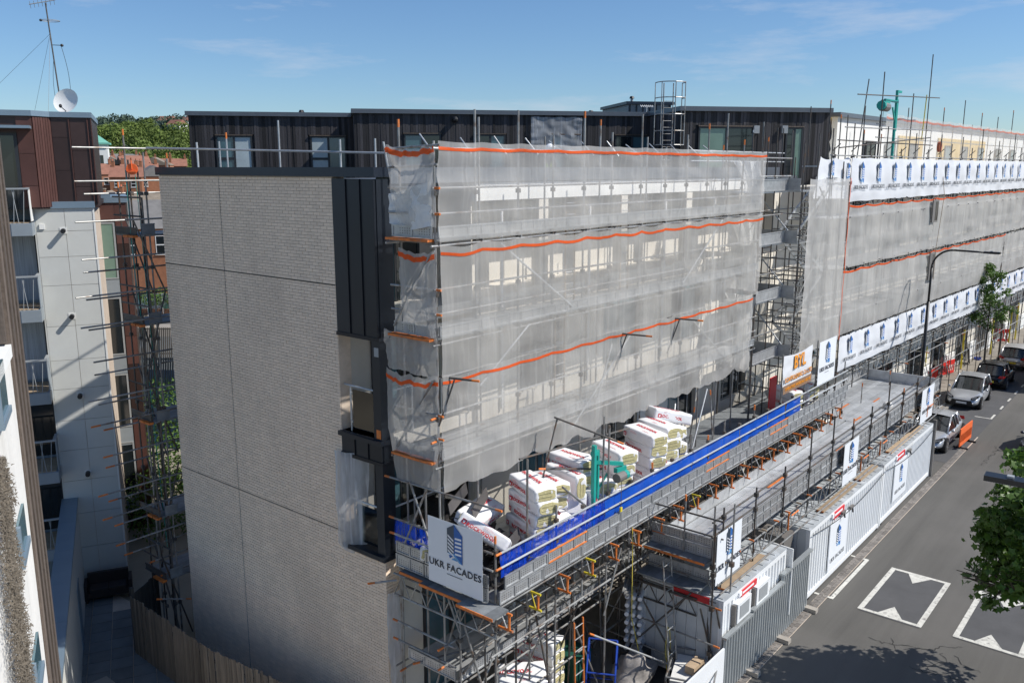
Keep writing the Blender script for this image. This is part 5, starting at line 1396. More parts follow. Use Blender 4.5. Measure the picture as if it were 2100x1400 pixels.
# tall white edge sheet on the building side
for k in range(7): b = MB(); b.box((k * 2.0 + .01, 1.52, dz - .04), ((k + 1) * 2.0 - .01, 1.54, dz + .34), 'galvanised_pale'); b.build('edge_sheet', D.root)
b = MB(); b.box((21.6, .1, dz), (21.65, 3.3, dz + .45), 'deck_metal'); b.build('edge_sheet', D.root); b = MB(); b.box((14.9, 3.32, dz), (21.6, 3.36, dz + .4), 'galvanised_pale'); b.build('edge_sheet', D.root)
for k in range(9): toe(D.root, (k * 2.4 + .02, .0), ((k + 1) * 2.4 - .02, .0), dz + .0, .27); toe(D.root, (k * 2.4 + .02, .01), ((k + 1) * 2.4 - .02, .01), dz + .29, .24)
for z in (dz + .62, dz + 1.0): D.run('guard_rail', (-.2, .0, z), (21.8, .0, z), 5.3, 'steel_dark')
for i in range(12):
    x = .3 + i * 1.93; tall = i in (3, 4, 7)
    D.t('standard', (x, -.05, 2.62), (x, -.05, 5.35 if tall else 4.75 + rs.uniform(-.1, .15)), 'steel_dark', 'b' if i in (5, 8) else '')
    for z in (dz - .2, dz + .6, dz + 1.0): D.coupler((x, -.05, z), k=1.2)
    if i % 2: D.t('standard', (x - .6, 1.9, 2.7), (x - .6, 1.9, 4.3 + rs.uniform(-.2, .3)), 'galvanised', 'b')
for k in range(5): lattice(D.root, (k * 4.3, -.10, dz - .72), (k * 4.3 + 4.25, -.10, dz - .72), .48, .5)
for k in range(26):
    x = .2 + k * .82; D.t('transom', (x, -.22, dz - .12), (x, 1.9, dz - .12), 'galvanised', 'a', em='orange_paint' if k % 3 else 'plank', el=.14)
D.run('ledger', (-.2, -.28, dz - .80), (21.6, -.28, dz - .80), 5.5)
for i in (2, 5, 6, 9): bb = MB(); bb.tube((i * 2.1, -.22, dz - .1), (i * 2.1, -.22, dz - .62), .026, 'orange_paint'); bb.tube((i * 2.1, -.3, dz - .16), (i * 2.1 + .5, -.3, dz - .16), .022, 'orange_paint'); bb.build('needle_frame', D.root)
# near end
toe(D.root, (-.06, .05), (-.06, 1.75), dz, .27, out=(-1, 0)); toe(D.root, (-.055, .05), (-.055, 1.75), dz + .29, .24, out=(-1, 0))
toe(D.root, (-.16, .05), (-.16, 1.75), dz - .62, .34, out=(-1, 0)); 
for j in range(7):
    bb = MB(); bb.box((-.42, .06 + j * .245, dz - .06), (-.02, .30 + j * .245, dz - .01), 'deck_dark'); bb.box((-.44, .06 + j * .245, dz - .065), (-.421, .30 + j * .245, dz - .005), 'orange_paint'); bb.build('board_end', D.root)
for j in range(7):
    bb = MB(); bb.box((-.75, .06 + j * .245, dz - .66), (-.18, .30 + j * .245, dz - .62), 'deck_dark'); bb.build('board_end', D.root)
for z in (dz + .6, dz + 1.05): D.t('guard_rail', (-.1, -.25, z), (-.1, 2.4, z), 'steel_dark')
for (x, y, t0) in ((-.1, 0, 4.9), (-.45, -.2, 4.6), (-.1, .8, 5.0), (-.1, 1.85, 4.6), (.35, -.3, 4.9), (-.5, 1.9, 4.2)):
    D.t('standard', (x, y, .05), (x, y, t0), 'steel_dark' if x < -.2 else 'galvanised', 'b' if y == .8 else '')
    for z in (1.2, 2.4, dz - .2): D.coupler((x, y, z), k=1.3)
for (p, q) in (((-.45, -.25, .4), (-.1, .1, 2.3)), ((-.1, -.25, .4), (-.45, .1, 2.3)), ((.3, -.35, .5), (-.4, -.3, 2.4)), ((-.4, -.35, .5), (.3, -.3, 2.4)), ((-.6, 2.3, .3), (-.4, .4, 2.6)), ((-.6, .4, .4), (-.5, 2.2, 2.7)), ((-.5, 1.9, 3.3), (-.5, 3.0, 4.6)), ((-.5, 3.1, 3.2), (-.5, 2.0, 4.5))):
    D.t('brace', p, q, 'steel_dark')
for z in (.75, 1.5, 2.5): D.t('ledger', (-.55, -.5, z), (-.5, 3.6, z + .05), 'galvanised' if z < 2 else 'steel_dark', 'a')
lattice(D.root, (-.2, -.2, dz - 1.05), (-.2, 2.9, dz - 1.05), .5, .5)
lattice(D.root, (-.25, .3, dz - 1.55), (-.25, 3.6, dz - 1.55), .45, .5, m='steel_dark')
D.finish()

# ---------------------------------------------------- E: stair tower
Ee = Scaf('stair tower scaffold standing between the two netted fronts', (30.0, 11.5, 0))
for x in (0, 1.35, 2.7, 4.05):
    for y in (0, 1.0, 1.9): Ee.t('standard', (x, y, 0), (x, y, 13.2 + rs.uniform(0, 1.3)), 'steel_dark', 'b' if rs.random() < .3 else '')
for k in range(7):
    z = 1.0 + k * 1.6
    for y in (0, 1.9): Ee.t('ledger', (-.25, y, z), (4.3, y, z)); Ee.t('guard_rail', (-.2, y, z + .8), (4.2, y, z + .8))
    for x in (0, 1.35, 2.7, 4.05): Ee.t('transom', (x, -.12, z + .05), (x, 2.1, z + .05), 'galvanised'); Ee.coupler((x, 0, z)); Ee.coupler((x, 0, z + .8))
    Ee.t('transom', (-.06, -.2, z + .8), (-.06, 2.1, z + .8))
    s = MB(); a = (.5, 3.6) if k % 2 == 0 else (3.6, .5)
    for yy in (.35, 1.0): s.obox(((a[0] + a[1]) / 2, yy, z + .8), ((a[1] - a[0]) / 2, 0, .8), (0, .02, 0), (0, 0, .06), 'galvanised_pale')
    for j in range(8):
        t = (j + .5) / 8; x = a[0] + (a[1] - a[0]) * t; s.box((x - .12, .37, z + 1.6 * t), (x + .12, .98, z + 1.6 * t + .03), 'deck_metal')
    s.build('stair_flight', Ee.root)
for z in (6.3, 8.45, 10.4, 12.2):
    for j in range(8): board(Ee.root, -.1, j * .24, 1.2, (j + 1) * .24, z, 'deck_metal')
    toe(Ee.root, (-.12, .02), (-.12, 1.9), z, .42, out=(-1, 0), ribs=False)
    b = MB(); b.box((-2.3, .5, z - .06), (-.12, 1.7, z), 'deck_metal'); b.build('bridge_deck', Ee.root); toe(Ee.root, (-2.3, .48), (-.14, .48), z, .40, ribs=False)
for (z0, z1) in ((6.4, 8.3), (8.5, 10.3), (10.5, 12.3)): Ee.t('brace', (-.08, .1, z0), (-.08, 1.8, z1), 'galvanised_pale'); Ee.t('brace', (.1, -.06, z0), (2.6, -.06, z1)); Ee.t('brace', (3.9, -.06, z0), (1.5, -.06, z1))
for x in (-2.3, -1.2): Ee.t('standard', (x, 1.7, 4.3), (x, 1.7, 13.4), 'steel_dark'); Ee.t('standard', (x, .5, 4.3), (x, .5, 14.3), 'steel_dark')
for z in (7.3, 9.4, 11.4, 12.7, 13.3): Ee.t('guard_rail', (-2.5, .48, z), (.1, .48, z))
Ee.finish()
def tower_net(u, v): return Vector((30.03 + 4.15 * u - .45 * v * 0, 11.24 + .05 * fbm(u * 9, v * 6, 3) + .03 * math.sin(u * 20), 12.62 - 6.3 * v + .5 * v * u * 0 - .05 * abs(math.sin(u * 9.4)) * (1 - v)))
o = sheet('debris_netting', tower_net, 36, 40, 'net_far'); tag(o, 'tall narrow white net on the front of the stair tower', 'netting', 'white debris nets on the scaffold')
sheet('edge_band', lambda u, v: Vector((34.14 + .06 * u + .03 * math.sin(v * 25), 11.22, 12.6 - 6.3 * v)), 1, 30, 'band_orange', o)

# ---------------------------------------------------- F: far scaffold with banners
Ff = Scaf('long far scaffold wrapped in white nets and printed banners along the pavement', W0, WA)
FLn = 66.0
def wl2(x, y, z): return (x, y, z)
n = 34
for i in range(n):
    x = 1.2 + i * 1.95
    Ff.t('standard', (x, 0, 2.9 if x < 12 else 0.1), (x, 0, 13.5 + (.9 if i % 2 else .4) + rs.uniform(-.2, .35) + (.7 if i in (11, 15, 19) else 0)), 'steel_dark')
    Ff.t('standard', (x + .4, 1.2, 0.1), (x + .4, 1.2, 15.0 + rs.uniform(-.3, .5) + (1.3 if i > 8 and i % 2 else .4)), 'steel_dark', 'b' if i % 4 == 1 else '')
    for z in (5.0, 7.0, 9.0, 11.0): Ff.t('transom', (x, -.12, z), (x, 1.4, z), 'galvanised')
    for z in (4.45, 13.42): Ff.coupler((x, 0, z), k=1.5)
    if i < 30: Ff.t('strut', (x + .35, .2, 13.62), (x + .55, -.02, 13.9), 'steel_dark', r=.02)
for z in (4.4, 5.9, 7.0, 8.0, 9.0, 10.0, 11.0, 12.4, 13.45): Ff.run('ledger', (.8, -.03, z), (FLn, -.03, z), 8.0, 'galvanised')
for z in (14.35, 14.95): Ff.run('guard_rail', (9.0, 1.2, z), (FLn, 1.2, z), 8.0, 'galvanised')
for z in (3.4, 2.2, 4.4): Ff.run('ledger', (3.5, 1.2 if z > 3.5 else -.02, z), (FLn * .8, 1.2 if z > 3.5 else -.02, z), 6.0, 'galvanised')
for z in (4.4, 6.9, 9.0, 11.0, 13.0):
    for k in range(8): board(Ff.root, 1 + k * 8, .08, 9 + k * 8, 1.15, z + .06, 'deck_metal')
for k in range(9): lattice(Ff.root, (4 + k * 4.2, .05, 3.75), (8.1 + k * 4.2, .05, 3.75), .45, .6)
for k in range(10): Ff.t('brace', (5 + k * 3.4, .0, 3.4), (7 + k * 3.4, .0, 1.2), 'galvanised_pale'); Ff.t('transom', (5 + k * 3.4, -.3, 3.45), (5 + k * 3.4, 1.6, 3.45), 'galvanised', 'a')
Ff.run('kick_rail', (14, -.55, .12), (FLn * .8, -.55, .12), 6, 'galvanised_pale')
# tall frame of tubes with the far hoist
Ff.t('standard', (4.6, .4, 12.9), (5.4, .4, 16.6), 'steel_dark'); Ff.t('standard', (6.9, .3, 12.0), (6.9, .3, 17.0), 'steel_dark'); Ff.t('standard', (13.3, .3, 12.0), (13.3, .3, 18.3), 'steel_dark'); Ff.t('standard', (11.6, .5, 13), (11.6, .5, 16.4), 'steel_dark')
Ff.t('outrigger', (4.0, .3, 15.9), (14.6, .2, 16.35), 'steel_dark'); Ff.t('outrigger', (2.0, .2, 14.05), (13.8, .1, 14.05), 'steel_dark'); Ff.t('outrigger', (2.0, .1, 13.75), (13.0, .0, 14.4), 'steel_dark'); Ff.t('brace', (12.7, .3, 14.3), (12.9, .3, 16.4), 'yellow_paint')
Ff.t('outrigger', (2.4, .1, 14.55), (13.4, .1, 14.75), 'galvanised')
for x in (3.2, 5.9, 8.0, 9.6): Ff.t('standard', (x, .6, 12.8), (x, .6, 14.3 + rs.uniform(.1, 1.0)), 'steel_dark', 'b')
Ff.finish()
# yellow foam round the poles at pavement level
for k, (u, v, h, lab) in enumerate(((1970, 757, 2.6, 'nearest'), (2030, 727, 2.7, ''), (2068, 703, 2.7, ''), (2081, 696, 2.8, ''), (1955, 741, 2.2, ''), (1979, 721, 2.2, ''), (1862, 800, 2.0, ''), (1835, 812, 2.0, ''), (1893, 790, 2.4, ''), (1925, 768, 2.6, ''), (1937, 757, 2.5, ''))):
    p = at_z(u, v, .1); e = empty('padded_pole', p, 0, 'scaffold pole wrapped in bright yellow foam on the pavement', 'pole', 'yellow padded poles on the pavement')
    b = MB(); b.tube((0, 0, .05), (0, 0, h), .055, 'yellow_paint', 8); b.build('foam_sleeve', e); b = MB(); b.tube((0, 0, 0), (0, 0, h + 1.6), TR, 'galvanised'); b.box((-.11, -.11, 0), (.11, .11, .03), 'plank'); b.build('tube', e)
# far nets: local functions placed in the world
def far(fn): return lambda u, v: W0 + Matrix.Rotation(WA, 3, 'Z') @ fn(u, v)
def far_fn(x0, x1, zt, zb, ph, bays, amp=.06, y=-.09, sag=.07):
    def fn(u, v):
        s = abs(math.sin(math.pi * bays * u)); x = x0 + (x1 - x0) * u
        return Vector((x, y + amp * .6 * math.sin(u * bays * 6.28 + ph) * math.sin(v * 3.1) + amp * fbm(u * bays * .7, v * 4, ph) - .05 * s * math.sin(3.14 * v) + .03 * fbm(u * bays * 2, v * 2, ph + 4), zt + (zb - zt) * v - sag * s * (1 - v) + .03 * s * v))
    return fn
def fnet(lab, x0, x1, zt, zb, ph, bays, band=True, m='net_far', nu=160):
    f = far_fn(x0, x1, zt, zb, ph, bays)
    o = sheet('debris_netting', far(f), nu, 14, m); tag(o, lab, 'netting', 'white debris nets on the scaffold')
    if band: sheet('edge_band', far(lambda u, v: f(u, .005 + .03 * v) + Vector((0, -.012, 0))), nu, 1, 'band_orange', o)
fnet('far upper net between the two rows of printed banners, orange edged', 3.0, 14.58, 11.52, 8.92, 1.0, 6, nu=60)
fnet('far upper net right of the small window slot', 14.6, 66, 11.52, 8.92, 2.0, 26)
fnet('far lower net left of the small window slot', 2.8, 14.88, 8.86, 6.12, 3.0, 6, nu=60)
fnet('far lower net behind the street lamp with orange edge', 14.9, 30.0, 8.86, 6.14, 4.0, 8, nu=80)
fnet('far lower net beyond the tree, last stretch', 30.1, 66, 8.86, 6.16, 5.0, 18, band=False)
def rf(u, v): return Vector((9.8 + 30 * u, 1.05 + .05 * fbm(u * 20, v * 3), 15.45 - 2.1 * v - .06 * abs(math.sin(u * 47))))
o = sheet('debris_netting', far(rf), 80, 8, 'net_white'); tag(o, 'thin clear net on the roof storey of the far wing with faded red edge', 'netting', 'white debris nets on the scaffold')
sheet('edge_band', far(lambda u, v: rf(u, .06 + .05 * v) + Vector((0, -.012, 0))), 80, 1, 'band_faded', o)
# gap windows glimpsed through slots in the nets
for (x, z0, z1, lab) in ((14.1, 10.3, 11.4, 'narrow dark opening in the upper far net'), (14.4, 7.4, 8.75, 'narrow dark opening in the lower far net')):
    p = W0 + Matrix.Rotation(WA, 3, 'Z') @ Vector((x, -.26, 0)); e = empty('open_window', p, WA, lab, 'window')
    boxo('frame', (-.45, 0, z0), (.45, .06, z1), 'motor_grey', e); boxo('pane', (-.05, -.01, z0 + .1), (.35, -.002, z1 - .08), 'window_dark', e)
# banners
def banner(lab, x0, x1, zt, zb, nlog, first, grp, size=.88):
    f = far_fn(x0, x1, zt, zb, x0, (x1 - x0) / 1.95, .025, -.13, .035)
    o = sheet('banner', far(f), int((x1 - x0) * 5), 12, 'banner_vinyl'); tag(o, lab, 'banner', grp)
    for k in range(nlog):
        x = x0 + first + k * 1.98
        if x > x1 - .7: break
        c = W0 + Matrix.Rotation(WA, 3, 'Z') @ (Vector((x, -.235, (zt + zb) / 2 - .02)))
        brand_print(o, c, WE, Vector((0, 0, 1)), size * (zt - zb) / 1.1, under=False)
banner('long upper banner printed with blue building logos at the roof edge', 2.8, 60, 13.38, 11.62, 26, .9, 'logo banners along the far scaffold', .80)
banner('lower banner printed with blue building logos left of the street lamp', 2.9, 21.0, 6.10, 4.58, 9, 1.0, 'logo banners along the far scaffold')
banner('lower banner with blue logos beyond the street lamp and tree', 21.05, 60, 6.10, 4.50, 18, 1.0, 'logo banners along the far scaffold')
sheet('banner', lambda u, v: Vector((32.9 + 3.2 * u - .5 * v * (1 - u), 11.98 - .05 * u + .05 * fbm(u * 4, v * 3), 13.4 - (1.55 + .1 * u) * v - .12 * abs(math.sin(u * 7)) * (1 - v))), 20, 10, 'banner_vinyl')
o = [q for q in COL.objects if q.name.startswith('banner') and 'label' not in q][0]; tag(o, 'loose left end of the upper banner flapping beside the stair tower', 'banner', 'logo banners along the far scaffold')
brand_print(o, (33.9, 11.86, 12.75), WE, (0, 0, 1), .9, False); brand_print(o, (35.4, 11.76, 12.6), WE, (0, 0, 1), 1.0, False)
# black bungee ties along the banner edges
tb_ = MB()
for (zt, x0, x1) in ((11.58, 2.9, 58), (6.14, 3, 58), (8.9, 3, 40), (4.52, 3, 40)):
    x = x0
    while x < x1:
        c = W0 + Matrix.Rotation(WA, 3, 'Z') @ Vector((x, -.16, zt + rs.uniform(-.05, .05))); tb_.obox(c, WE * rs.uniform(.05, .16) + Vector((0, 0, rs.uniform(-.04, .04))), WN * .02, Vector((0, 0, .02)), 'tie_black'); x += rs.uniform(.3, .75)
tag(tb_.build('bungee_tie', Ff.root), kind='stuff')
bt = [q for q in COL.objects if q.name.startswith('bungee_tie')][0]; bt.matrix_local = Matrix.Rotation(-WA, 4, 'Z') @ Matrix.Translation(-W0)

# ---------------------------------------------------- G: rear scaffold past the gable
G = Scaf('bare tube scaffold behind the gable with long tubes sticking out over the alley', (12.2, 22.6, 0))
rear = [(152, 372, 0), (172, 398, 1), (154, 456, 0), (167, 533, 0), (171, 559, 1), (155, 611, 0), (177, 615, 1), (166, 673, 0), (182, 677, 1), (192, 743, 0), (194, 769, 1), (181, 824, 0), (202, 830, 1), (187, 876, 0),
        (213, 882, 1), (212, 938, 0), (217, 959, 1), (202, 1018, 0), (223, 1028, 1), (211, 1066, 0), (235, 1078, 1), (238, 1119, 0), (255, 1138, 1)]
for (u, v, w) in rear:
    p = at_y(u, v, 22.65 + w * .75); G.t('ledger', (p.x - 12.2, p.y - 22.6, p.z), (1.6, p.y - 22.6, p.z), 'galvanised', 'a' if v > 870 else '', el=.25)
for (u, v) in ((307, 1153), (330, 1180)):
    p = at_y(u, v, 22.9); G.t('ledger', (p.x - 12.2, .3, p.z), (1.6, .3, p.z), 'galvanised', 'a')
p = at_y(148, 302, 13.0 + 9.6); G.t('guard_rail', (p.x - 12.2, .02, p.z), (8.0, .02, p.z), 'galvanised'); 
p0 = at_y(400, 306, 13.6 + 8.9); 
for (x, y, z0, z1, e) in ((-.12, .1, -1, 13.4, ''), (-.40, .55, -1, 14.0, 'b'), (-.12, .95, -1, 13.2, ''), (-.28, 1.3, -1, 12.6, 'b'), (1.5, .1, -1, 13.6, ''), (1.0, .9, -1, 13.4, 'b'), (-.26, .1, -1, 12.2, ''), (-.05, .6, -1, 12.9, ''), (-.5, .15, 2.0, 9.0, '')):
    G.t('standard', (x, y, z0), (x, y, z1), 'steel_dark' if z1 < 13.3 else 'galvanised', e)
    for z in range(0, 13): 
        if z % 2 == 0: G.coupler((x, y, z + .3))
for k, (z0, z1) in enumerate(((-.8, 1.9), (2.2, 4.6), (4.9, 7.4), (7.2, 9.6), (9.6, 11.6))): G.t('brace', (-.55 if k % 2 else .2, .08, z0), (.2 if k % 2 else -.55, .1, z1), 'steel_dark'); G.t('brace', (-.15, .1, z0), (-.15, 1.3, z1), 'steel_dark')
for z in (11.2, 8.75, 5.95, 3.1, 1.15):
    for j in range(5): board(G.root, -.45, .08 + j * .245, 2.0, .08 + (j + 1) * .245, z, 'deck_dark')
    toe(G.root, (-.48, .1), (-.48, 1.25), z, .2, m='steel_dark', out=(-1, 0), ribs=False); toe(G.root, (-.36, .06), (.02, .06), z, .30, m='deck_dark', ribs=False)
    for j in range(2):
        bb = MB(); bb.box((-.60, .1 + j * .3, z - .07), (-.46, .34 + j * .3, z - .01), 'orange_paint'); bb.build('board_end', G.root)
    for dzz in (.5, 1.0): G.t('transom', (-.42, -.15, z + dzz), (-.42, 1.4, z + dzz), 'steel_dark')
G.t('transom', (-.9, -.05, .75), (.0, -.35, .5), 'galvanised', 'ab')
G.finish()
# rope wheel: orange warning disc on the rear scaffold
p = at_y(271, 347, 22.9)
e = empty('pulley_wheel', p, 0, 'bright orange gin wheel hanging from the rear scaffold tubes', 'pulley')
ga = Vector((.75, -.35, 0)).normalized(); gb = Vector((0, 0, 1)); gn = Vector((-.64, -.77, 0)).normalized()
b = MB(); ga = Vector((gn.y, -gn.x, 0)); 
b.prism([ga * .15 * math.cos(2 * math.pi * k / 18) + gb * .15 * math.sin(2 * math.pi * k / 18) for k in range(18)], gn * .05, 'barrier_orange'); b.build('wheel', e)
b = MB(); b.tube(Vector((0, 0, .0)) + gn * .06, Vector((0, 0, .30)) + gn * .06, .016, 'barrier_orange'); b.obox(gn * .07 + gb * -.06, ga * .11, gn * .02, gb * .018, 'barrier_orange'); b.build('bracket', e)
b = MB(); b.path([Vector((.13, .12, -.02)) , Vector((.17, .12, -1.5)), Vector((.2, .15, -3.6)), Vector((.3, .2, -8))], .009, 'teal_paint', 5); b.path([Vector((-.13, .12, -.02)), Vector((-.13, .12, -2)), Vector((.05, .15, -6)), Vector((.2, .2, -11))], .009, 'teal_paint', 5); b.build('rope', e)
# loose tubes above the flat roof behind the parapet (edge protection)
Rr = Scaf('pale guard rail tubes standing on the flat roof behind the dark coping', (12.6, 15.2, 12.66))
for (u, v, z_) in ((403, 292, 1.2), (570, 247, 1.0), (697, 286, 1.0), (769, 284, .8), (463, 272, 1.3), (449, 290, .9)):
    p = at_y(u, v, 20.6 if u < 600 else 16.0); Rr.t('standard', (p.x - 12.6, p.y - 15.2, 0), (p.x - 12.6, p.y - 15.2, p.z - 12.66), 'galvanised_pale', 'b' if u == 463 else '')
a = at_y(300, 303.5, 21.0); c2 = at_y(792, 314, 14.9)
Rr.run('guard_rail', (a.x - 12.6, a.y - 15.2, a.z - 12.66), (c2.x - 12.6, c2.y - 15.2, c2.z - 12.66), 4.5, 'galvanised_pale')
a = at_y(786, 291, 14.6); c2 = at_y(800, 331, 14.6); Rr.t('brace', (a.x - 12.6, -.6, a.z - 12.66), (c2.x - 12.6, -.6, 0), 'galvanised_pale')
for u in (1660, 1545, 1690): p = at_y(u, 270, 16); Rr.t('standard', (p.x - 12.6, .8, 0), (p.x - 12.6, .8, 1.9), 'galvanised_pale')
for z in (.55, .9): Rr.run('guard_rail', (14.5, -.9, z), (22.5, -.9, z), 4, 'galvanised_pale')
Rr.finish()
# =================================================================== INSULATION PACKS
def pack_mesh(L, W, H, r=.10, sd=0.0):
    """wrapped bale: rounded box along X"""
    bm = bmesh.new(); bmesh.ops.create_cube(bm, size=1.0)
    bmesh.ops.scale(bm, vec=(L, W, H), verts=bm.verts)
    bmesh.ops.bevel(bm, geom=[e for e in bm.edges], offset=r, segments=3, affect='EDGES', profile=.6)
    bmesh.ops.subdivide_edges(bm, edges=[e for e in bm.edges if e.calc_length() > .25], cuts=4, use_grid_fill=True)
    for v in bm.verts:
        k = noise.noise(v.co * 5.0 + Vector((sd, 0, 0))) * .020 + noise.noise(v.co * 13.0 + Vector((0, sd, 0))) * .012; v.co += v.co.normalized() * k
    me = bpy.data.meshes.new('wrap'); bm.to_mesh(me); bm.free(); me.materials.append(M['wrap_white'])
    me.polygons.foreach_set('use_smooth', [True] * len(me.polygons)); return me
PK = [pack_mesh(1.2, .60, .315, .07, sd) for sd in (0, 3.3, 7.7, 11.1)]
def wool_mesh(sd):
    b = MB(); pts = []; rg = random.Random(sd)
    for k in range(18):
        a = 2 * math.pi * k / 18; w = rg.uniform(.9, 1.05); sx = math.copysign(abs(math.cos(a)) ** .62, math.cos(a)); sz = math.copysign(abs(math.sin(a)) ** .62, math.sin(a))
        pts.append((0, .248 * sx * w, .128 * sz * w))
    b.prism(pts, (.018, 0, 0), 'wool')
    for z in (-.045, .04): b.box((.018, -.2, z), (.0215, .2 - .1 * rg.random(), z + .005), 'trim_black')
    return b.mesh('wool_end')
WE_M = [wool_mesh(k) for k in range(4)]
logo_b = MB(); logo_b.box((-.05, -.05, 0), (.05, .05, .003), 'print_red'); logo_b.prism([(-.03, .03, .003), (0, .01, .003), (.03, .03, .003), (.018, -.034, .003), (-.018, -.034, .003)], (0, 0, .002), 'print_white'); LOGO = logo_b.mesh('logo')
small_b = MB()
for k in range(3): small_b.box((-.14, -.03 + k * .022, 0), (.14 - .05 * (k % 3), -.027 + k * .022, .002), 'print_red')
SMALL = small_b.mesh('small_print')
rpk = random.Random(71)
def pack(x, y, z, rz, lab, rx=0.0, ry=0.0, grp='wrapped insulation packs', ends=True):
    """long axis along local X; the cut wool shows at the +X end"""
    e = empty('insulation_pack', (x, y, z), 0, lab, 'insulation pack', grp); e.rotation_euler = (rx, ry, rz)
    i = rpk.randrange(4); w = link('wrap', PK[i], e); w.scale = (1, rpk.uniform(.95, 1.04), rpk.uniform(.96, 1.03))
    if ends:
        o = link('wool_end', WE_M[rpk.randrange(4)], e); o.location = (.588, 0, rpk.uniform(-.01, .01))
    off = rpk.uniform(-.22, .12)
    for side in (-1, 1):      # printing on both long sides and the top
        X = (1, 0, 0) if side < 0 else (-1, 0, 0); c = Vector((0, .312 * side, 0))
        if rpk.random() < .8: put_text('ROCKWOOL', 'print_red', c + Vector((off * -side, 0, -.05 + rpk.uniform(0, .05))), X, (0, 0, 1), .115, e, bold=.02)
        o = link('logo', LOGO, e); o.matrix_local = frame_mat(c + Vector(((.46 + .2 * off) * side, 0, -.03)), X, (0, 0, 1))
        o = link('small_print', SMALL, e); o.matrix_local = frame_mat(c + Vector((-.1 + off, 0, .09)), X, (0, 0, 1))
    put_text('ROCKWOOL', 'print_red', (off, .05, .166), (1, 0, 0), (0, 1, 0), .13, e, bold=.02)
    o = link('small_print', SMALL, e); o.matrix_local = frame_mat((off + .2, -.15, .165), (1, 0, 0), (0, 1, 0))
    return e
DK = 4.35; PH = .305
order = ['lowest', 'second', 'third', 'fourth', 'fifth', 'sixth']
rk = random.Random(31)
TW = .36
def stack(x, y, n, where, z0=DK, dx=.0):
    for k in range(n):
        pack(x + rk.uniform(-.04, .04) + dx * k, y + rk.uniform(-.06, .06), z0 + .16 + k * PH, -math.pi / 2 - TW + rk.uniform(-.07, .07), f'{order[k] if k < n - 1 or n == 1 else "topmost"} insulation pack of the stack {where}', ry=rk.uniform(-.03, .03))
stack(14.42, 11.22, 6, 'right of the scrap heap')
stack(15.10, 11.17, 2, 'second from the scrap heap')
pack(15.05, 11.24, DK + .80, -math.pi / 2 - TW + .15, 'crumpled insulation pack third up beside the tall first stack', ry=.16)
pack(15.15, 11.39, DK + 1.15, -math.pi / 2 - TW - .1, 'insulation pack fourth up beside the tall first stack', ry=-.1)
pack(15.10, 11.34, DK + 1.50, -math.pi / 2 - TW, 'insulation pack on top beside the tall first stack', ry=-.05)
pack(15.62, 10.94, DK + .62, -math.pi / 2 - TW, 'upright insulation pack left of the teal hoist post', ry=-math.pi / 2 + .02, ends=False)
pack(15.70, 11.24, DK + 1.42, -math.pi / 2 - TW + .1, 'insulation pack lying on the upright pack left of the hoist', rx=math.pi / 2)
pack(16.05, 10.92, DK + .62, .12, 'upright insulation pack with vertical red lettering behind the hoist', ry=-math.pi / 2, ends=False)
pack(16.15, 11.39, DK + 1.42, -math.pi / 2 - TW, 'insulation pack lying across the upright pack behind the hoist')
pack(16.20, 11.44, DK + 1.74, -math.pi / 2 - TW + .2, 'insulation pack highest above the hoist arm')
stack(16.85, 11.22, 4, 'behind the teal hoist post', dx=.02)
pack(16.55, 11.74, DK + 1.5, .05, 'insulation pack lying lengthways on top behind the hoist')
stack(17.55, 11.12, 6, 'just right of the teal hoist')
pack(18.35, 11.64, DK + .16, -math.pi / 2 - TW, 'single low insulation pack between the two tall stacks')
stack(19.25, 11.17, 6, 'with large red lettering mid platform', dx=.01)
stack(19.95, 11.22, 6, 'fourth from the hoist', dx=.02)
stack(20.65, 11.27, 4, 'at the far end of the packs')
pack(20.75, 11.44, DK + 1.42, -math.pi / 2 - TW + .1, 'loose open insulation pack on the last stack', rx=.15)
pack(20.95, 11.44, DK + 1.80, -.6, 'tilted insulation pack on top of the last stack', rx=-.1, ry=.25)
pack(12.80, 12.55, DK + .45, math.pi + .5, 'insulation pack with dark open end beside the zinc column', ry=-.06)
pack(12.95, 11.35, DK + 1.02, math.pi * .60, 'tilted insulation pack showing its lettering behind the large sign', rx=.62, ry=-.42)
pack(13.65, 12.1, DK + 1.05, .2, 'insulation pack lying on the scrap heap', rx=.35)
# packs on the ground below
pack(14.75, 11.75, .95, -.75, 'wrapped insulation pack on the ground under the low deck, lettering up', rx=.55)
pack(14.35, 11.45, .30, -.6, 'wrapped insulation pack lowest at the picture edge', rx=.1)
for k in range(5): pack(15.75, 12.0, .17 + k * PH, -math.pi / 2 + .05, f'{order[k]} insulation pack of the shaded stack on the ground')
# packs seen at the far end of the platform under the lettered banner
stack(29.3, 11.3, 3, 'under the orange lettered banner'); stack(30.6, 11.3, 3, 'under the upright logo board')
# heap of dark cladding offcuts
hp = empty('scrap_heap', (13.25, 11.7, DK), 0, 'heap of dark bent zinc and board offcuts on the loading platform', 'scrap heap')
rk = random.Random(9)
for k in range(230):
    L = rk.uniform(.25, .95); w = rk.uniform(.04, .15); a = rk.gauss(.35, .6); ti = rk.gauss(0, .22)
    hx = max(-.75, min(.85, rk.gauss(.08, .42))); hy = max(-.95, min(1.5, rk.gauss(.25, .6)))
    hz_ = max(.02, (1.15 - .9 * abs(hx - .1) - .45 * abs(hy - .5))) * rk.random() ** .45
    d = Vector((math.cos(a) * math.cos(ti), math.sin(a) * math.cos(ti), math.sin(ti))); sN = Vector((-math.sin(a), math.cos(a), rk.gauss(0, .3))).normalized()
    b = MB(); b.obox((hx, hy, .05 + hz_), d * L / 2, sN * w / 2, d.cross(sN) * .006, 'scrap_zinc'); b.build('offcut', hp)
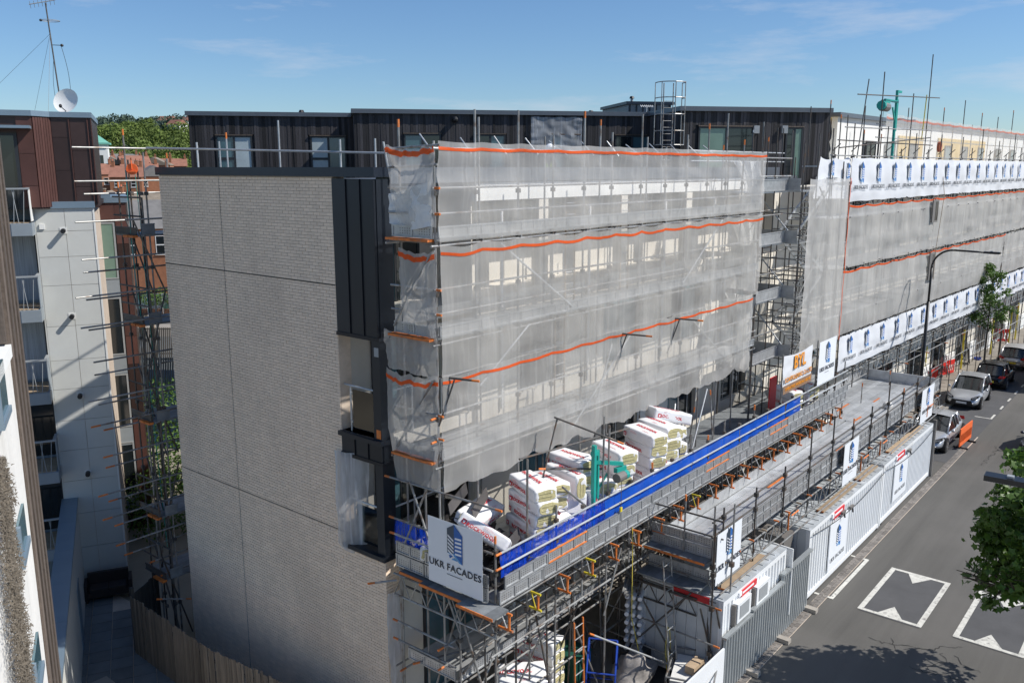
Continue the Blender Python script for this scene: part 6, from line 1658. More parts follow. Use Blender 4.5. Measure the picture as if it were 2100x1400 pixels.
for (x, y, z, a) in ((.05, -.75, .75, .25), (.35, -.7, .4, .15), (-.3, -.65, .35, .5), (.3, .3, 1.35, .4), (-.1, .6, 1.5, .35)):
    d = Vector((math.cos(a), math.sin(a), .15)); b = MB(); b.obox((x, y, z), d * .5, Vector((-.05, .1, .6)).normalized() * .13, d.cross(Vector((-.05, .1, .6)).normalized()) * .008, 'scrap_zinc'); b.build('bent_sheet', hp)
# hoist on its teal post
ho = empty('scaffold_hoist', (15.98, 10.62, DK), 0, 'teal swing hoist with grey motor standing among the insulation packs', 'hoist')
b = MB(); b.box((-.045, -.045, .25), (.045, .045, 2.35), 'teal_paint'); b.box((-.06, -.06, .25), (.14, .06, .33), 'teal_paint'); b.box((-.06, -.06, 2.1), (.14, .06, 2.2), 'teal_paint'); b.build('post', ho)
b = MB(); b.box((.14, -.025, 1.0), (.20, .025, 2.2), 'teal_paint'); b.obox((.48, -.1, 1.82), (.40, -.13, -.10), (.015, .04, 0), (0, 0, .045), 'teal_paint'); b.obox((.30, -.03, 1.35), (.14, -.05, .20), (.01, .02, 0), (0, 0, .03), 'teal_paint'); b.build('arm', ho)
b = MB(); b.tube((.55, -.28, 1.45), (.85, -.28, 1.45), .115, 'motor_grey', 12); b.tube((.85, -.28, 1.45), (.97, -.28, 1.45), .12, 'teal_paint', 12); b.obox((.8, -.22, 1.6), (.16, -.03, 0), (.0, .05, 0), (0, 0, .06), 'teal_paint'); b.build('motor', ho)
b = MB(); b.tube((.78, -.28, 1.3), (.78, -.28, .62), .008, 'steel_dark', 5); b.box((.74, -.30, .55), (.82, -.26, .66), 'yellow_paint'); b.build('hook', ho)
b = MB(); b.box((.15, -.12, .02), (.24, -.06, .32), 'yellow_paint'); b.build('control_box', ho)
pts = [Vector((.2, -.12, .05)) + Vector((1.25 * t, -.05, .62 * t - 1.7 * t * (1 - t))) for t in [k / 14 for k in range(15)]]
b = MB(); b.path(pts, .014, 'rope_yellow', 5); b.path([pts[-1], pts[-1] + Vector((.02, -.05, -1.2)), pts[-1] + Vector((.0, -.1, -3.2)), pts[-1] + Vector((.25, -.3, -4.6))], .012, 'rope_yellow', 5); b.build('cable', ho)
# second hoist far away on the roof
p = W0 + Matrix.Rotation(WA, 3, 'Z') @ Vector((9.3, .5, 13.0))
h2 = empty('scaffold_hoist', p, WA, 'far teal hoist above the roof of the white wrapped wing', 'hoist')
b = MB(); b.box((-.05, -.05, -.6), (.05, .05, 3.4), 'teal_paint'); b.box((.08, -.05, 1.6), (.15, .05, 3.0), 'teal_paint'); b.box((-.06, -.05, 3.3), (.5, .05, 3.4), 'teal_paint'); b.build('post', h2)
b = MB(); b.box((-1.5, -.05, 2.85), (-.05, .05, 2.95), 'teal_paint'); b.obox((-.25, 0, 2.35), (.2, 0, -.28), (0, .03, 0), (.03, 0, .02), 'teal_paint'); b.build('arm', h2)
b = MB(); b.tube((-1.8, 0, 2.6), (-1.2, 0, 2.6), .2, 'motor_grey', 10); b.tube((-1.95, 0, 2.65), (-1.8, 0, 2.65), .2, 'teal_paint', 10); b.box((-1.7, -.1, 2.72), (-1.1, .1, 2.9), 'teal_paint'); b.build('motor', h2)
b = MB(); b.tube((-1.6, 0, 2.4), (-1.6, 0, 1.75), .01, 'steel_dark', 5); b.path([(-1.62, 0, 1.75), (-1.7, 0, 1.66), (-1.6, 0, 1.58), (-1.54, 0, 1.66)], .02, 'steel_dark', 5); b.build('hook', h2)
p = W0 + Matrix.Rotation(WA, 3, 'Z') @ Vector((15.0, .1, 14.0))
e = empty('pulley_wheel', p, WA, 'rusty brown gin wheel hanging from a tube on the far scaffold', 'pulley'); b = MB(); b.tube((0, -.06, 0), (0, .06, 0), .26, 'pot_red', 16); b.build('wheel', e); b = MB(); b.tube((0, -.08, 0), (0, -.08, .6), .02, 'steel_dark'); b.build('bracket', e)
b = MB(); b.path([Vector((.24, 0, 0)), Vector((.0, -.45, -2.4)), Vector((-.8, -.5, -5.2)), Vector((-.7, -.5, -6.6))], .014, 'plank', 5); b.build('rope', e)

# =================================================================== SIGNS
def sign(lab, c, x, up, w, h, size, bend=0.0, back='frame_grey', under=True, sx=1.0):
    c, x, up = Vector(c), Vector(x).normalized(), Vector(up).normalized(); n = x.cross(up)
    e = empty('sign_board', c, 0, lab, 'sign', 'printed logo boards')
    o = sheet('board', lambda u, v: x * (u - .5) * w + up * (v - .5) * h - n * (.012 + bend * (2 * v - 1) ** 2 * (1 if v < .5 else 0) * .5) , 8, 8, 'sign_board', e)
    b = MB(); b.obox(-n * .022, x * (w / 2 - .004), up * (h / 2 - .004), n * .005, back); b.build('backing', e)
    brand_print(e, n * .0, x, up, size, under, sx)
    return e
sign('large logo board with UKR FACADES at the corner of the loading platform', (12.03, 11.38, 5.14), (0, -1, 0), (0, 0, 1), 1.52, 1.46, 1.22)
sign('near logo board on the cabin deck railing', (18.98, 8.52, 3.60), (1, 0, 0), (0, 0, 1), 1.38, 1.34, 1.14)
sign('middle logo board on the walkway deck railing', (28.05, 8.52, 3.53), (1, 0, 0), (0, 0, 1), 1.40, 1.42, 1.14)
sign('far logo board at the end of the walkway deck', (37.4, 8.5, 3.48), (1, 0, 0), (0, 0, 1), 1.85, 1.42, 1.2)
sign('upright logo board next to the orange lettered banner', (30.55, 10.38, 6.22), (1, 0, 0), (0, 0, 1), 1.7, 1.55, 1.2)
# scaffold firm banner with orange lettering
e = empty('scaffolder_banner', (27.78, 10.40, 6.40), 0, 'white cloth banner with orange BYL SCAFFOLDING lettering', 'banner')
sheet('cloth', lambda u, v: Vector(((u - .5) * 2.5, .03 * fbm(u * 4, v * 4) , (.5 - v) * 1.28 - .08 * (1 - v) * math.sin(u * 3.1))), 20, 12, 'banner_vinyl', e)
b = MB(); b.quad((-1.24, -.035, -.64), (1.24, -.035, -.64), (1.24, -.035, -.36), (-1.24, -.035, -.36), 'print_brown'); b.build('brown_strip', e)
put_text('BYL', 'print_dark', (.07, -.045, .27), (1, 0, 0), (0, 0, 1), .60, e, bold=.03); put_text('BYL', 'print_orange', (.04, -.052, .29), (1, 0, 0), (0, 0, 1), .60, e, bold=.03)
put_text('SCAFFOLDING Co LTD', 'print_dark', (.02, -.045, -.20), (1, 0, 0), (0, 0, 1), .22, e, bold=.03); put_text('SCAFFOLDING Co LTD', 'print_orange', (0, -.052, -.19), (1, 0, 0), (0, 0, 1), .22, e, bold=.02)
put_text('OPERATIVES WORKING ABOVE', 'print_orange', (0, -.045, -.50), (1, 0, 0), (0, 0, 1), .15, e, bold=.02)
b = MB(); b.box((27.5, 11.2, 4.75), (28.05, 11.24, 6.0), 'print_red'); tag(b.build('red_panel'), 'tall plain red panel left of the orange lettered banner', 'panel')

# =================================================================== CABINS, HOARDING
def cabin(lab, x0, x1, y0, y1, h, endm='cabin_end_shade'):
    e = empty('site_cabin', (x0, y0, 0), 0, lab, 'site cabin', 'white steel site cabins')
    L, W = x1 - x0, y1 - y0
    b = MB(); b.box((.03, .03, .12), (L - .03, W, h - .04), 'cabin_white'); b.build('wall', e)
    b = MB()
    for (a, c2) in (((0, -.02, 0), (.10, .10, h)), ((L - .10, -.02, 0), (L, .10, h)), ((0, W - .1, 0), (.1, W + .02, h))): b.box(a, c2, 'cabin_white')
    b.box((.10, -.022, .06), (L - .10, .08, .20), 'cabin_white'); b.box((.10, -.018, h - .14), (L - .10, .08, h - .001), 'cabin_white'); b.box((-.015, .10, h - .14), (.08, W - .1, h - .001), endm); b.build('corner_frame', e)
    n = int((L - .2) / .205); rb = MB(); rb.prism([(.03, 0, .2), (.16, 0, .2), (.125, -.035, .2), (.065, -.035, .2)], (0, 0, h - .34), 'cabin_white'); rm = rb.mesh('rib')
    for k in range(n): o = link('rib', rm, e); o.location = (.1 + k * (L - .2) / n, .030, 0)
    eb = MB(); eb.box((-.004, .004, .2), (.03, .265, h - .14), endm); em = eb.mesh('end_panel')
    ne = int((W - .2) / .27)
    for k in range(ne): o = link('end_panel', em, e); o.location = (0, .1 + k * (W - .2) / ne, 0)
    b = MB(); b.box((0.0, -.02, h), (L, W, h + .02), 'cabin_roof'); 
    b.build('roof', e)
    rib = MB(); rib.box((0, .05, 0), (.07, W - .05, .018), 'cabin_roof'); rbm = rib.mesh('roof_rib')
    for k in range(int(L / .4)): o = link('roof_rib', rbm, e); o.location = (.1 + k * .4, 0, h + .02)
    for x in (.2, L - .2): b = MB(); b.box((x - .08, -.03, 0), (x + .08, .1, .059), 'trim_black'); b.build('foot', e)
    return e
c1 = cabin('near white site cabin with two small shuttered windows', 18.4, 22.35, 8.36, 10.6, 2.52)
c2 = cabin('middle white site cabin with ribbed side and logo plate', 24.45, 31.6, 8.46, 10.85, 2.30)
c3 = cabin('far white site cabin ending by the silver saloon car', 31.75, 38.6, 8.48, 10.9, 2.35)
for x in (.62, 1.78):
    w = MB(); w.box((x, -.13, 1.72), (x + .8, .03, 2.24), 'cabin_white'); w.box((x - .07, -.10, 1.62), (x - .001, .02, 2.22), 'motor_grey'); w = w.build('window', c1)
    boxo('pane', (x + .13, -.14, 1.80), (x + .67, -.131, 2.16), 'frame_grey', w)
def redplate(e, x, z, w=.95, h=.22, y=-.055):
    b = MB(); b.box((x, y, z), (x + w, y + .05, z + h), 'print_red'); b.box((x + .03, y - .004, z + h * .45), (x + w - .2, y, z + h * .78), 'print_white'); b.box((x - .15, y + .001, z + h * .3), (x - .001, y + .05, z + h), 'print_white'); b.build('name_plate', e)
redplate(c1, 1.0, 2.28, .9, .16); redplate(c2, 2.0, 2.02); redplate(c3, 1.6, 2.10)
b = MB(); b.box((-.03, .35, 2.3), (-.006, 1.35, 2.52), 'print_red'); b.build('name_plate', c1)
for (e, x, z, w, h) in ((c2, 1.72, .30, 1.62, 1.62), (c3, 1.35, .52, 1.75, 1.5)):
    b = MB(); b.box((x, -.06, z), (x + w, -.03, z + h), 'sign_board'); o = b.build('logo_plate', e)
    em = link('emblem', emblem_mesh(), o); c = Vector((x + w / 2, -.062, z + h * .62)); em.matrix_local = frame_mat(c, (1, 0, 0), (0, 0, 1)) @ Matrix.Diagonal((.72, .72, 1, 1))
    put_text('UKR FACADES', 'print_dark', (x + w / 2, -.062, z + h * .20), (1, 0, 0), (0, 0, 1), .20, o, bold=.008)
b = MB(); b.box((7.7, -.10, .3), (7.9, -.04, 2.3), 'motor_grey')
for (x0, e, L) in ((0, c2, 7.0), (0, c3, 6.7)):
    b = MB(); pts = [Vector((.05 + L * t, -.09, 2.22 - .45 * math.sin(math.pi * min(1, t * 1.0)) * .6 - .05)) for t in [k / 20 for k in range(21)]]; b.path(pts, .012, 'tie_black', 5); b.build('cable', e)
for (x, e, z) in ((2.6, c2, 2.0), (3.4, c2, 1.93), (2.9, c3, 2.12)):
    b = MB(); b.box((x, -.13, z), (x + .3, -.05, z + .09), 'motor_grey'); b.tube((x + .12, -.13, z + .02), (x + .05, -.18, z - .08), .03, 'trim_black'); b.build('floodlight', e)
boxo('end_post', (6.87, -.12, 0), (6.97, 0.02, 2.5), 'motor_grey', c3)
b = MB(); b.obox((22.55, 8.7, 1.5), (.05, .5, 0), (.02, 0, 0), (0, 0, 1.0), 'cabin_white'); tag(b.build('cabin_door'), 'white cabin door standing open in the gap between the cabins', 'door')
b = MB(); b.box((23.6, 8.9, 0), (24.3, 10.5, 2.25), 'motor_grey'); tag(b.build('storage_cupboard'), 'grey metal cupboard in the gap beside the middle cabin', 'cupboard')
# timber sole boards along the cabin roofs
for (x, L, y, z, lab) in ((18.9, 2.5, 8.52, 2.565, 'brown plank along the near cabin roof edge'), (26.0, 3.2, 8.60, 2.345, 'brown plank in front of the deck posts on the middle cabin roof'), (29.6, 1.9, 8.60, 2.345, 'short brown plank at the far end of the middle cabin roof'), (33.2, 4.4, 8.62, 2.395, 'long brown plank along the far cabin roof')):
    b = MB(); b.box((x, y, z), (x + L, y + .23, z + .05), 'plank'); b.box((x - .005, y + .002, z + .002), (x + .02, y + .228, z + .048), 'orange_paint'); tag(b.build('timber_plank'), lab, 'plank')
# galvanised hoarding with stepped top rail
hr = empty('steel_hoarding', (0, 0, 0), 0, 'grey corrugated steel hoarding beside the road in front of the near cabin', 'fence')
hp_ = [(18.3, 8.24, 1.42), (19.9, 8.24, 1.60), (21.95, 8.27, 1.68), (24.1, 8.30, 1.88)]
for a, c in zip(hp_[:-1], hp_[1:]):
    L = c[0] - a[0]; n = int(L / .15); H = c[2]
    for k in range(n):
        x = a[0] + k * L / n; y = a[1] + (c[1] - a[1]) * k / n; w = L / n
        b = MB(); b.prism([(x, y, .06), (x + w * .22, y - .045, .06), (x + w * .62, y - .045, .06), (x + w * .84, y, .06), (x + w, y, .06), (x + w, y + .012, .06), (x, y + .012, .06)], (0, 0, H - .06), 'hoarding_steel'); b.build('corrugated_sheet', hr)
    b = MB(); b.box((a[0], a[1] - .075, H), (c[0], a[1] + .05, H + .06), 'hoarding_steel'); b.build('top_rail', hr)
    b = MB(); b.box((c[0] - .2, a[1] - .35, 0), (c[0], a[1] + .2, .12), 'concrete'); b.build('block', hr)
b = MB(); b.box((13.4, 8.19, .02), (18.28, 8.24, 1.40), 'cabin_white'); tag(b.build('hoarding_panel'), 'flat white hoarding panel continuing from the grey corrugated fence', 'fence')

# =================================================================== YARD BELOW THE DECKS
tr = empty('hand_cart', (16.5, 10.6, 0), .5, 'bright blue tubular steel trolley frame in the shaded yard', 'trolley')
for y in (-.35, .35):
    b = MB(); b.path([(-.6, y, .15), (-.45, y, .9), (.1, y, 1.5), (.45, y, .2)], .025, 'cart_blue'); b.path([(-.6, y, .15), (.5, y, .15)], .025, 'cart_blue'); b.build('side_frame', tr)
for (x, z) in ((-.6, .15), (.1, 1.5), (.45, .2), (-.45, .9), (-.1, .15)): b = MB(); b.tube((x, -.35, z), (x, .35, z), .022, 'cart_blue'); b.build('cross_bar', tr)
for x in (-.5, .4):
    for y in (-.38, .38): b = MB(); b.tube((x, y - .03, .1), (x, y + .03, .1), .1, 'rubber', 12); b.build('wheel', tr)
b = MB(); b.box((16.2, 11.2, 0), (16.9, 11.9, .85), 'bin_green'); b.box((16.18, 11.18, .851), (16.92, 11.92, .90), 'bin_green'); tag(b.build('wheeled_bin'), 'dark green lidded bin behind the blue trolley', 'bin')
for k in range(7):
    b = MB()
    for j in range(3): b.tube((0, j * .17, .06), (1.0, j * .17 + .02 * k, .06), .06, 'wrap_white', 8)
    o = b.build('white_tray'); o.location = (17.9, 10.4, .62 + k * .24); o.rotation_euler.z = .3 + .04 * math.sin(k * 2)
    tag(o, f'{["lowest","second","third","fourth","fifth","sixth","topmost"][k]} white moulded tray in the pile left of the near cabin end', 'tray', 'piled white trays')
b = MB(); b.box((17.75, 10.3, 0), (18.75, 11.1, .6), 'fence_dark'); tag(b.build('timber_crate'), 'dark timber crate under the pile of white trays', 'crate')
bs = MB(); bs.ball((0, 0, .42), .62, .5, .5, 'tarp_grey', 26, 16); bs.v = [tuple(Vector(q) * (1 + .28 * noise.noise(Vector(q) * 2.6) + .12 * noise.noise(Vector(q) * 7))) for q in bs.v]; o = bs.build('rubble_bag', None, True); o.location = (17.35, 10.2, 0); tag(o, 'slumped grey plastic sack at the foot of the ladder', 'bag')
ladder(17.6, 9.15, 0, .45, .6, 3.4, 'aluminium ladder leaning on the near end of the cabin deck', 11, 'galvanised', .2)
ladder(15.2, 10.35, 0, .3, .3, 2.5, 'orange sided ladder by the shaded packs', 9, 'orange_paint', .18)
pl = empty('caged_pallet', (17.75, 8.75, 0), .35, 'wheeled cage pallet with white sheeting at the bottom of the yard', 'pallet')
b = MB(); b.box((-.7, -.55, .15), (.7, .55, .25), 'plank'); b.build('base', pl); b = MB(); b.box((-.62, -.48, .26), (.62, .48, .85), 'bag_white'); b.build('load', pl)
b = MB(); b.path([(-.72, -.56, .2), (-.72, -.56, .98), (.72, -.56, .98), (.72, -.56, .2)], .025, 'galvanised'); b.path([(-.72, .56, .2), (-.72, .56, .98), (.72, .56, .98), (.72, .56, .2)], .025, 'galvanised'); b.path([(-.72, -.56, .98), (-.72, .56, .98)], .025, 'galvanised'); b.path([(.72, -.56, .98), (.72, .56, .98)], .025, 'galvanised'); b.build('cage', pl)
b = MB(); b.box((17.5, 8.6, .86), (18.05, 8.85, 1.06), 'plank'); tag(b.build('cardboard_box'), 'small brown box lying on the white load of the cage pallet', 'box')
b = MB(); b.path([Vector((17.95, 9.55, 1.6)) + Vector((.1 * math.sin(t * 6.28), .05 * t, -.9 * math.sin(t * 3.14))) for t in [k / 12 for k in range(13)]], .012, 'rope_yellow', 5); b.path([Vector((17.95, 9.6, 1.62)), Vector((18.0, 9.62, .4))], .014, 'rope_yellow', 5); tag(b.build('rope'), 'yellow rope looped over the tube in front of the cabin end', 'rope')
b = MB(); b.ball((0, 0, .1), .24, .19, .16, 'bag_white', 12, 8); o = b.build('white_bag', None, True); o.location = at_z(1820, 836, 3.5); tag(o, 'rounded white bag lying alone on the far metal deck', 'bag')
for k in range(12):
    b = MB(); b.tube((0, 0, 0), (1.6, 1.0 - .03 * k, .05 * (k % 3)), TR, 'galvanised'); o = b.build('loose_tube'); o.location = (17.4 + .06 * (k % 4), 10.5 + .06 * (k // 4), 2.36 + .05 * (k // 4)); tag(o, 'loose galvanised tube in the bundle on top of the white trays', 'tube', 'bundled scaffold tubes')
# worker whose helmet shows above the parapet
wk = empty('person', at_y(1127, 372, 15.2) * 1.0, R(-110), 'worker in white helmet and yellow vest standing on the roof terrace', 'person')
wk.location.z = 12.66 - .85
def skinned(name, joints, edges, m, parent, sub=2):
    me = bpy.data.meshes.new(name); me.from_pydata([j[:3] for j in joints], edges, [])
    o = link(name, me, parent); md = o.modifiers.new('skin', 'SKIN'); sv = me.skin_vertices[0].data
    for i, j in enumerate(joints): sv[i].radius = (j[3], j[4] if len(j) > 4 else j[3])
    sv[0].use_root = True; s = o.modifiers.new('sub', 'SUBSURF'); s.levels = s.render_levels = sub
    me.materials.append(M[m]); return o
jt = [(0, 0, .95, .15, .11), (0, 0, 1.2, .15, .11), (0, 0, 1.42, .17, .10), (0, 0, 1.52, .06), (0, .02, 1.66, .09, .11), (.2, 0, 1.42, .06), (.26, .05, 1.15, .045), (.24, .22, .98, .035), (-.2, 0, 1.42, .06), (-.26, .05, 1.15, .045), (-.24, .22, .98, .035),
      (.1, 0, .88, .09), (.11, .02, .5, .065), (.11, -.02, .08, .045), (.11, .12, .04, .04), (-.1, 0, .88, .09), (-.11, .02, .5, .065), (-.11, -.02, .08, .045), (-.11, .12, .04, .04)]
ed = [(0, 1), (1, 2), (2, 3), (3, 4), (2, 5), (5, 6), (6, 7), (2, 8), (8, 9), (9, 10), (0, 11), (11, 12), (12, 13), (13, 14), (0, 15), (15, 16), (16, 17), (17, 18)]
skinned('body', jt, ed, 'trouser', wk)
skinned('vest', [(0, 0, 1.0, .165, .125), (0, 0, 1.2, .165, .125), (0, 0, 1.43, .19, .115)], [(0, 1), (1, 2)], 'hi_vis', wk)
b = MB(); b.ball((0, .03, 1.69), .085, .10, .12, 'skin', 12, 8); b.build('face', wk, True)
b = MB(); b.ball((0, .02, 1.745), .125, .145, .11, 'print_white', 14, 8); b.tube((0, .05, 1.735), (0, .05, 1.75), .165, 'print_white', 14); b.build('helmet', wk, True)
# =================================================================== STREET
def car(lab, loc, rz, L, W, H, paint, kind='hatch', plate='plate_white', face=True):
    """nose towards local +X; built as lofted rings"""
    e = empty('parked_car', loc, rz, lab, 'car', 'cars parked along the street')
    saloon = kind == 'saloon'
    belt = .60 * H; hl = L / 2
    # stations: x, half width, bottom, top of lower body
    st = [(-hl, .62, .42, .62), (-hl + .10, .80, .24, belt * .96), (-hl + .55, .93, .20, belt * 1.02), (-hl + 1.1, .98, .18, belt * 1.0), (0, 1.0, .17, belt * .97), (hl - 1.35, .99, .18, belt * .95),
          (hl - .95, .975, .19, belt * .93), (hl - .45, .92, .21, belt * .82), (hl - .12, .82, .24, belt * .68), (hl, .62, .34, belt * .52)]
    b = MB(); rings = []; ns = len(st)
    for (x, k, z0, z1) in st:
        w = W / 2 * k
        rings.append([(x, -w * .55, z1 + .02), (x, -w * .86, z1), (x, -w * .985, z1 - .10), (x, -w, z0 + (z1 - z0) * .5), (x, -w * .97, z0 + .1), (x, -w * .85, z0),
                      (x, w * .85, z0), (x, w * .97, z0 + .1), (x, w, z0 + (z1 - z0) * .5), (x, w * .985, z1 - .10), (x, w * .86, z1), (x, w * .55, z1 + .02)])
    n = len(rings[0]); vs = [p for r in rings for p in r]; fs = []
    for i in range(ns - 1):
        for j in range(n): fs.append((i * n + j, i * n + (j + 1) % n, (i + 1) * n + (j + 1) % n, (i + 1) * n + j))
    fs += [tuple(range(n)), tuple(range(ns * n - 1, (ns - 1) * n - 1, -1))]
    b.add(vs, fs, paint); body = b.build('body', e, True)
    s = body.modifiers.new('sub', 'SUBSURF'); s.levels = s.render_levels = 2
    # greenhouse: dark glass volume with painted roof and pillars
    xf, xr = hl - 1.22, (-hl + .12 if not saloon else -hl + .85)       # base of front and rear glass
    tf, trr = xf - .92, (-hl + .62 if not saloon else -hl + 1.45)      # roof front and rear
    def gl(x, z, k): return W / 2 * k
    zb, zr = belt * .93, H - .05
    wb, wt = W * .455, W * .375
    P = [(xf, -wb * .93, zb), (xf, wb * .93, zb), (tf, wt, zr - .02), (tf, -wt, zr - .02), (trr, wt * .97, zr - .03), (trr, -wt * .97, zr - .03), (xr, wb * .90, zb + .05), (xr, -wb * .90, zb + .05), ((xf + xr) / 2, wb * 1.02, zb), ((xf + xr) / 2, -wb * 1.02, zb)]
    b = MB(); b.add([P[i] for i in (0, 1, 2, 3)], [(0, 1, 2, 3)], 'car_glass'); b.build('windscreen', e)
    b = MB(); b.add([P[i] for i in (4, 6, 7, 5)], [(0, 1, 2, 3)], 'car_glass'); b.build('rear_window', e)
    for idx in ((1, 8, 6, 4, 2), (0, 3, 5, 7, 9)): b = MB(); b.add([P[i] for i in idx], [(0, 1, 2, 3, 4)], 'car_glass'); b.build('side_window', e)
    # roof with a slight crown
    def roof(u, v):
        x = tf + .04 + (trr - .05 - tf - .04) * u; y = -wt * 1.0 + 2 * wt * v
        return Vector((x, y, zr - .025 + .075 * (1 - (2 * v - 1) ** 2) * .7 + .035 * math.sin(math.pi * (u * .8 + .1))))
    sheet('roof', roof, 10, 8, paint, e)
    b = MB()
    def bar(p, q, r): b.tube(p, q, r, paint, 6)
    for sgn in (-1, 1):
        y0, y1 = wb * .94 * sgn, wt * 1.0 * sgn
        bar((xf + .02, y0, zb), (tf, y1, zr - .01), .045); bar((xr, wb * .91 * sgn, zb + .05), (trr, y1 * .98, zr - .02), .075)
        bar((tf, y1, zr - .01), (trr, y1 * .98, zr - .02), .035)
        xm = (xf + xr) / 2 - .05; b.tube((xm, wb * 1.01 * sgn, zb), (xm - .05, wt * 1.01 * sgn, zr - .02), .035, 'trim_black', 6)
        if saloon: bar((xr + .55, wb * .99 * sgn, zb), (trr + .05, y1, zr - .03), .04)
    b.build('pillar', e, True)
    # wheels in dark arches
    for x in (hl - .78, -hl + .72):
        for sgn in (-1, 1):
            y = sgn * (W / 2 - .10)
            a = MB(); a.tube((x, sgn * (W / 2 - .26), .33), (x, sgn * (W / 2 + .003), .33), .365, 'trim_black', 18); a.build('wheel_arch', e)
            wh = MB(); wh.tube((x, y - .10, .31), (x, y + .115 * 1, .31), .31, 'rubber', 20) if sgn > 0 else wh.tube((x, y + .10, .31), (x, y - .115, .31), .31, 'rubber', 20); wheel = wh.build('wheel', e)
            r_ = MB(); yo = y + sgn * .12; r_.tube((x, yo - sgn * .02, .31), (x, yo + sgn * .004, .31), .205, 'steel_dark', 18)
            for k in range(5):
                t = 2 * math.pi * k / 5; d = Vector((math.cos(t), 0, math.sin(t))); r_.obox(Vector((x, yo + sgn * .006, .31)) + d * .10, d * .095, Vector((0, .006, 0)), Vector((-d.z, 0, d.x)) * .028, 'rim')
            r_.build('rim', wheel)
    # front
    hx = hl - .06
    for sgn in (-1, 1):
        l = MB(); l.prism([(hl - .10, sgn * W * .24, belt * .66), (hl - .14, sgn * W * .42, belt * .76), (hl - .50, sgn * W * .462, belt * .82), (hl - .40, sgn * W * .40, belt * .72)], (.03, sgn * .012, .10), 'trim_black'); 
        l.prism([(hl - .09, sgn * W * .27, belt * .69), (hl - .13, sgn * W * .41, belt * .78), (hl - .40, sgn * W * .455, belt * .83), (hl - .32, sgn * W * .40, belt * .76)], (.035, sgn * .014, .07), 'lamp_clear'); l.build('headlight', e)
        l = MB(); l.prism([(-hl + .03, sgn * W * .26, belt * .84), (-hl + .06, sgn * W * .41, belt * .84), (-hl + .30, sgn * W * .462, belt * .90), (-hl + .10, sgn * W * .42, belt * .99), (-hl + .04, sgn * W * .30, belt * .96)], (-.03, sgn * .012, .05), 'lamp_red'); l.build('tail_light', e)
        m_ = MB(); m_.ball((hl - 1.38, sgn * (W / 2 + .06), belt * 1.06), .06, .09, .065, paint, 10, 6); m_.build('door_mirror', e, True)
    g = MB(); g.prism([(hl - .035, -W * .34, .26), (hl - .035, W * .34, .26), (hl - .005, W * .27, .55), (hl - .005, -W * .27, .55)], (.035, 0, 0), 'trim_black'); g.build('grille', e)
    g = MB(); g.box((hl + .02, -.26, .36), (hl + .045, .26, .47), 'plate_white'); g.box((-hl - .03, -.26, .46), (-hl + .0, .26, .57), 'plate_yellow'); g.build('number_plate', e)
    for sgn in (-1, 1):
        h = MB(); h.box((-.55, sgn * (W / 2 - .012) - .012, belt * .82), (-.38, sgn * (W / 2 - .012) + .012, belt * .85), paint); h.box((-1.3 + .35, sgn * W * .494 - .003, .36), (-1.3 + .352, sgn * W * .494 + .003, belt * .9), 'trim_black'); h.build('door_handle', e)
    return e
car('silver hatchback with black grille parked facing the camera', (52.85, 9.92, 0), math.pi + .02, 3.95, 1.76, 1.50, 'car_silver')
car('silver saloon car half hidden behind the far cabin and orange barrier', (44.0, 9.55, 0), math.pi, 4.6, 1.80, 1.43, 'car_silver', 'saloon')
car('black hatchback seen from behind, parked beyond the silver hatchback', (58.6, 9.68, 0), .02, 4.0, 1.72, 1.48, 'car_black')
car('pale grey car seen from behind at the far right of the kerb', (65.2, 9.6, 0), .02, 4.3, 1.76, 1.46, 'car_pale')
car('dark navy car nosing into the picture at the right edge', (45.75, 5.05, 0), math.pi, 4.5, 1.84, 1.45, 'car_navy', 'saloon')
# delivery van, only its tail in the picture
vn = empty('delivery_van', (61.5, 6.9, 0), 0, 'red and white box van cut off by the right edge of the picture', 'van')
b = MB(); b.box((-3.2, -1.05, .55), (2.2, 1.05, 3.0), 'frame_white'); b.build('box_body', vn); b = MB(); b.box((-3.22, -1.06, .5), (2.2, 1.06, .95), 'print_red'); b.build('red_skirt', vn)
b = MB(); b.prism([(2.2, -1.0, .45), (4.0, -1.0, .45), (4.0, -1.0, 1.2), (3.3, -1.0, 2.1), (2.2, -1.0, 2.2)], (0, 2.0, 0), 'print_red'); b.build('cab', vn)
for x in (-2.2, 2.9):
    for y in (-.95, .95): b = MB(); b.tube((x, y - .12, .38), (x, y + .12, .38), .38, 'rubber', 16); b.build('wheel', vn)
for y in (-.9, .9): boxo('tail_light', (-3.26, y - .08, .75), (-3.221, y + .08, 1.05), 'lamp_red', vn)
# barriers
def barrier(lab, p, q, m, h=1.0, grp=None, lean=0.0):
    p, q = Vector((*p[:2], 0)), Vector((*q[:2], 0)); d = q - p; L = d.length
    e = empty('barrier', p, math.atan2(d.y, d.x), lab, 'barrier', grp); e.rotation_euler.x = lean
    b = MB(); b.box((0, -.025, h - .30), (L, .025, h), m); b.box((0, -.024, .14), (L, .024, .30), m)
    n = max(4, int(L / .22))
    for k in range(n + 1): x = k * (L - .06) / n; b.box((x, -.022, .30), (x + .06, .022, h - .30), m)
    b.build('panel', e)
    for x in (.25, L - .35): f = MB(); f.box((x, -.32, 0), (x + .10, .32, .07), 'rubber'); f.box((x + .02, -.03, .071), (x + .08, .03, .139), 'rubber'); f.build('foot', e)
G_ = 'plastic pedestrian barriers'
a, c = at_z(1957, 922), at_z(1987, 888)
barrier('orange plastic barrier beside the silver saloon car', (43.25, 8.30), (45.25, 8.22), 'barrier_orange', 1.0, G_)
A_ = at_z(1925, 772, .1); B_ = at_z(1955, 764, .1)
barrier('red plastic barrier right of the street lamp', A_, B_, 'barrier_red', 1.0, G_)
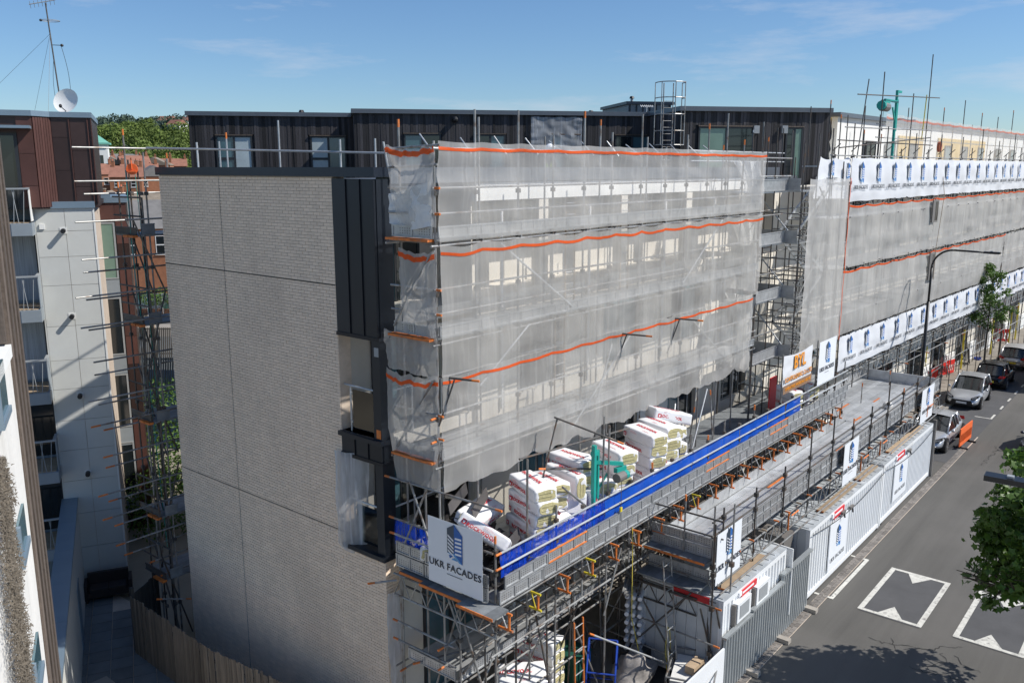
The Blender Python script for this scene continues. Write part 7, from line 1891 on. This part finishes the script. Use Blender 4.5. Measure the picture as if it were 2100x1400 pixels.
barrier('red plastic barrier end on next to the lamp column', at_z(1902, 790, .1), at_z(1922, 777, .1), 'barrier_red', 1.0, G_)
barrier('red plastic barrier left of the lamp column under the scaffold', at_z(1872, 780, .1), at_z(1896, 772, .1), 'barrier_red', 1.05, G_)
barrier('fallen red plastic barrier beyond the walkway deck', at_z(1822, 806, .1), at_z(1862, 796, .1), 'barrier_red', .7, G_)
barrier('far red barrier right of the small tree trunk', at_z(2032, 700, .1), at_z(2069, 700, .1), 'barrier_red', 1.05, G_)
barrier('far red barrier left of the small tree trunk', at_z(2005, 688, .1), at_z(2026, 698, .1), 'barrier_red', 1.05, G_)
# pavement sign stand
p = at_z(1978, 745, .1); e = empty('pavement_sign', p, .4, 'folding A frame pavement stand among the yellow padded poles', 'sign')
b = MB(); b.obox((0, -.2, .55), (.3, 0, 0), (0, .01, 0), (0, .06, .5), 'motor_grey'); b.build('panel', e); b = MB(); b.path([(-.3, .35, 0), (-.3, -.1, 1.05), (.3, -.1, 1.05), (.3, .35, 0)], .02, 'steel_dark'); b.build('leg', e)
b = MB(); leaf_cloud(b, (0, 0, .08), (.4, .25, .1), 40, .12, 'cart_blue', 3); o = b.build('blue_sheet'); o.location = at_z(2004, 737, .1); tag(o, 'crumpled bright blue plastic sheet on the pavement', 'sheet')
# street lamp in front of the banners
def lamp(lab, base, h, arm_dir, arm, group='black street lamps'):
    e = empty('street_lamp', base, 0, lab, 'street lamp', group); ad = Vector(arm_dir).normalized()
    b = MB(); b.tube((0, 0, 0), (0, 0, h * .72), .085, 'column_black', 12, .075); b.tube((0, 0, h * .72), (0, 0, h - .9), .055, 'column_black', 10); b.tube((0, 0, 1.3), (0, 0, 1.55), .12, 'frame_grey', 10); b.build('column', e, True)
    pts = [Vector((0, 0, h - .9))] + [Vector((0, 0, h - .9)) + ad * (.9 * (1 - math.cos(t))) + Vector((0, 0, .9 * math.sin(t))) for t in [math.pi / 2 * k / 9 for k in range(1, 10)]]
    pts.append(pts[-1] + ad * (arm - .9 - .55) + Vector((0, 0, -.02))); b = MB(); b.path(pts, .045, 'column_black', 8); b.build('arm', e, True)
    q = pts[-1]; s = ad.cross(Vector((0, 0, 1))); b = MB(); b.obox(q + ad * .33, ad * .34, s * .13, Vector((0, 0, .045)), 'column_black'); b.obox(q + ad * .30 + Vector((0, 0, .052)), ad * .05, s * .05, Vector((0, 0, .03)), 'frame_grey'); b.obox(q + ad * .40 - Vector((0, 0, .05)), ad * .22, s * .10, Vector((0, 0, .008)), 'lamp_clear'); b.build('lantern', e)
    return e
lamp('tall black street lamp curving over the road in front of the logo banners', (44.9, 10.62, .1), 9.05, (0, -1, 0), 2.75)
hd_ = at_z(1990, 988, 7.95)
lamp('street lamp whose flat lantern reaches in from the right edge', (hd_.x + .55, hd_.y - 3.35, 0), 8.0, (-.05, 1, 0), 3.1)
# small young tree on the pavement
def twig(b, p, d, L, r, depth, rg, tips):
    q = p + d * L; b.tube(p, q, r, 'bark', 7, r * .68, cap=False)
    if depth == 0: tips.append(q); return
    for k in range(rg.choice((2, 3))):
        nd = (d + Vector((rg.gauss(0, .5), rg.gauss(0, .5), rg.gauss(.12, .3)))).normalized(); twig(b, q, nd, L * rg.uniform(.6, .85), r * .62, depth - 1, rg, tips)
    if depth > 1: tips.append(q)
tb0 = at_z(2018, 747, .1) * (10.3 / at_z(2018, 747, .1).y); tb0.z = .1
tr1 = empty('young_tree', tb0, 0, 'young green street tree standing in front of the banners by the black car', 'tree', 'street trees')
rg = random.Random(14); b = MB(); tips = []
b.tube((0, 0, 0), (.10, .05, 3.3), .07, 'bark', 8, .05)
for k in range(9):
    z = 2.7 + k * .42; a = k * 2.4; twig(b, Vector((.08, .05, z)), Vector((math.cos(a) * .8, math.sin(a) * .8, .75)).normalized(), .75 - .03 * k, .032, 2, rg, tips)
b.tube((.1, .05, 3.3), (.0, 0, 6.6), .05, 'bark', 7, .015); b.build('trunk', tr1)
b = MB()
for i, q in enumerate(tips): leaf_cloud(b, q, (.36, .36, .28), 34, .10, 'leaf_tree', seed=i, shell=.2)
for k in range(14): leaf_cloud(b, (rg.gauss(0, .25), rg.gauss(0, .25), 3.4 + k * .25), (.4, .4, .3), 34, .10, 'leaf_tree', seed=90 + k, shell=.2)
b.build('crown', tr1)
tr2 = empty('tree_stake', at_z(2048, 733, .1), 0, 'dark upright post beside the young street tree', 'post'); b = MB(); b.tube((0, 0, 0), (.02, 0, 3.6), .06, 'bark', 8, .05); b.build('stake', tr2)
# broadleaf tree at the right edge
mc = at_z(2142, 1080, 4.5)
mt_ = empty('maple_tree', (mc.x + .25, mc.y - .25, 0), 0, 'large leafy maple filling the right edge below the lantern', 'tree', 'street trees')
rg = random.Random(4); b = MB(); tips = []
b.tube((0, 0, 0), (0, 0, 2.0), .16, 'bark', 10, .12)
for k in range(8):
    a = k * .85; twig(b, Vector((0, 0, 1.6 + k * .22)), Vector((math.cos(a), math.sin(a), .6 + .1 * k)).normalized(), .85, .06, 3, rg, tips)
b.tube((0, 0, 2.0), (.05, 0, 5.2), .12, 'bark', 8, .03); b.build('trunk', mt_)
b = MB()
for i, q in enumerate(tips):
    if rg.random() < .8 and q.xy.length < 1.7: leaf_cloud(b, q, (.42, .42, .34), 16, .105, 'leaf_maple', seed=i, shell=.2, shape=5)
for k in range(70):
    a = rg.uniform(0, 6.28); zz = rg.uniform(-1, 1); rr = math.sqrt(max(0, 1 - zz * zz)); f = rg.uniform(.72, 1.0)
    leaf_cloud(b, (1.5 * rr * f * math.cos(a), 1.5 * rr * f * math.sin(a), 4.5 + 1.95 * zz * f), (.5, .5, .36), 62, .10, 'leaf_maple', seed=500 + k, shell=.2, shape=5)
b.build('crown', mt_)
